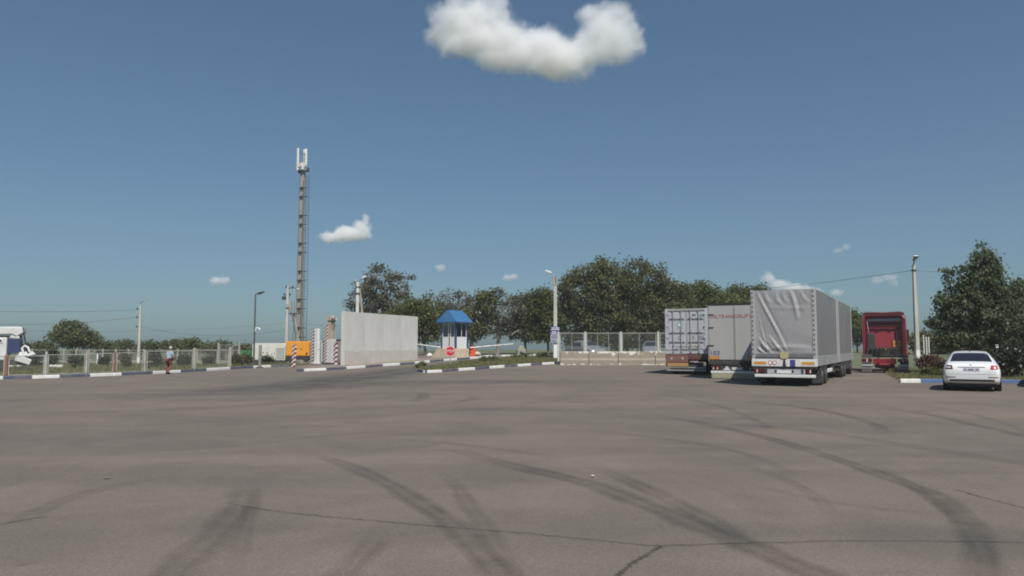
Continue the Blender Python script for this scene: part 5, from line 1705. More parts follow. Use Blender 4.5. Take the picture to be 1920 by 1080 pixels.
for s in (-1, 1):
    f = MB().add([(s * 1.12, cy0 + 0.1, 0.95), (s * 1.26, cy0 + 0.1, 0.95), (s * 1.26, cy0 + 0.1, 3.5), (s * 1.06, cy0 + 0.1, 3.62),
                  (s * 1.14, cy0 - 0.5, 0.95), (s * 1.24, cy0 - 0.5, 0.95), (s * 1.2, cy0 - 0.5, 3.35), (s * 1.02, cy0 - 0.42, 3.55)],
                 [(0, 1, 2, 3), (4, 7, 6, 5), (0, 4, 5, 1), (1, 5, 6, 2), (2, 6, 7, 3), (3, 7, 4, 0)]).build('side_fairing', M_cab_red, tc_, bevel=0.02)
    MB().bb(s * 1.02, s * 1.118, cy0 - 0.45, cy0 - 0.01, 1.0, 3.4).build('fairing_inner', M_cab_dark, tc_)
    m_ = MB().bb(s * 1.24, s * 1.42, cy0 + 2.0, cy0 + 2.14, 1.9, 2.7).build('mirror', M_black, tc_, bevel=0.03)
    MB().tube([(s * 1.15, cy0 + 2.0, 2.7), (s * 1.36, cy0 + 2.07, 2.65)], 0.025, 5).build('mirror_arm', M_black, m_)
    # rear fenders, lights, flaps, wheels
    vs = [(math.cos(t) * 0.62, math.sin(t) * 0.62) for t in [math.pi * k / 10 for k in range(11)]]
    inner = [(math.cos(t) * 0.59, math.sin(t) * 0.59) for t in [math.pi * k / 10 for k in range(10, -1, -1)]]
    MB().prism([(a + 0.95, b + 0.50) for a, b in vs + inner], s * 0.82, s * 1.26, plane='yz').build('fender', mat('fender_grey', (0.085, 0.083, 0.083), 0.6, var=0.2), tc_)
    MB().bb(s * 0.66, s * 1.25, 0.22, 0.26, 0.93, 1.12).build('fender_top', mat('fender_grey', (0.085, 0.083, 0.083), 0.6), tc_)
    lc = MB().bb(s * 0.68, s * 1.24, 0.12, 0.2, 0.66, 0.86).build('light_cluster', M_tail, tc_, bevel=0.012)
    MB().bb(min(s * 0.98, s * 0.94), max(s * 0.98, s * 0.94) + 0.02, 0.11, 0.119, 0.68, 0.84).build('reflector', M_bumper_white if s < 0 else M_siggrey, lc)
    bp_ = MB().bb(s * 0.66, s * 1.26, 0.1, 0.2, 0.42, 0.52).build('rear_bar', M_siggrey, tc_, bevel=0.01)
    MB().bb(s * 0.68, s * 1.25, 0.16, 0.19, 0.06, 0.41).build('mud_flap', mat('flap_grey', (0.10, 0.10, 0.10), 0.7, var=0.2), tc_)
    MB().bb(s * 0.68, s * 1.24, 0.15, 0.159, 0.30, 0.36).build('flap_stripe', M_siggrey, tc_)
    wheel(tc_, s * 1.04, 0.95, 0.5, 0.36, s)
    wheel(tc_, s * 1.08, cy0 + 1.55, 0.5, 0.3, s)
    MB().bb(s * 0.38 - 0.05, s * 0.38 + 0.05, 0.05, cy0 + 2.0, 0.62, 0.9).build('chassis_rail', M_cab_red, tc_)
    MB().bb(s * 0.8, s * 1.24, 1.9, 2.9, 0.3, 0.9).build('fuel_tank', M_galv if s > 0 else M_dark, tc_, bevel=0.08)
    MB().bb(s * 0.9, s * 1.22, cy0 + 0.1, cy0 + 2.15, 0.3, 0.99).build('step', M_guard, tc_)
MB().bb(-0.62, 0.62, 0.06, 0.22, 0.55, 0.88).build('rear_crossmember', M_cab_red, tc_, bevel=0.03)
MB().bb(-0.28, 0.28, 0.045, 0.058, 0.50, 0.60).build('number_plate', mat('plate_red', (0.30, 0.06, 0.06), 0.5), tc_)
MB().bb(-0.55, 0.55, 0.3, 0.9, 0.3, 0.55).build('differential', M_cab_dark, tc_, bevel=0.08)
MB().lathe([(0.42, 1.0), (0.5, 1.03), (0.5, 1.09), (0.1, 1.11)], n=20, c=(0, 0.95, 0)).build('coupling_plate', M_dark, tc_)
MB().bb(-0.8, 0.85, cy0 - 0.45, cy0 - 0.01, 0.92, 1.5).build('air_deck', M_black, tc_, bevel=0.04)
hs = MB()
for k in range(6):
    x = -0.5 + k * 0.2
    pts_ = [Vector((x, cy0 - 0.2, 1.6)), Vector((x + random.uniform(-0.1, 0.1), cy0 - 0.5, 1.45)), Vector((x * 0.5, cy0 - 0.9, 1.2)), Vector((x * 0.3, cy0 - 1.1, 1.05))]
    hs.tube(pts_, 0.03, 6)
hs.build('air_hoses', M_black, tc_)
MB().lathe([(0.05, -0.03), (0.05, 0.0)], axis='y', n=10, c=(0.05, cy0 - 0.46, 1.42)).build('hose_socket', M_yellow, tc_)
MB().bb(-1.0, -0.55, cy0 - 0.14, cy0 - 0.003, 1.25, 2.42).build('intake_duct', M_guard, tc_, bevel=0.04)
MB().bb(-0.55, 0.9, cy0 - 0.015, cy0 - 0.003, 1.45, 2.5).build('rear_panel', mat('cab_panel_red', (0.32, 0.045, 0.06), 0.5, var=0.08), tc_, bevel=0.006)
op = MB().bb(0.42, 0.94, cy0 - 0.05, cy0 - 0.018, 1.52, 2.02).build('warning_board', mat('board_red', (0.30, 0.05, 0.03), 0.5), tc_)
for x0, x1, z0_, z1_ in ((0.48, 0.66, 1.78, 1.97), (0.70, 0.9, 1.78, 1.97), (0.48, 0.66, 1.57, 1.73), (0.70, 0.9, 1.57, 1.73)):
    MB().bb(x0, x1, cy0 - 0.056, cy0 - 0.0505, z0_, z1_).build('board_cell', M_amber, op)
MB().tube([(-1.0, cy0 - 0.5, 0.95), (-1.0, cy0 - 0.5, 1.5)], 0.05, 8).build('exhaust', M_dark, tc_)
MB().tube([(0.72, cy0 - 0.05, 1.2), (0.72, cy0 - 0.05, 2.55)], 0.02, 6).tube([(-0.88, cy0 - 0.12, 2.5), (-0.96, cy0 - 0.2, 3.2)], 0.025, 6).build('grab_rail', M_siggrey, tc_)

# ---- white saloon car: lofted body with its panes, lights and bumpers
M_car = mat('car_white', (0.76, 0.76, 0.76), 0.25, var=0.015, coat=0.6, spec=0.5)
M_carglass = glassmat('car_glass', (0.016, 0.017, 0.026), 0.12)

def car_shape(stations):
    """stations: y, then half sections as (x, z) lists of equal length from sill to roof centre."""
    vs, fs = [], []
    n = len(stations[0][1])
    for y, sec in stations:
        for x, z in sec:
            vs.append((x, y, z))
        for x, z in reversed(sec):
            vs.append((-x, y, z))
    m = 2 * n
    for i in range(len(stations) - 1):
        for k in range(m):
            a, b = i * m + k, i * m + (k + 1) % m
            fs.append((a, b, b + m, a + m))
    fs.append(tuple(range(m - 1, -1, -1)))
    fs.append(tuple((len(stations) - 1) * m + k for k in range(m)))
    return vs, fs

def sec(y, zb, ws, zs, wm, zm, wsh, zsh, wr, zr, zt):
    return (y, [(ws * 0.9, zb), (ws, zb + 0.05), (ws + 0.01, zs), (wm, zm), (wsh, zsh), (wr, zr), (wr * 0.82, zr + (zt - zr) * 0.75), (wr * 0.35, zt), (0.0, zt + 0.003)])
ST = [sec(0.00, 0.36, 0.66, 0.44, 0.74, 0.60, 0.70, 0.68, 0.6, 0.72, 0.73),
      sec(0.05, 0.32, 0.78, 0.42, 0.86, 0.62, 0.80, 0.80, 0.72, 0.86, 0.88),
      sec(0.14, 0.30, 0.84, 0.42, 0.895, 0.66, 0.835, 0.88, 0.74, 0.955, 0.985),
      sec(0.22, 0.28, 0.855, 0.42, 0.90, 0.68, 0.85, 0.92, 0.73, 1.00, 1.02),
      sec(0.42, 0.22, 0.87, 0.42, 0.905, 0.70, 0.86, 0.95, 0.72, 1.04, 1.065),
      sec(0.75, 0.2, 0.88, 0.42, 0.91, 0.70, 0.865, 0.96, 0.66, 1.22, 1.25),
      sec(1.15, 0.2, 0.88, 0.42, 0.91, 0.70, 0.865, 0.965, 0.60, 1.38, 1.425),
      sec(1.75, 0.2, 0.88, 0.42, 0.905, 0.70, 0.86, 0.96, 0.585, 1.415, 1.46),
      sec(2.4, 0.2, 0.88, 0.42, 0.905, 0.69, 0.86, 0.95, 0.59, 1.40, 1.45),
      sec(2.9, 0.2, 0.88, 0.42, 0.905, 0.68, 0.855, 0.93, 0.62, 1.30, 1.35),
      sec(3.5, 0.2, 0.88, 0.42, 0.90, 0.66, 0.85, 0.90, 0.70, 0.98, 1.0),
      sec(4.1, 0.22, 0.86, 0.42, 0.88, 0.62, 0.82, 0.80, 0.68, 0.86, 0.88),
      sec(4.5, 0.28, 0.76, 0.42, 0.79, 0.56, 0.72, 0.68, 0.55, 0.72, 0.74),
      sec(4.62, 0.34, 0.6, 0.42, 0.62, 0.5, 0.56, 0.6, 0.4, 0.63, 0.64)]

def loft_car(root, material, stations=ST):
    vs, fs = car_shape(stations)
    o = MB().add(vs, fs).build('body', material, root, smooth=True)
    md = o.modifiers.new('s', 'SUBSURF')
    md.levels = md.render_levels = 2
    dg = bpy.context.evaluated_depsgraph_get()
    me = bpy.data.meshes.new_from_object(o.evaluated_get(dg))
    o.modifiers.clear()
    o.data = me
    me.polygons.foreach_set('use_smooth', [True] * len(me.polygons))
    return o

def drape(body, grid, off, dirv, name, material, parent, smooth=True, thick=0.012):
    """A panel that lies on the body: each grid point is dropped on to it along dirv."""
    dv = Vector(dirv).normalized()
    rows, cols = len(grid), len(grid[0])
    vs = []
    for row in grid:
        for p in row:
            p = Vector(p)
            hit, loc, nrm, _ = body.ray_cast(p - dv * 1.5, dv, distance=4.0)
            q = (loc if hit else p) - dv * off
            vs.append(q)
    n = len(vs)
    vs += [v + dv * thick for v in vs]
    fs = []
    for j in range(rows - 1):
        for i in range(cols - 1):
            a = j * cols + i
            fs.append((a, a + 1, a + cols + 1, a + cols))
    edge = [i for i in range(cols)] + [j * cols + cols - 1 for j in range(1, rows)] + [(rows - 1) * cols + i for i in range(cols - 2, -1, -1)] + [j * cols for j in range(rows - 2, 0, -1)]
    for k in range(len(edge)):
        a, b = edge[k], edge[(k + 1) % len(edge)]
        fs.append((a, b, b + n, a + n))
    return MB().add(vs, fs).build(name, material, parent, smooth=smooth)

def patch(c00, c10, c11, c01, nu=8, nv=6):
    out = []
    for j in range(nv):
        v = j / (nv - 1)
        row = []
        for i in range(nu):
            u = i / (nu - 1)
            a = Vector(c00).lerp(Vector(c10), u)
            b = Vector(c01).lerp(Vector(c11), u)
            row.append(a.lerp(b, v))
        out.append(row)
    return out

HCAR = R(30.5)
CR = vloc(1822, 27.0, 0)
car = thing('parked_car', 'white saloon car seen from behind, parked at the kerb below the tree', 'car', CR, -HCAR)
body = loft_car(car, M_car)
bpy.context.view_layer.update()
drape(body, patch((-0.66, 0.4, 1.085), (0.66, 0.4, 1.085), (0.535, 1.1, 1.375), (-0.535, 1.1, 1.375), 10, 7), 0.006, (0, 0.75, -0.65), 'rear_window', M_carglass, car)
for s in (-1, 1):
    drape(body, patch((s, 0.75, 1.02), (s, 2.9, 0.98), (s, 2.5, 1.32), (s, 1.1, 1.33), 12, 5), 0.006, (-s, 0, -0.05), 'side_window', M_carglass, car)
    t = drape(body, patch((s * 0.86, 0.1, 0.80), (s * 0.57, 0.0, 0.80), (s * 0.60, 0.0, 0.945), (s * 0.83, 0.1, 0.945), 6, 5), 0.010, (0, 1, 0), 'tail_light', M_tail if s < 0 else M_tail_glint, car)
    drape(body, patch((s * 0.80, 0.1, 0.845), (s * 0.63, 0.0, 0.845), (s * 0.65, 0.0, 0.90), (s * 0.78, 0.1, 0.90), 5, 3), 0.014, (0, 1, 0), 'light_strip', M_siggrey if s < 0 else M_tail_glint, t)
    drape(body, patch((s * 0.8, 0.1, 0.50), (s * 0.5, 0.0, 0.50), (s * 0.5, 0.0, 0.53), (s * 0.8, 0.1, 0.53), 5, 3), 0.006, (0, 1, 0), 'reflector', M_tail, car)
    wheel(car, s * 0.80, 0.98, 0.32, 0.22, s)
    wheel(car, s * 0.80, 3.66, 0.32, 0.22, s)
    for y in (0.98, 3.66):
        MB().lathe([(0.36, s * 0.90), (0.36, s * 0.914), (0.0, s * 0.914)], axis='x', n=24, c=(0, y, 0.34)).build('wheel_arch', M_black, car)
    m_ = MB().prism([(0.92, 0.97), (0.93, 1.05), (0.99, 1.06), (1.03, 1.02), (1.0, 0.97)] if s > 0 else [(-0.92, 0.97), (-0.93, 1.05), (-0.99, 1.06), (-1.03, 1.02), (-1.0, 0.97)], 2.75, 2.9).build('mirror', M_guard, car, smooth=True, bevel=0.02)
    MB().bb(s * 0.86, s * 0.95, 2.8, 2.86, 0.98, 1.02).build('mirror_foot', M_black, m_)
drape(body, patch((-0.42, 0, 0.865), (0.42, 0, 0.865), (0.42, 0, 0.885), (-0.42, 0, 0.885), 8, 2), 0.010, (0, 1, 0), 'boot_crease', M_black, car)
npl = drape(body, patch((-0.26, 0, 0.745), (0.26, 0, 0.745), (0.26, 0, 0.845), (-0.26, 0, 0.845), 6, 3), 0.012, (0, 1, 0), 'number_plate', M_siggrey, car, False)
for k, (x, w) in enumerate(((-0.19, 0.06), (-0.02, 0.16), (0.17, 0.08))):
    drape(body, patch((x - w / 2, 0, 0.77), (x + w / 2, 0, 0.77), (x + w / 2, 0, 0.82), (x - w / 2, 0, 0.82), 3, 2), 0.016, (0, 1, 0), 'worn_character', M_letter_grey, npl, False)
bd = MB().prism([(-0.05, 0.02), (-0.02, 0.035), (0.0, 0.0), (0.04, -0.02), (0.055, -0.035), (0.02, -0.035), (-0.02, -0.01)], -0.012, 0.0).build('badge', M_letter_grey, car)
hit, loc, nrm, _ = body.ray_cast(Vector((0, -1, 0.95)), Vector((0, 1, 0)))
bd.location = (0.0, loc.y - 0.004 if hit else 0.1, 0.95)
drape(body, patch((-0.68, 0, 0.365), (0.68, 0, 0.365), (0.70, 0, 0.44), (-0.70, 0, 0.44), 10, 3), 0.008, (0, 1, 0), 'lower_bumper', M_black, car)
drape(body, patch((-0.84, 0, 0.62), (0.84, 0, 0.62), (0.84, 0, 0.632), (-0.84, 0, 0.632), 14, 2), 0.004, (0, 1, 0), 'bumper_seam', M_siggrey, car)
MB().bb(-0.75, 0.75, 0.25, 4.3, 0.17, 0.3).build('underbody', M_black, car)
MB().tube([(0, 1.35, 1.44), (0, 1.25, 1.53)], [0.03, 0.008], 6).build('aerial', M_black, car)

# edge of a second car leaving the frame on the right
CR2 = vloc(1990, 28.9, 0)
car2 = thing('parked_car', 'dark car whose rear corner just shows at the right edge', 'car', CR2, -R(33), 'parked cars')
M_cardark = mat('car_dark', (0.03, 0.032, 0.036), 0.25, var=0.02, coat=0.6)
b2 = put('body', body.data.copy(), car2)
b2.data.materials.clear()
b2.data.materials.append(M_cardark)
for s in (-1, 1):
    wheel(car2, s * 0.80, 0.98, 0.32, 0.22, s)
    wheel(car2, s * 0.80, 3.66, 0.32, 0.22, s)
    drape(body, patch((s * 0.86, 0.1, 0.80), (s * 0.57, 0.0, 0.80), (s * 0.60, 0.0, 0.945), (s * 0.83, 0.1, 0.945), 6, 5), 0.010, (0, 1, 0), 'tail_light', M_tail, car2)
drape(body, patch((-0.66, 0.4, 1.085), (0.66, 0.4, 1.085), (0.535, 1.1, 1.375), (-0.535, 1.1, 1.375), 10, 7), 0.006, (0, 0.75, -0.65), 'rear_window', M_carglass, car2)

# ---- vehicles parked beyond the block fence
def small_car(name, label, cat, loc, rz, material, k=(1, 1, 1), van=False):
    r = thing(name, label, cat, loc, rz)
    b = put('body', body.data.copy(), r)
    b.data.materials.clear()
    b.data.materials.append(material)
    b.data.transform(Matrix.Diagonal((k[0], k[1], k[2], 1)))
    def S_(p):
        return tuple(a * c for a, c in zip(p, k))
    for s in (-1, 1):
        drape(b, patch(S_((s, 0.75, 1.02)), S_((s, 2.9, 0.98)), S_((s, 2.5, 1.32)), S_((s, 1.1, 1.33)), 12, 5), 0.006, (-s, 0, -0.05), 'side_window', M_carglass, r)
        for y in (0.98, 3.66):
            wheel(r, s * 0.80 * k[0], y * k[1], 0.32, 0.22, s)
    drape(b, patch(S_((-0.62, 3.45, 1.03)), S_((0.62, 3.45, 1.03)), S_((0.52, 2.7, 1.36)), S_((-0.52, 2.7, 1.36)), 10, 7), 0.006, (0, -0.75, -0.65), 'windscreen', M_carglass, r)
    drape(b, patch(S_((-0.66, 0.4, 1.085)), S_((0.66, 0.4, 1.085)), S_((0.535, 1.1, 1.375)), S_((-0.535, 1.1, 1.375)), 10, 7), 0.006, (0, 0.75, -0.65), 'rear_window', M_carglass, r)
    for s in (-1, 1):
        drape(b, patch(S_((s * 0.74, 4.5, 0.58)), S_((s * 0.5, 4.6, 0.58)), S_((s * 0.5, 4.5, 0.68)), S_((s * 0.72, 4.4, 0.68)), 4, 3), 0.01, (0, -1, 0), 'headlight', M_galv, r)
    return r
M_car_shaded = mat('car_white_shaded', (0.2, 0.205, 0.21), 0.3, var=0.02, coat=0.5)  # white cars; tree shade over them is mixed into the paint colour
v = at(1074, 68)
small_car('parked_car', 'pale car with a dark windscreen behind the left panel of the block fence', 'car', v, R(205), M_car_shaded, (1.0, 1.0, 1.12))
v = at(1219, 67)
small_car('parked_car', 'pale car behind the right panel of the block fence near the container', 'car', v, R(172), M_car_shaded, (1.0, 1.0, 1.1))

# ---- wrecked lorry cab on the verge at the far left
wk = thing('wrecked_lorry', 'wrecked white lorry cab with a torn front and dark blue side panel', 'lorry', at(2, 43.5, 0.1), R(28))
wk.scale = (0.86, 0.86, 0.92)
M_wreck = mat('wreck_white', (0.66, 0.66, 0.66), 0.5, var=0.08, scale=2, dirt=(0.4, 0.38, 0.36), dirt_amt=0.4)
M_wblue = mat('wreck_blue', (0.035, 0.05, 0.13), 0.6, var=0.2, scale=2)
MB().bb(-3.2, 0.28, 0.0, 2.2, 0.75, 2.2).build('cab_side', M_wreck, wk, bevel=0.05)
MB().bb(-3.0, -0.3, -0.03, -0.004, 0.95, 2.1).build('door', M_wreck, wk, bevel=0.02)
MB().bb(-0.38, 0.03, -0.045, -0.032, 1.86, 2.1).build('window_frame', M_white, wk, bevel=0.02)
MB().bb(-0.30, -0.03, -0.055, -0.046, 1.91, 2.06).build('window_pane', M_black, wk)
MB().prism([(-3.2, 2.32), (-3.2, 2.82), (0.7, 2.88), (1.1, 2.86), (1.18, 2.5), (0.8, 2.28), (0.55, 2.40)], 0.0, 2.2).build('roof_fairing', M_wreck, wk, bevel=0.04)
MB().bb(-3.1, 0.5, 0.05, 2.1, 2.2, 2.32).build('roof_gap', M_black, wk)
MB().prism([(0.3, 1.18), (0.3, 2.14), (1.0, 2.12), (1.02, 1.2)], -0.02, 1.9).build('side_panel', M_wblue, wk, bevel=0.02)
MB().prism([(0.35, 2.16), (0.5, 2.34), (0.75, 2.24), (0.95, 2.3), (0.98, 2.14)], 0.0, 0.3).build('torn_skin', M_wreck, wk, bevel=0.02)
MB().tube([(1.12, 0.1, 2.85), (1.2, 0.1, 2.4), (1.35, 0.1, 1.75), (1.4, 0.0, 1.4)], 0.05, 6).tube([(1.02, 0.3, 2.3), (1.1, 0.2, 2.0), (1.02, 0.2, 1.5)], 0.07, 6).build('bent_pillar', M_dark, wk)
MB().tube([(1.2, 0, 1.75), (1.45, -0.05, 1.82), (1.62, 0, 1.6), (1.6, 0, 1.35)], 0.06, 6).build('wiring', M_black, wk)
MB().tube([(1.25, -0.1, 1.2), (1.15, -0.1, 1.5), (1.3, -0.1, 1.68), (1.5, -0.1, 1.55), (1.62, -0.1, 1.25)], 0.075, 8).build('bent_hoop', M_white, wk)
MB().prism([(0.95, 1.15), (1.05, 1.3), (1.25, 1.18), (1.4, 1.34), (1.5, 1.12), (1.75, 1.32), (1.95, 1.12), (1.5, 1.0), (1.1, 1.02)], -0.15, 0.35).build('crumpled_wing', M_white, wk, bevel=0.03)
MB().prism([(0.82, 0.72), (0.95, 1.12), (1.76, 0.78), (1.62, 0.44)], -0.25, -0.05).build('hanging_bumper', M_wreck, wk, bevel=0.03)
MB().prism([(0.78, 0.74), (0.88, 1.1), (0.95, 1.05), (0.85, 0.7)], -0.28, -0.02).build('bumper_corner', M_white, wk, bevel=0.02)
MB().bb(-3.2, 1.4, 0.2, 2.0, 0.45, 0.74).build('chassis', M_chassis, wk)
for y in (0.25, 1.95):
    wheel(wk, 0, 0, 0.48, 0.3, 1)
for o in [c for c in wk.children if c.name.startswith('wheel')]:
    o.rotation_euler = (0, 0, -math.pi / 2)
ws = [c for c in wk.children if c.name.startswith('wheel')]
ws[0].location, ws[1].location = (-0.25, 0.2, 0.48), (-0.25, 1.95, 0.48)
for px, py, s, lab in ((60, 684, 0.32, 'bent white scrap piece on the grass right of the wrecked cab'), (55, 687, 0.2, 'small crumpled white scrap piece below the bent one')):
    p = G(px, py + 4)
    o = MB().prism([(-0.3 * s * 3, 0), (-0.2 * s * 3, 0.25 * s * 3), (0.02, 0.12), (0.15 * s * 3, 0.45 * s * 3), (0.3 * s * 3, 0.2 * s * 3), (0.2 * s * 3, 0)], -0.1, 0.1).build('scrap_panel', M_white, loc=p + Vector((0, 0, 0.09)), rotz=random.uniform(-0.4, 0.4), bevel=0.02)
    tag(o, lab, 'scrap')
p = G(38, 692)
o = MB().prism([(-0.75, 0), (-0.75, 0.12), (0.5, 0.16), (0.75, 0.05), (0.7, 0)], -0.2, 0.2).build('scrap_panel', M_white, loc=p + Vector((0, 0, 0.14)), rotz=0.1, bevel=0.02)
tag(o, 'long flat white scrap strip on the grass under the hanging bumper', 'scrap')

# ------------------------------------------------------------------ the walker
M_skin = mat('skin', (0.35, 0.19, 0.13), 0.6, var=0.05)
M_shirt = mat('shirt', (0.30, 0.37, 0.42), 0.85, var=0.12, scale=6)
M_trouser = mat('trousers', (0.17, 0.065, 0.06), 0.85, var=0.15, scale=6)
M_hair = mat('hair', (0.45, 0.44, 0.42), 0.8, var=0.15, scale=20)
M_shoe = mat('shoe', (0.06, 0.03, 0.03), 0.7)

def skinned(name, verts, edges, radii, material, parent, sub=2, root_i=0):
    me = bpy.data.meshes.new(name)
    me.from_pydata(verts, edges, [])
    o = bpy.data.objects.new(name, me)
    COL.objects.link(o)
    o.parent = parent
    md = o.modifiers.new('skin', 'SKIN')
    md.use_smooth_shade = True
    for i, r in enumerate(radii):
        sv = me.skin_vertices[0].data[i]
        sv.radius = r if isinstance(r, tuple) else (r, r)
        sv.use_root = (i == root_i)
    s = o.modifiers.new('sub', 'SUBSURF')
    s.levels = s.render_levels = sub
    dg = bpy.context.evaluated_depsgraph_get()
    dg.update()
    m2 = bpy.data.meshes.new_from_object(o.evaluated_get(dg))
    o.modifiers.clear()
    o.data = m2
    m2.materials.clear()
    m2.materials.append(material)
    m2.polygons.foreach_set('use_smooth', [True] * len(m2.polygons))
    return o

p = G(315.5, 701.5)
wk_ = thing('person', 'person in pale blue shirt and brownish red trousers walking along the left kerb', 'person', p + Vector((0, 0, 0.01)), R(-20))
# x right, y ahead (walking away), z up; height about 1.58 m, leaning a little forward
V = {'pel': (0, 0, 0.82), 'wai': (0, 0.02, 0.94), 'che': (0, 0.06, 1.14), 'nec': (0, 0.10, 1.31), 'nk2': (0, 0.125, 1.37), 'hea': (0, 0.14, 1.45), 'top': (0, 0.135, 1.54),
     'hl': (-0.09, 0, 0.80), 'kl': (-0.095, 0.06, 0.45), 'al': (-0.10, -0.03, 0.08), 'tl': (-0.11, 0.13, 0.035),
     'hr': (0.09, 0, 0.80), 'kr': (0.10, 0.10, 0.46), 'ar': (0.11, -0.16, 0.14), 'tr': (0.12, -0.03, 0.05),
     'sl': (-0.17, 0.08, 1.25), 'el': (-0.235, 0.02, 1.0), 'wl': (-0.22, 0.13, 0.80), 'pl': (-0.215, 0.17, 0.74),
     'sr': (0.17, 0.08, 1.25), 'er': (0.24, 0.06, 1.0), 'wr': (0.23, 0.20, 0.83), 'pr': (0.225, 0.25, 0.78)}
E_ = [('pel', 'wai'), ('wai', 'che'), ('che', 'nec'), ('nec', 'nk2'), ('nk2', 'hea'), ('hea', 'top'), ('pel', 'hl'), ('hl', 'kl'), ('kl', 'al'), ('al', 'tl'), ('pel', 'hr'), ('hr', 'kr'), ('kr', 'ar'), ('ar', 'tr'),
      ('che', 'sl'), ('sl', 'el'), ('el', 'wl'), ('wl', 'pl'), ('che', 'sr'), ('sr', 'er'), ('er', 'wr'), ('wr', 'pr')]
RAD = {'pel': (0.15, 0.11), 'wai': (0.14, 0.10), 'che': (0.155, 0.105), 'nec': 0.06, 'nk2': 0.05, 'hea': (0.078, 0.095), 'top': (0.06, 0.07), 'hl': 0.09, 'kl': 0.058, 'al': 0.04, 'tl': 0.032, 'hr': 0.09, 'kr': 0.058, 'ar': 0.04, 'tr': 0.032,
       'sl': 0.055, 'el': 0.038, 'wl': 0.028, 'pl': (0.032, 0.018), 'sr': 0.055, 'er': 0.038, 'wr': 0.028, 'pr': (0.032, 0.018)}
for h, sx in (('l', -1), ('r', 1)):
    pv = Vector(V['p' + h])
    for k in range(4):
        a = pv + Vector((0.012 * (k - 1.5), 0.02, -0.05))
        b_ = a + Vector((0.002 * (k - 1.5), 0.022, -0.03 - 0.006 * (k in (1, 2))))
        V[f'f{h}{k}'], V[f'g{h}{k}'] = tuple(a), tuple(b_)
        E_ += [('p' + h, f'f{h}{k}'), (f'f{h}{k}', f'g{h}{k}')]
        RAD[f'f{h}{k}'] = RAD[f'g{h}{k}'] = 0.008
    a = pv + Vector((-sx * 0.03, 0.02, 0.0))
    V[f't{h}h'], V[f'u{h}h'] = tuple(a), tuple(a + Vector((-sx * 0.006, 0.02, -0.03)))
    E_ += [('p' + h, f't{h}h'), (f't{h}h', f'u{h}h')]
    RAD[f't{h}h'] = RAD[f'u{h}h'] = 0.009
ks = list(V)
skinned('body', [V[k] for k in ks], [(ks.index(a), ks.index(b)) for a, b in E_], [RAD[k] for k in ks], M_skin, wk_)

def garment(name, keys, edges, grow_, material, extra=None):
    VV = dict(V)
    RR_ = dict(RAD)
    if extra:
        for k, (pos, r) in extra.items():
            VV[k], RR_[k] = pos, r
    rad = [tuple(x + grow_ for x in RR_[k]) if isinstance(RR_[k], tuple) else RR_[k] + grow_ for k in keys]
    return skinned(name, [VV[k] for k in keys], [(keys.index(a), keys.index(b)) for a, b in edges], rad, material, wk_)
garment('shirt', ['hem', 'wai', 'che', 'nk0', 'sl', 'ml', 'sr', 'mr'], [('hem', 'wai'), ('wai', 'che'), ('che', 'nk0'), ('che', 'sl'), ('sl', 'ml'), ('che', 'sr'), ('sr', 'mr')], 0.024, M_shirt,
        {'hem': ((0, 0.0, 0.80), (0.165, 0.125)), 'nk0': ((0, 0.095, 1.29), 0.06), 'ml': ((-0.225, 0.035, 1.05), 0.048), 'mr': ((0.228, 0.065, 1.05), 0.048)})
garment('trousers', ['pel', 'hl', 'kl', 'cl', 'hr', 'kr', 'cr'], [('pel', 'hl'), ('hl', 'kl'), ('kl', 'cl'), ('pel', 'hr'), ('hr', 'kr'), ('kr', 'cr')], 0.024, M_trouser,
        {'cl': ((-0.10, -0.025, 0.11), 0.052), 'cr': ((0.11, -0.15, 0.17), 0.052)})
for h in 'lr':
    a, b_ = Vector(V['a' + h]), Vector(V['t' + h])
    MB().tube([a + Vector((0, -0.05, -0.04)), a + Vector((0, 0.02, -0.02)), b_, b_ + Vector((0, 0.03, -0.005))], [0.04, 0.05, 0.042, 0.02], 10).build('shoe', M_shoe, wk_, smooth=True)
hd_ = MB()
bm = bmesh.new()
bmesh.ops.create_uvsphere(bm, u_segments=16, v_segments=10, radius=1)
for v_ in bm.verts:
    v_.co = Vector((v_.co.x * 0.098, v_.co.y * 0.112, v_.co.z * 0.10))
    if v_.co.y > 0.03 and v_.co.z < 0.035:
        v_.co *= 0.72
me = bpy.data.meshes.new('hair')
bm.to_mesh(me); bm.free()
me.materials.append(M_hair)
put('hair', me, wk_, (0, 0.125, 1.505))
fc = MB().tube([(0, 0.235, 1.475), (0, 0.262, 1.452)], [0.012, 0.017], 6)
fc.build('nose', M_skin, wk_, smooth=True)
for s in (-1, 1):
    MB().tube([(s * 0.088, 0.135, 1.44), (s * 0.10, 0.13, 1.475)], [0.012, 0.018], 6).build('ear', M_skin, wk_, smooth=True)
    MB().lathe([(0.012, 0), (0.0, 0.006)], axis='y', n=8, c=(s * 0.035, 0.232, 1.485)).build('eye', M_black, wk_)
MB().bb(-0.025, 0.025, 0.228, 0.238, 1.405, 1.412).build('mouth', M_stopred, wk_)

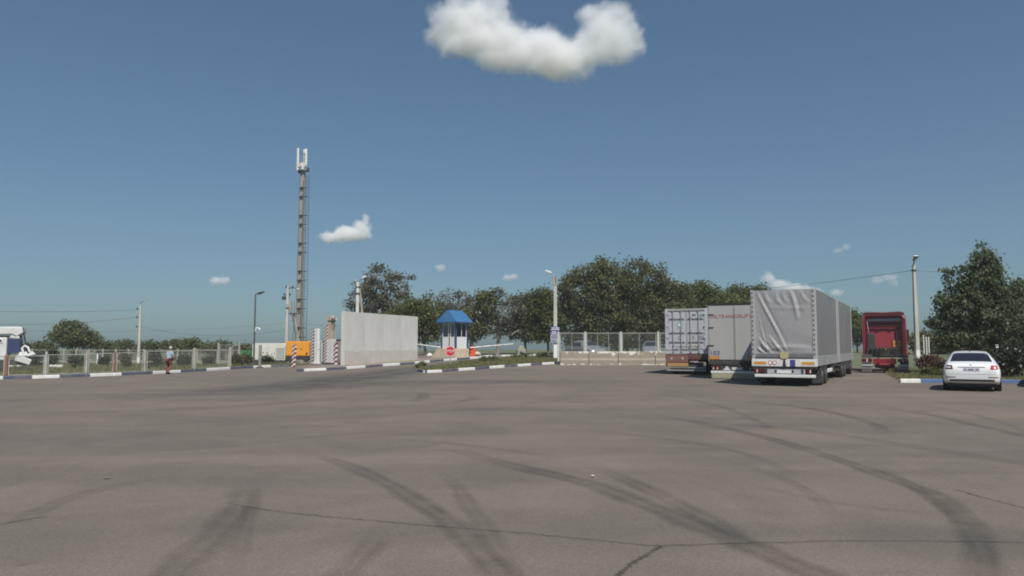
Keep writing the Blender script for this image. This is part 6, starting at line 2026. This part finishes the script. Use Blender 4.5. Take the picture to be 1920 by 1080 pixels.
# ------------------------------------------------------------------ trees and shrubs
L_dark = leafmat('walnut_leaves', (0.070, 0.080, 0.034), (0.168, 0.178, 0.074), 0.35)
L_mid = leafmat('olive_leaves', (0.074, 0.090, 0.031), (0.172, 0.194, 0.072), 0.38)
L_grey = leafmat('grey_leaves', (0.088, 0.090, 0.058), (0.190, 0.190, 0.122), 0.35)
L_brown = leafmat('brown_leaves', (0.0757, 0.0736, 0.0437), (0.1675, 0.1648, 0.0897), 0.35)
L_fresh = leafmat('fresh_leaves', (0.035, 0.06, 0.016), (0.12, 0.17, 0.045), 0.35)
L_poplar = leafmat('poplar_leaves', (0.054, 0.078, 0.038), (0.170, 0.210, 0.112), 0.38)
L_conifer = leafmat('conifer_needles', (0.018, 0.026, 0.015), (0.045, 0.06, 0.03), 0.1)
L_red = leafmat('red_leaves', (0.045, 0.022, 0.018), (0.15, 0.085, 0.06), 0.25)
L_hedge = leafmat('hedge_leaves', (0.085, 0.10, 0.042), (0.17, 0.19, 0.085), 0.4)
L_grass = leafmat('grass_blades', (0.15, 0.15, 0.06), (0.33, 0.31, 0.16), 0.45)
L_petal = leafmat('white_petals', (0.7, 0.68, 0.62), (0.85, 0.84, 0.8), 0.3)

def px_tree(name, label, cat, px, depth, ells, trunk_h, npts, leaves, leaf, lm, bm_, **k):
    base = at(px, depth)
    s = depth / F_PX
    blobs = []
    for cx, cy, rx, ry in ells:
        q = W(cx, cy, depth)
        blobs.append((q.x - base.x, 0.0, q.z - base.z, rx * s, rx * s * 0.85, ry * s))
    return tree(name, label, cat, base, blobs, trunk_h, npts, leaves, leaf, lm, bm_, **k)

GT = 'row of walnut trees beyond the gate'
px_tree('walnut_tree', 'tall airy grey green tree rising behind the concrete wall', 'tree', 722, 80, [(715, 535, 50, 42), (690, 575, 38, 38), (748, 570, 40, 34), (672, 592, 20, 22), (705, 600, 45, 40)], 2.6, 420, 8060, 0.176, L_grey, M_bark_grey, spread=0.27, bare=0.2, group=GT, r_tip=0.026)
px_tree('walnut_tree', 'low dense green tree with dark trunk between concrete wall and booth', 'tree', 799, 76, [(770, 597, 36, 34), (800, 590, 26, 40), (742, 606, 36, 28), (805, 622, 18, 18)], 1.8, 200, 12350, 0.176, L_mid, M_bark, spread=0.34, group=GT, r_tip=0.02)
px_tree('walnut_tree', 'thin half bare tree right behind the blue booth roof', 'tree', 846, 84, [(850, 575, 38, 32), (835, 600, 34, 34), (868, 600, 34, 40), (800, 578, 20, 22)], 2.2, 320, 3900, 0.160, L_grey, M_bark_grey, spread=0.26, bare=0.4, group=GT, r_tip=0.03)
px_tree('walnut_tree', 'leaning green tree immediately right of the booth', 'tree', 882, 78, [(895, 592, 34, 36), (885, 615, 34, 26), (912, 570, 26, 26)], 1.9, 260, 5460, 0.168, L_mid, M_bark_grey, spread=0.28, bare=0.25, group=GT, r_tip=0.025)
px_tree('walnut_tree', 'half bare tree with a thick pale trunk and grey twigs', 'tree', 932, 78, [(938, 580, 36, 40), (920, 610, 36, 30), (955, 600, 30, 34)], 2.8, 360, 2990, 0.152, L_grey, M_bark_grey, spread=0.26, bare=0.55, group=GT, r_tip=0.028)
px_tree('walnut_tree', 'brownish tree between the pale trunked tree and the island lamp pole', 'tree', 984, 80, [(985, 585, 34, 38), (975, 615, 32, 24), (1000, 605, 26, 28)], 2.0, 260, 7800, 0.152, L_brown, M_bark_grey, spread=0.28, group=GT, r_tip=0.02)
px_tree('walnut_tree', 'green tree directly behind the island lamp pole', 'tree', 1028, 79, [(1015, 572, 30, 32), (1030, 605, 28, 34), (1000, 625, 20, 16)], 2.0, 220, 8450, 0.168, L_mid, M_bark, spread=0.3, group=GT, r_tip=0.02)
px_tree('walnut_tree', 'huge dense dark walnut tree just right of the island lamp pole', 'tree', 1112, 80, [(1110, 560, 62, 62), (1085, 600, 42, 44), (1150, 540, 55, 52), (1125, 515, 40, 28), (1150, 605, 60, 44), (1075, 545, 26, 34), (1095, 632, 36, 20), (1150, 636, 44, 18)], 1.0, 480, 26000, 0.184, L_dark, M_bark_grey, spread=0.42, group=GT, r_tip=0.022)
px_tree('walnut_tree', 'broad dark walnut tree whose top stands above the block fence right panel', 'tree', 1212, 81, [(1205, 540, 58, 52), (1240, 575, 58, 50), (1180, 590, 46, 44), (1262, 555, 36, 34), (1225, 610, 60, 40), (1200, 636, 46, 18), (1260, 640, 30, 16)], 1.0, 440, 24050, 0.184, L_dark, M_bark_grey, spread=0.42, group=GT, r_tip=0.022)
px_tree('walnut_tree', 'olive green tree above the container roof', 'tree', 1312, 84, [(1310, 570, 46, 36), (1285, 595, 40, 40), (1340, 585, 44, 38)], 2.2, 300, 18200, 0.200, L_mid, M_bark, spread=0.42, group=GT, r_tip=0.02)
px_tree('walnut_tree', 'olive green tree above the lettered box trailer', 'tree', 1392, 90, [(1385, 575, 44, 38), (1415, 580, 40, 40), (1360, 590, 40, 34)], 2.2, 280, 16900, 0.208, L_mid, M_bark, spread=0.45, group=GT, r_tip=0.02)
px_tree('walnut_tree', 'green tree seen in the gap between lorry and red tractor', 'tree', 1608, 88, [(1605, 610, 26, 26), (1630, 620, 26, 26), (1585, 615, 24, 24)], 1.6, 140, 7800, 0.192, L_mid, M_bark, spread=0.4, group=GT, r_tip=0.02)

px_tree('round_tree', 'round bushy tree on the skyline of the left field', 'tree', 138, 100, [(138, 630, 38, 22), (130, 620, 22, 16), (160, 640, 22, 14)], 0.8, 140, 6500, 0.22, L_hedge, M_bark, spread=0.36, r_tip=0.02)
GS = 'bushes along the left skyline'
for px, d, rx, ry, cy, n, lab in ((75, 104, 32, 15, 646, 2600, 'low green bush between wrecked cab and round skyline tree'), (200, 104, 18, 14, 644, 1800, 'small pointed bush right of the round skyline tree'),
                                  (232, 108, 18, 16, 642, 1700, 'pale tufted bush left of the short lamp pole'), (278, 108, 28, 14, 645, 2200, 'flat topped bush right of the short lamp pole'),
                                  (345, 100, 42, 17, 642, 4200, 'broad mounded bush above the head of the walking person'), (408, 104, 34, 14, 645, 2600, 'low trailing bush above the right end of the left fence'),
                                  (455, 108, 26, 14, 650, 1600, 'dark bush behind the green bin')):
    px_tree('bush', lab, 'bush', px, d, [(px, cy + 8, rx, ry * 0.7), (px + rx * 0.3, cy + 6, rx * 0.5, ry * 0.65), (px - rx * 0.4, cy + 9, rx * 0.5, ry * 0.55)], 0.3, 70, n, 0.2, L_hedge, M_bark, spread=0.32, group=GS, stems=4)

# big leafy tree on the right verge with its darker neighbours
px_tree('poplar_tree', 'large leafy tree with upright branch tips behind the white car', 'tree', 1826, 41, [(1849, 497, 19, 44), (1849, 520, 26, 40), (1836, 545, 34, 38), (1804, 512, 9, 30), (1776, 515, 9, 18), (1872, 540, 20, 34), (1825, 500, 9, 30), (1868, 505, 8, 26), (1850, 590, 58, 46), (1800, 575, 40, 42), (1768, 600, 22, 12), (1752, 608, 14, 6), (1815, 635, 58, 28), (1775, 570, 24, 14), (1880, 610, 30, 40)], 1.5, 700, 21000, 0.115, L_poplar, M_bark, spread=0.16, r_tip=0.012, up=0.1)
px_tree('poplar_tree', 'darker leafy tree at the right edge of the picture', 'tree', 1908, 43, [(1905, 560, 22, 36), (1900, 600, 34, 40), (1925, 580, 34, 44), (1905, 645, 34, 30)], 1.3, 360, 12000, 0.115, L_poplar, M_bark, spread=0.17, r_tip=0.012, up=0.1)
px_tree('rose_bush', 'dark rose bush with white blooms right of the white car', 'bush', 1892, 37, [(1890, 672, 24, 22), (1915, 668, 24, 26)], 0.3, 90, 5200, 0.075, L_conifer, M_bark, spread=0.16, stems=4)
rb = at(1892, 37)
P = in_blobs([(0, -0.2, 1.0, 0.75, 0.5, 0.6), (0.6, -0.2, 1.15, 0.5, 0.4, 0.6), (-0.5, -0.2, 1.3, 0.35, 0.3, 0.4)], 34, 0.75)
bl = []
for q in P:
    bl.append(q + rng.normal(size=(9, 3)) * 0.03)
o = put('rose_blooms', leaf_mesh('rose_blooms', np.concatenate(bl), np.full(34 * 9, 0.075), L_petal, rng.uniform(0, 1, 34 * 9), 0.4, 1.0), None, rb)
tag(o, 'white blooms scattered over the rose bush', kind='stuff')
px_tree('red_shrub', 'reddish brown shrub beside the right lamp pole base', 'bush', 1746, 39.5, [(1745, 680, 22, 12), (1733, 684, 12, 9), (1757, 684, 12, 9)], 0.2, 80, 3200, 0.07, L_red, M_bark, spread=0.13, stems=5)
px_tree('low_shrub', 'low green shrub in front of the reddish one', 'bush', 1744, 37.5, [(1744, 698, 15, 6), (1755, 699, 10, 5)], 0.12, 50, 1700, 0.06, L_mid, M_bark, spread=0.1, stems=4)
px_tree('dark_bush', 'dark hedge bush in the background left of the big leafy tree', 'bush', 1760, 80, [(1765, 640, 40, 24), (1725, 645, 24, 20), (1800, 640, 36, 26)], 0.6, 120, 5200, 0.2, L_dark, M_bark, spread=0.36, stems=5)
px_tree('dark_bush', 'dark hedge bush behind the trunk of the big leafy tree', 'bush', 1850, 72, [(1850, 640, 44, 24), (1900, 635, 44, 30)], 0.6, 120, 5200, 0.2, L_dark, M_bark, spread=0.36, stems=5)

# shrubs along the left fence
GF = 'dark shrubs planted behind the left fence'
for px, d, w, h, lm, lab in ((98, 55, 0.7, 1.2, L_conifer, 'dark shrub behind the second fence panel'), (146, 53, 0.9, 0.8, L_conifer, 'low dark shrub near the third fence post'), (195, 58, 0.5, 0.7, L_conifer, 'small dark shrub beside the white stake'),
                             (236, 55, 0.5, 0.9, L_brown, 'brownish shrub left of the short lamp pole'), (343, 58, 0.7, 0.7, L_conifer, 'low shrub right of the walking person'), (391, 60, 0.6, 0.75, L_conifer, 'small shrub between the two thick fence posts'),
                             (444, 60, 0.6, 0.9, L_brown, 'brown weedy shrub at the foot of the mesh gate'), (461, 61, 0.7, 0.9, L_brown, 'brown weedy shrub below the green bin'), (500, 62, 0.8, 0.7, L_conifer, 'dark shrub in front of the off white generator'), (60, 52, 0.9, 0.9, L_conifer, 'dark shrub behind the first fence panel near the scrap')):
    tree('shrub', lab, 'bush', at(px, d, 0.1), [(0, 0, h * 0.55, w * 0.6, w * 0.5, h * 0.5)], 0.12, 45, 900, 0.10, lm, M_bark, spread=0.13, group=GF, stems=3)
# young spruce with tiered branches
for px, d, h in ((288, 52.5, 1.75), (298, 54, 1.2)):
    base = at(px, d, 0.1)
    r = thing('young_spruce', 'young dark spruce left of the walking person, the taller one' if h > 1.5 else 'small dark spruce close beside the taller one', 'tree', base)
    MB().tube([(0, 0, -0.1), (0, 0, h)], [0.05, 0.01], 6).build('trunk', M_bark, r)
    n = 2600
    z = h * (1 - np.sqrt(rng.uniform(0, 1, n))) * 0.98 + 0.08
    tier = np.floor(z / h * 7) / 7 * h + h / 14
    z = z * 0.4 + tier * 0.6
    a = rng.uniform(0, 2 * math.pi, n)
    rr = np.sqrt(rng.uniform(0.02, 1, n)) * (1 - z / h) * h * 0.42 * (1 + 0.35 * np.sin(a * 7))
    P = np.stack([np.cos(a) * rr, np.sin(a) * rr, z - rr * 0.15], 1)
    put('crown', leaf_mesh('crown', P, np.full(n, 0.06), L_conifer, rng.uniform(0, 1, n), 0.2, 2.2), r)

# ------------------------------------------------------------------ grass
def inside(poly, P):
    x, y = P[:, 0], P[:, 1]
    c = np.zeros(len(P), bool)
    for (x0, y0), (x1, y1) in zip(poly, poly[1:] + poly[:1]):
        hit = ((y0 > y) != (y1 > y)) & (x < (x1 - x0) * (y - y0) / (y1 - y0 + 1e-9) + x0)
        c ^= hit
    return c

def grass(label, poly, n, h, dz, lm=None, clump=0.6):
    P = np.array(poly)
    lo_, hi_ = P.min(0), P.max(0)
    Q = np.zeros((0, 2))
    ctr = rng.uniform(lo_, hi_, (500, 2))
    while len(Q) < n:
        c = rng.uniform(lo_, hi_, (n, 2))
        k = rng.uniform(size=n) < clump
        c[k] = ctr[rng.integers(0, 500, k.sum())] + rng.normal(size=(k.sum(), 2)) * 0.45
        c = c[inside(poly, c)]
        Q = np.concatenate([Q, c])
    Q = Q[:n]
    z = np.array([Z(a, b) for a, b in Q]) + dz
    hh = h * rng.uniform(0.35, 1.3, n) * (0.6 + 0.8 * (np.sin(Q[:, 0] * 1.3) * np.sin(Q[:, 1] * 0.9) > 0.1))
    a = rng.uniform(0, 2 * math.pi, n)
    w = 0.018 + 0.012 * rng.uniform(size=n)
    dx, dy = np.cos(a) * w, np.sin(a) * w
    lx, ly = rng.normal(size=n) * hh * 0.35, rng.normal(size=n) * hh * 0.35
    V3 = np.zeros((n, 3, 3))
    V3[:, 0] = np.stack([Q[:, 0] - dx, Q[:, 1] - dy, z - 0.02], 1)
    V3[:, 1] = np.stack([Q[:, 0] + dx, Q[:, 1] + dy, z - 0.02], 1)
    V3[:, 2] = np.stack([Q[:, 0] + lx, Q[:, 1] + ly, z + hh], 1)
    me = bpy.data.meshes.new('grass')
    me.vertices.add(n * 3); me.loops.add(n * 3); me.polygons.add(n)
    me.vertices.foreach_set('co', V3.astype(np.float32).ravel())
    me.loops.foreach_set('vertex_index', np.arange(n * 3, dtype=np.int32))
    me.polygons.foreach_set('loop_start', np.arange(0, n * 3, 3, dtype=np.int32))
    me.polygons.foreach_set('loop_total', np.full(n, 3, dtype=np.int32))
    t = me.attributes.new('tint', 'FLOAT', 'POINT')
    t.data.foreach_set('value', np.repeat(rng.uniform(0, 1, n), 3).astype(np.float32))
    me.materials.append(lm or L_grass)
    me.update(); me.validate()
    return tag(put('grass', me), label, kind='stuff')
grass('dry weedy grass on the traffic island', island_poly, 26000, 0.17, 0.09)
rgp = [(rv[0][0], rv[0][1]), (rv[-1][0], rv[-1][1]), (40, 50), (24.5, 50)]
grass('green grass under the tree on the right verge', rgp, 30000, 0.11, 0.08)
lgp = [(q[0], q[1]) for q in lv[1:]] + [(-17.5, 62), (-21, 72), (-45, 72), (-45, 39)]
grass('uneven grass behind the left fence', lgp, 46000, 0.2, 0.09)
# weedy clumps that stand higher on the island
for px, py, w, h, lab in ((789, 694, 0.5, 0.4, 'weedy clump at the left tip of the traffic island'), (905, 681, 0.7, 0.35, 'weedy clump behind the middle kerbstones of the island'), (925, 680, 0.8, 0.42, 'taller weed clump right of the middle of the island'),
                          (975, 674.5, 1.2, 0.55, 'long green weed clump on the right half of the island'), (1015, 673, 0.8, 0.5, 'green weed clump left of the island lamp pole')):
    p = G(px, py)
    tree('weed_clump', lab, 'plant', p + Vector((0, 0, 0.08)), [(0, 0, h * 0.5, w * 0.6, w * 0.5, h * 0.5)], 0.06, 30, 900, 0.07, L_mid if px != 975 else L_fresh, M_bark, spread=0.09, group='weed clumps on the traffic island', stems=4, r_tip=0.005)

# dry leaf on the asphalt
p = G(200, 898)
o = MB().add([(-0.06, 0, 0.012), (0, -0.03, 0.02), (0.07, 0.0, 0.03), (0.0, 0.035, 0.015)], [(0, 1, 2, 3)]).build('fallen_leaf', mat('dry_leaf', (0.35, 0.28, 0.12), 0.8), loc=p, fix=False)
tag(o, 'single pale yellow leaf lying on the asphalt at left', 'leaf')
p = G(1111, 895)
o = MB().box((0, 0, 0.02), (0.05, 0.03, 0.02)).build('paper_scrap', M_siggrey, loc=p, rotz=0.4, bevel=0.008)
tag(o, 'tiny white paper scrap on the asphalt near the broad tyre track', 'litter')

# ------------------------------------------------------------------ clouds: real vapour in rounded hulls
def cloud(label, puffs, depth, dens, seed, soft=0.35, flat=None):
    """puffs: photograph-plane ellipses (px, py, rx, ry); depth: metres away."""
    s = depth / F_PX
    ells = []
    for cx, cy, rx, ry in puffs:
        q = W(cx, cy, depth)
        ells.append((q, rx * s, rx * s * 0.8, ry * s))
    c = sum((e[0] for e in ells), Vector()) / len(ells)
    unit = max(max(e[1:]) for e in ells)
    bm = bmesh.new()
    for q, a, b, d in ells:
        k = 1.35
        bmesh.ops.create_icosphere(bm, subdivisions=3, radius=1, matrix=Matrix.Translation((q - c) / unit) @ Matrix.Diagonal((a * k / unit, b * k / unit, d * k / unit, 1)))
    me = bpy.data.meshes.new('cloud')
    bm.to_mesh(me); bm.free()
    o = bpy.data.objects.new('cloud', me)
    COL.objects.link(o)
    md = o.modifiers.new('r', 'REMESH')
    md.mode = 'VOXEL'
    md.voxel_size = 0.06
    dg = bpy.context.evaluated_depsgraph_get()
    m2 = bpy.data.meshes.new_from_object(o.evaluated_get(dg))
    o.modifiers.clear()
    o.data = m2
    o.location = c
    o.scale = (unit, unit, unit)
    m = bpy.data.materials.new('cloud_vapour')
    m.use_nodes = True
    N, L = m.node_tree.nodes, m.node_tree.links
    N.clear()
    out = N.new('ShaderNodeOutputMaterial')
    vol = N.new('ShaderNodeVolumeScatter')
    vol.inputs['Color'].default_value = (0.980, 0.986, 1.0, 1)
    vol.inputs['Anisotropy'].default_value = 0.0
    tc = N.new('ShaderNodeTexCoord')
    wn1 = N.new('ShaderNodeTexNoise')
    wn1.inputs['Scale'].default_value = 2.2
    wn1.inputs['Detail'].default_value = 7
    wn1.inputs['Roughness'].default_value = 0.58
    wn1.inputs['Distortion'].default_value = 0.3
    ofs = N.new('ShaderNodeVectorMath'); ofs.operation = 'ADD'
    ofs.inputs[1].default_value = (seed * 3.7, seed * 1.3, seed * 2.1)
    L.new(tc.outputs['Object'], ofs.inputs[0])
    L.new(ofs.outputs[0], wn1.inputs['Vector'])
    cur = None
    for q, a, b, d in ells:
        sub = N.new('ShaderNodeVectorMath'); sub.operation = 'SUBTRACT'
        sub.inputs[1].default_value = (q - c) / unit
        L.new(tc.outputs['Object'], sub.inputs[0])
        dv = N.new('ShaderNodeVectorMath'); dv.operation = 'DIVIDE'
        dv.inputs[1].default_value = (a / unit, b / unit, d / unit)
        L.new(sub.outputs[0], dv.inputs[0])
        ln = N.new('ShaderNodeVectorMath'); ln.operation = 'LENGTH'
        L.new(dv.outputs[0], ln.inputs[0])
        if cur is None:
            cur = ln.outputs['Value']
        else:
            mn = N.new('ShaderNodeMath'); mn.operation = 'SMOOTH_MIN'
            mn.inputs[2].default_value = 0.45
            L.new(cur, mn.inputs[0]); L.new(ln.outputs['Value'], mn.inputs[1])
            cur = mn.outputs[0]
    # inside = 1 - distance, broken up by noise
    nm = N.new('ShaderNodeMath'); nm.operation = 'MULTIPLY_ADD'
    nm.inputs[1].default_value = 1.7
    nm.inputs[2].default_value = -0.80
    L.new(wn1.outputs['Fac'], nm.inputs[0])
    ad = N.new('ShaderNodeMath'); ad.operation = 'SUBTRACT'
    L.new(nm.outputs[0], ad.inputs[0]); L.new(cur, ad.inputs[1])
    mr = N.new('ShaderNodeMapRange')
    mr.interpolation_type = 'SMOOTHSTEP'
    mr.inputs['From Min'].default_value = -0.93
    mr.inputs['From Max'].default_value = -0.93 + soft
    mr.inputs['To Max'].default_value = dens / unit
    L.new(ad.outputs[0], mr.inputs['Value'])
    L.new(mr.outputs[0], vol.inputs['Density'])
    L.new(vol.outputs[0], out.inputs['Volume'])
    m2.materials.clear()
    m2.materials.append(m)
    return tag(o, label, 'cloud', 'fair weather clouds')

cloud('big white horseshoe shaped cloud at the top of the sky', [(858, 40, 62, 60), (925, 20, 44, 48), (890, 30, 60, 50), (920, 75, 84, 44), (960, 70, 40, 38), (985, 95, 62, 40), (1040, 115, 70, 40), (1105, 80, 52, 40), (1150, 50, 56, 55), (1100, 25, 26, 22), (1165, 95, 42, 34), (870, 85, 64, 34), (950, 108, 76, 34), (1055, 108, 78, 46), (1010, 85, 46, 36), (1130, 88, 60, 46), (1182, 70, 32, 46), (835, 62, 40, 44), (1035, 92, 62, 42), (1000, 74, 40, 34), (1045, 126, 64, 30), (1130, 60, 50, 50)], 2600, 5.0, 1.0, 0.85)
cloud('small white cloud curling up at its right end, beside the mast', [(622, 445, 28, 12), (648, 438, 30, 16), (678, 430, 22, 22), (685, 415, 11, 14), (662, 440, 30, 15)], 4200, 3.2, 2.0, 0.5)
cloud('tiny pale cloud left of the mast', [(405, 527, 15, 10), (422, 526, 12, 9)], 5200, 1.7, 3.0, 0.6)
cloud('tiny faint cloud above the booth trees', [(826, 502, 14, 8)], 5600, 1.3, 4.0, 0.7)
cloud('tiny faint cloud left of the island lamp pole', [(950, 521, 10, 8), (963, 519, 10, 7)], 5600, 1.5, 5.0, 0.7)
cloud('small faint wisp high above the lorry', [(1572, 470, 13, 7), (1586, 463, 11, 8)], 5200, 0.7, 6.0, 0.8)
cloud('white cloud rising just behind the top of the creased tarpaulin', [(1440, 522, 16, 14), (1462, 534, 28, 12), (1490, 540, 30, 11), (1520, 545, 22, 8)], 4800, 2.2, 7.0, 0.6)
cloud('small pale cloud right of the tarpaulin top', [(1568, 549, 15, 9)], 5200, 1.2, 8.0, 0.7)
cloud('ragged faint cloud crossed by the right cable', [(1645, 525, 17, 9), (1668, 520, 20, 10), (1675, 530, 12, 10)], 5200, 0.75, 9.0, 0.8)

# ------------------------------------------------------------------ thin summer haze: even air over the whole yard
hz = MB().bb(-170, 170, -30, 170, -3, 32)
m = bpy.data.materials.new('air'); m.use_nodes = True
N, L = m.node_tree.nodes, m.node_tree.links
N.remove(N['Principled BSDF'])
pv = N.new('ShaderNodeVolumePrincipled')
pv.inputs['Color'].default_value = (0.86, 0.9, 0.95, 1)
pv.inputs['Density'].default_value = 0.0004
L.new(pv.outputs[0], N['Material Output'].inputs['Volume'])
o = hz.build('haze', m)
tag(o, 'thin summer haze over the yard', kind='stuff')

# things of one kind that share no group yet belong together
by_kind = {}
for o in SC.objects:
    if o.parent is None and o.get('category') and not o.get('group'):
        by_kind.setdefault(o.name.split('.')[0], []).append(o)
for o in SC.objects:
    if o.parent is None and o.get('group') == 'parked cars':
        by_kind['parked_car'].append(o)
for nm, os_ in by_kind.items():
    if len(os_) > 1:
        ph = nm.replace('_', ' ')
        for o in os_:
            o['group'] = {'s': ph, 'h': ph + 'es', 'x': ph + 'es'}.get(ph[-1], ph + 's')
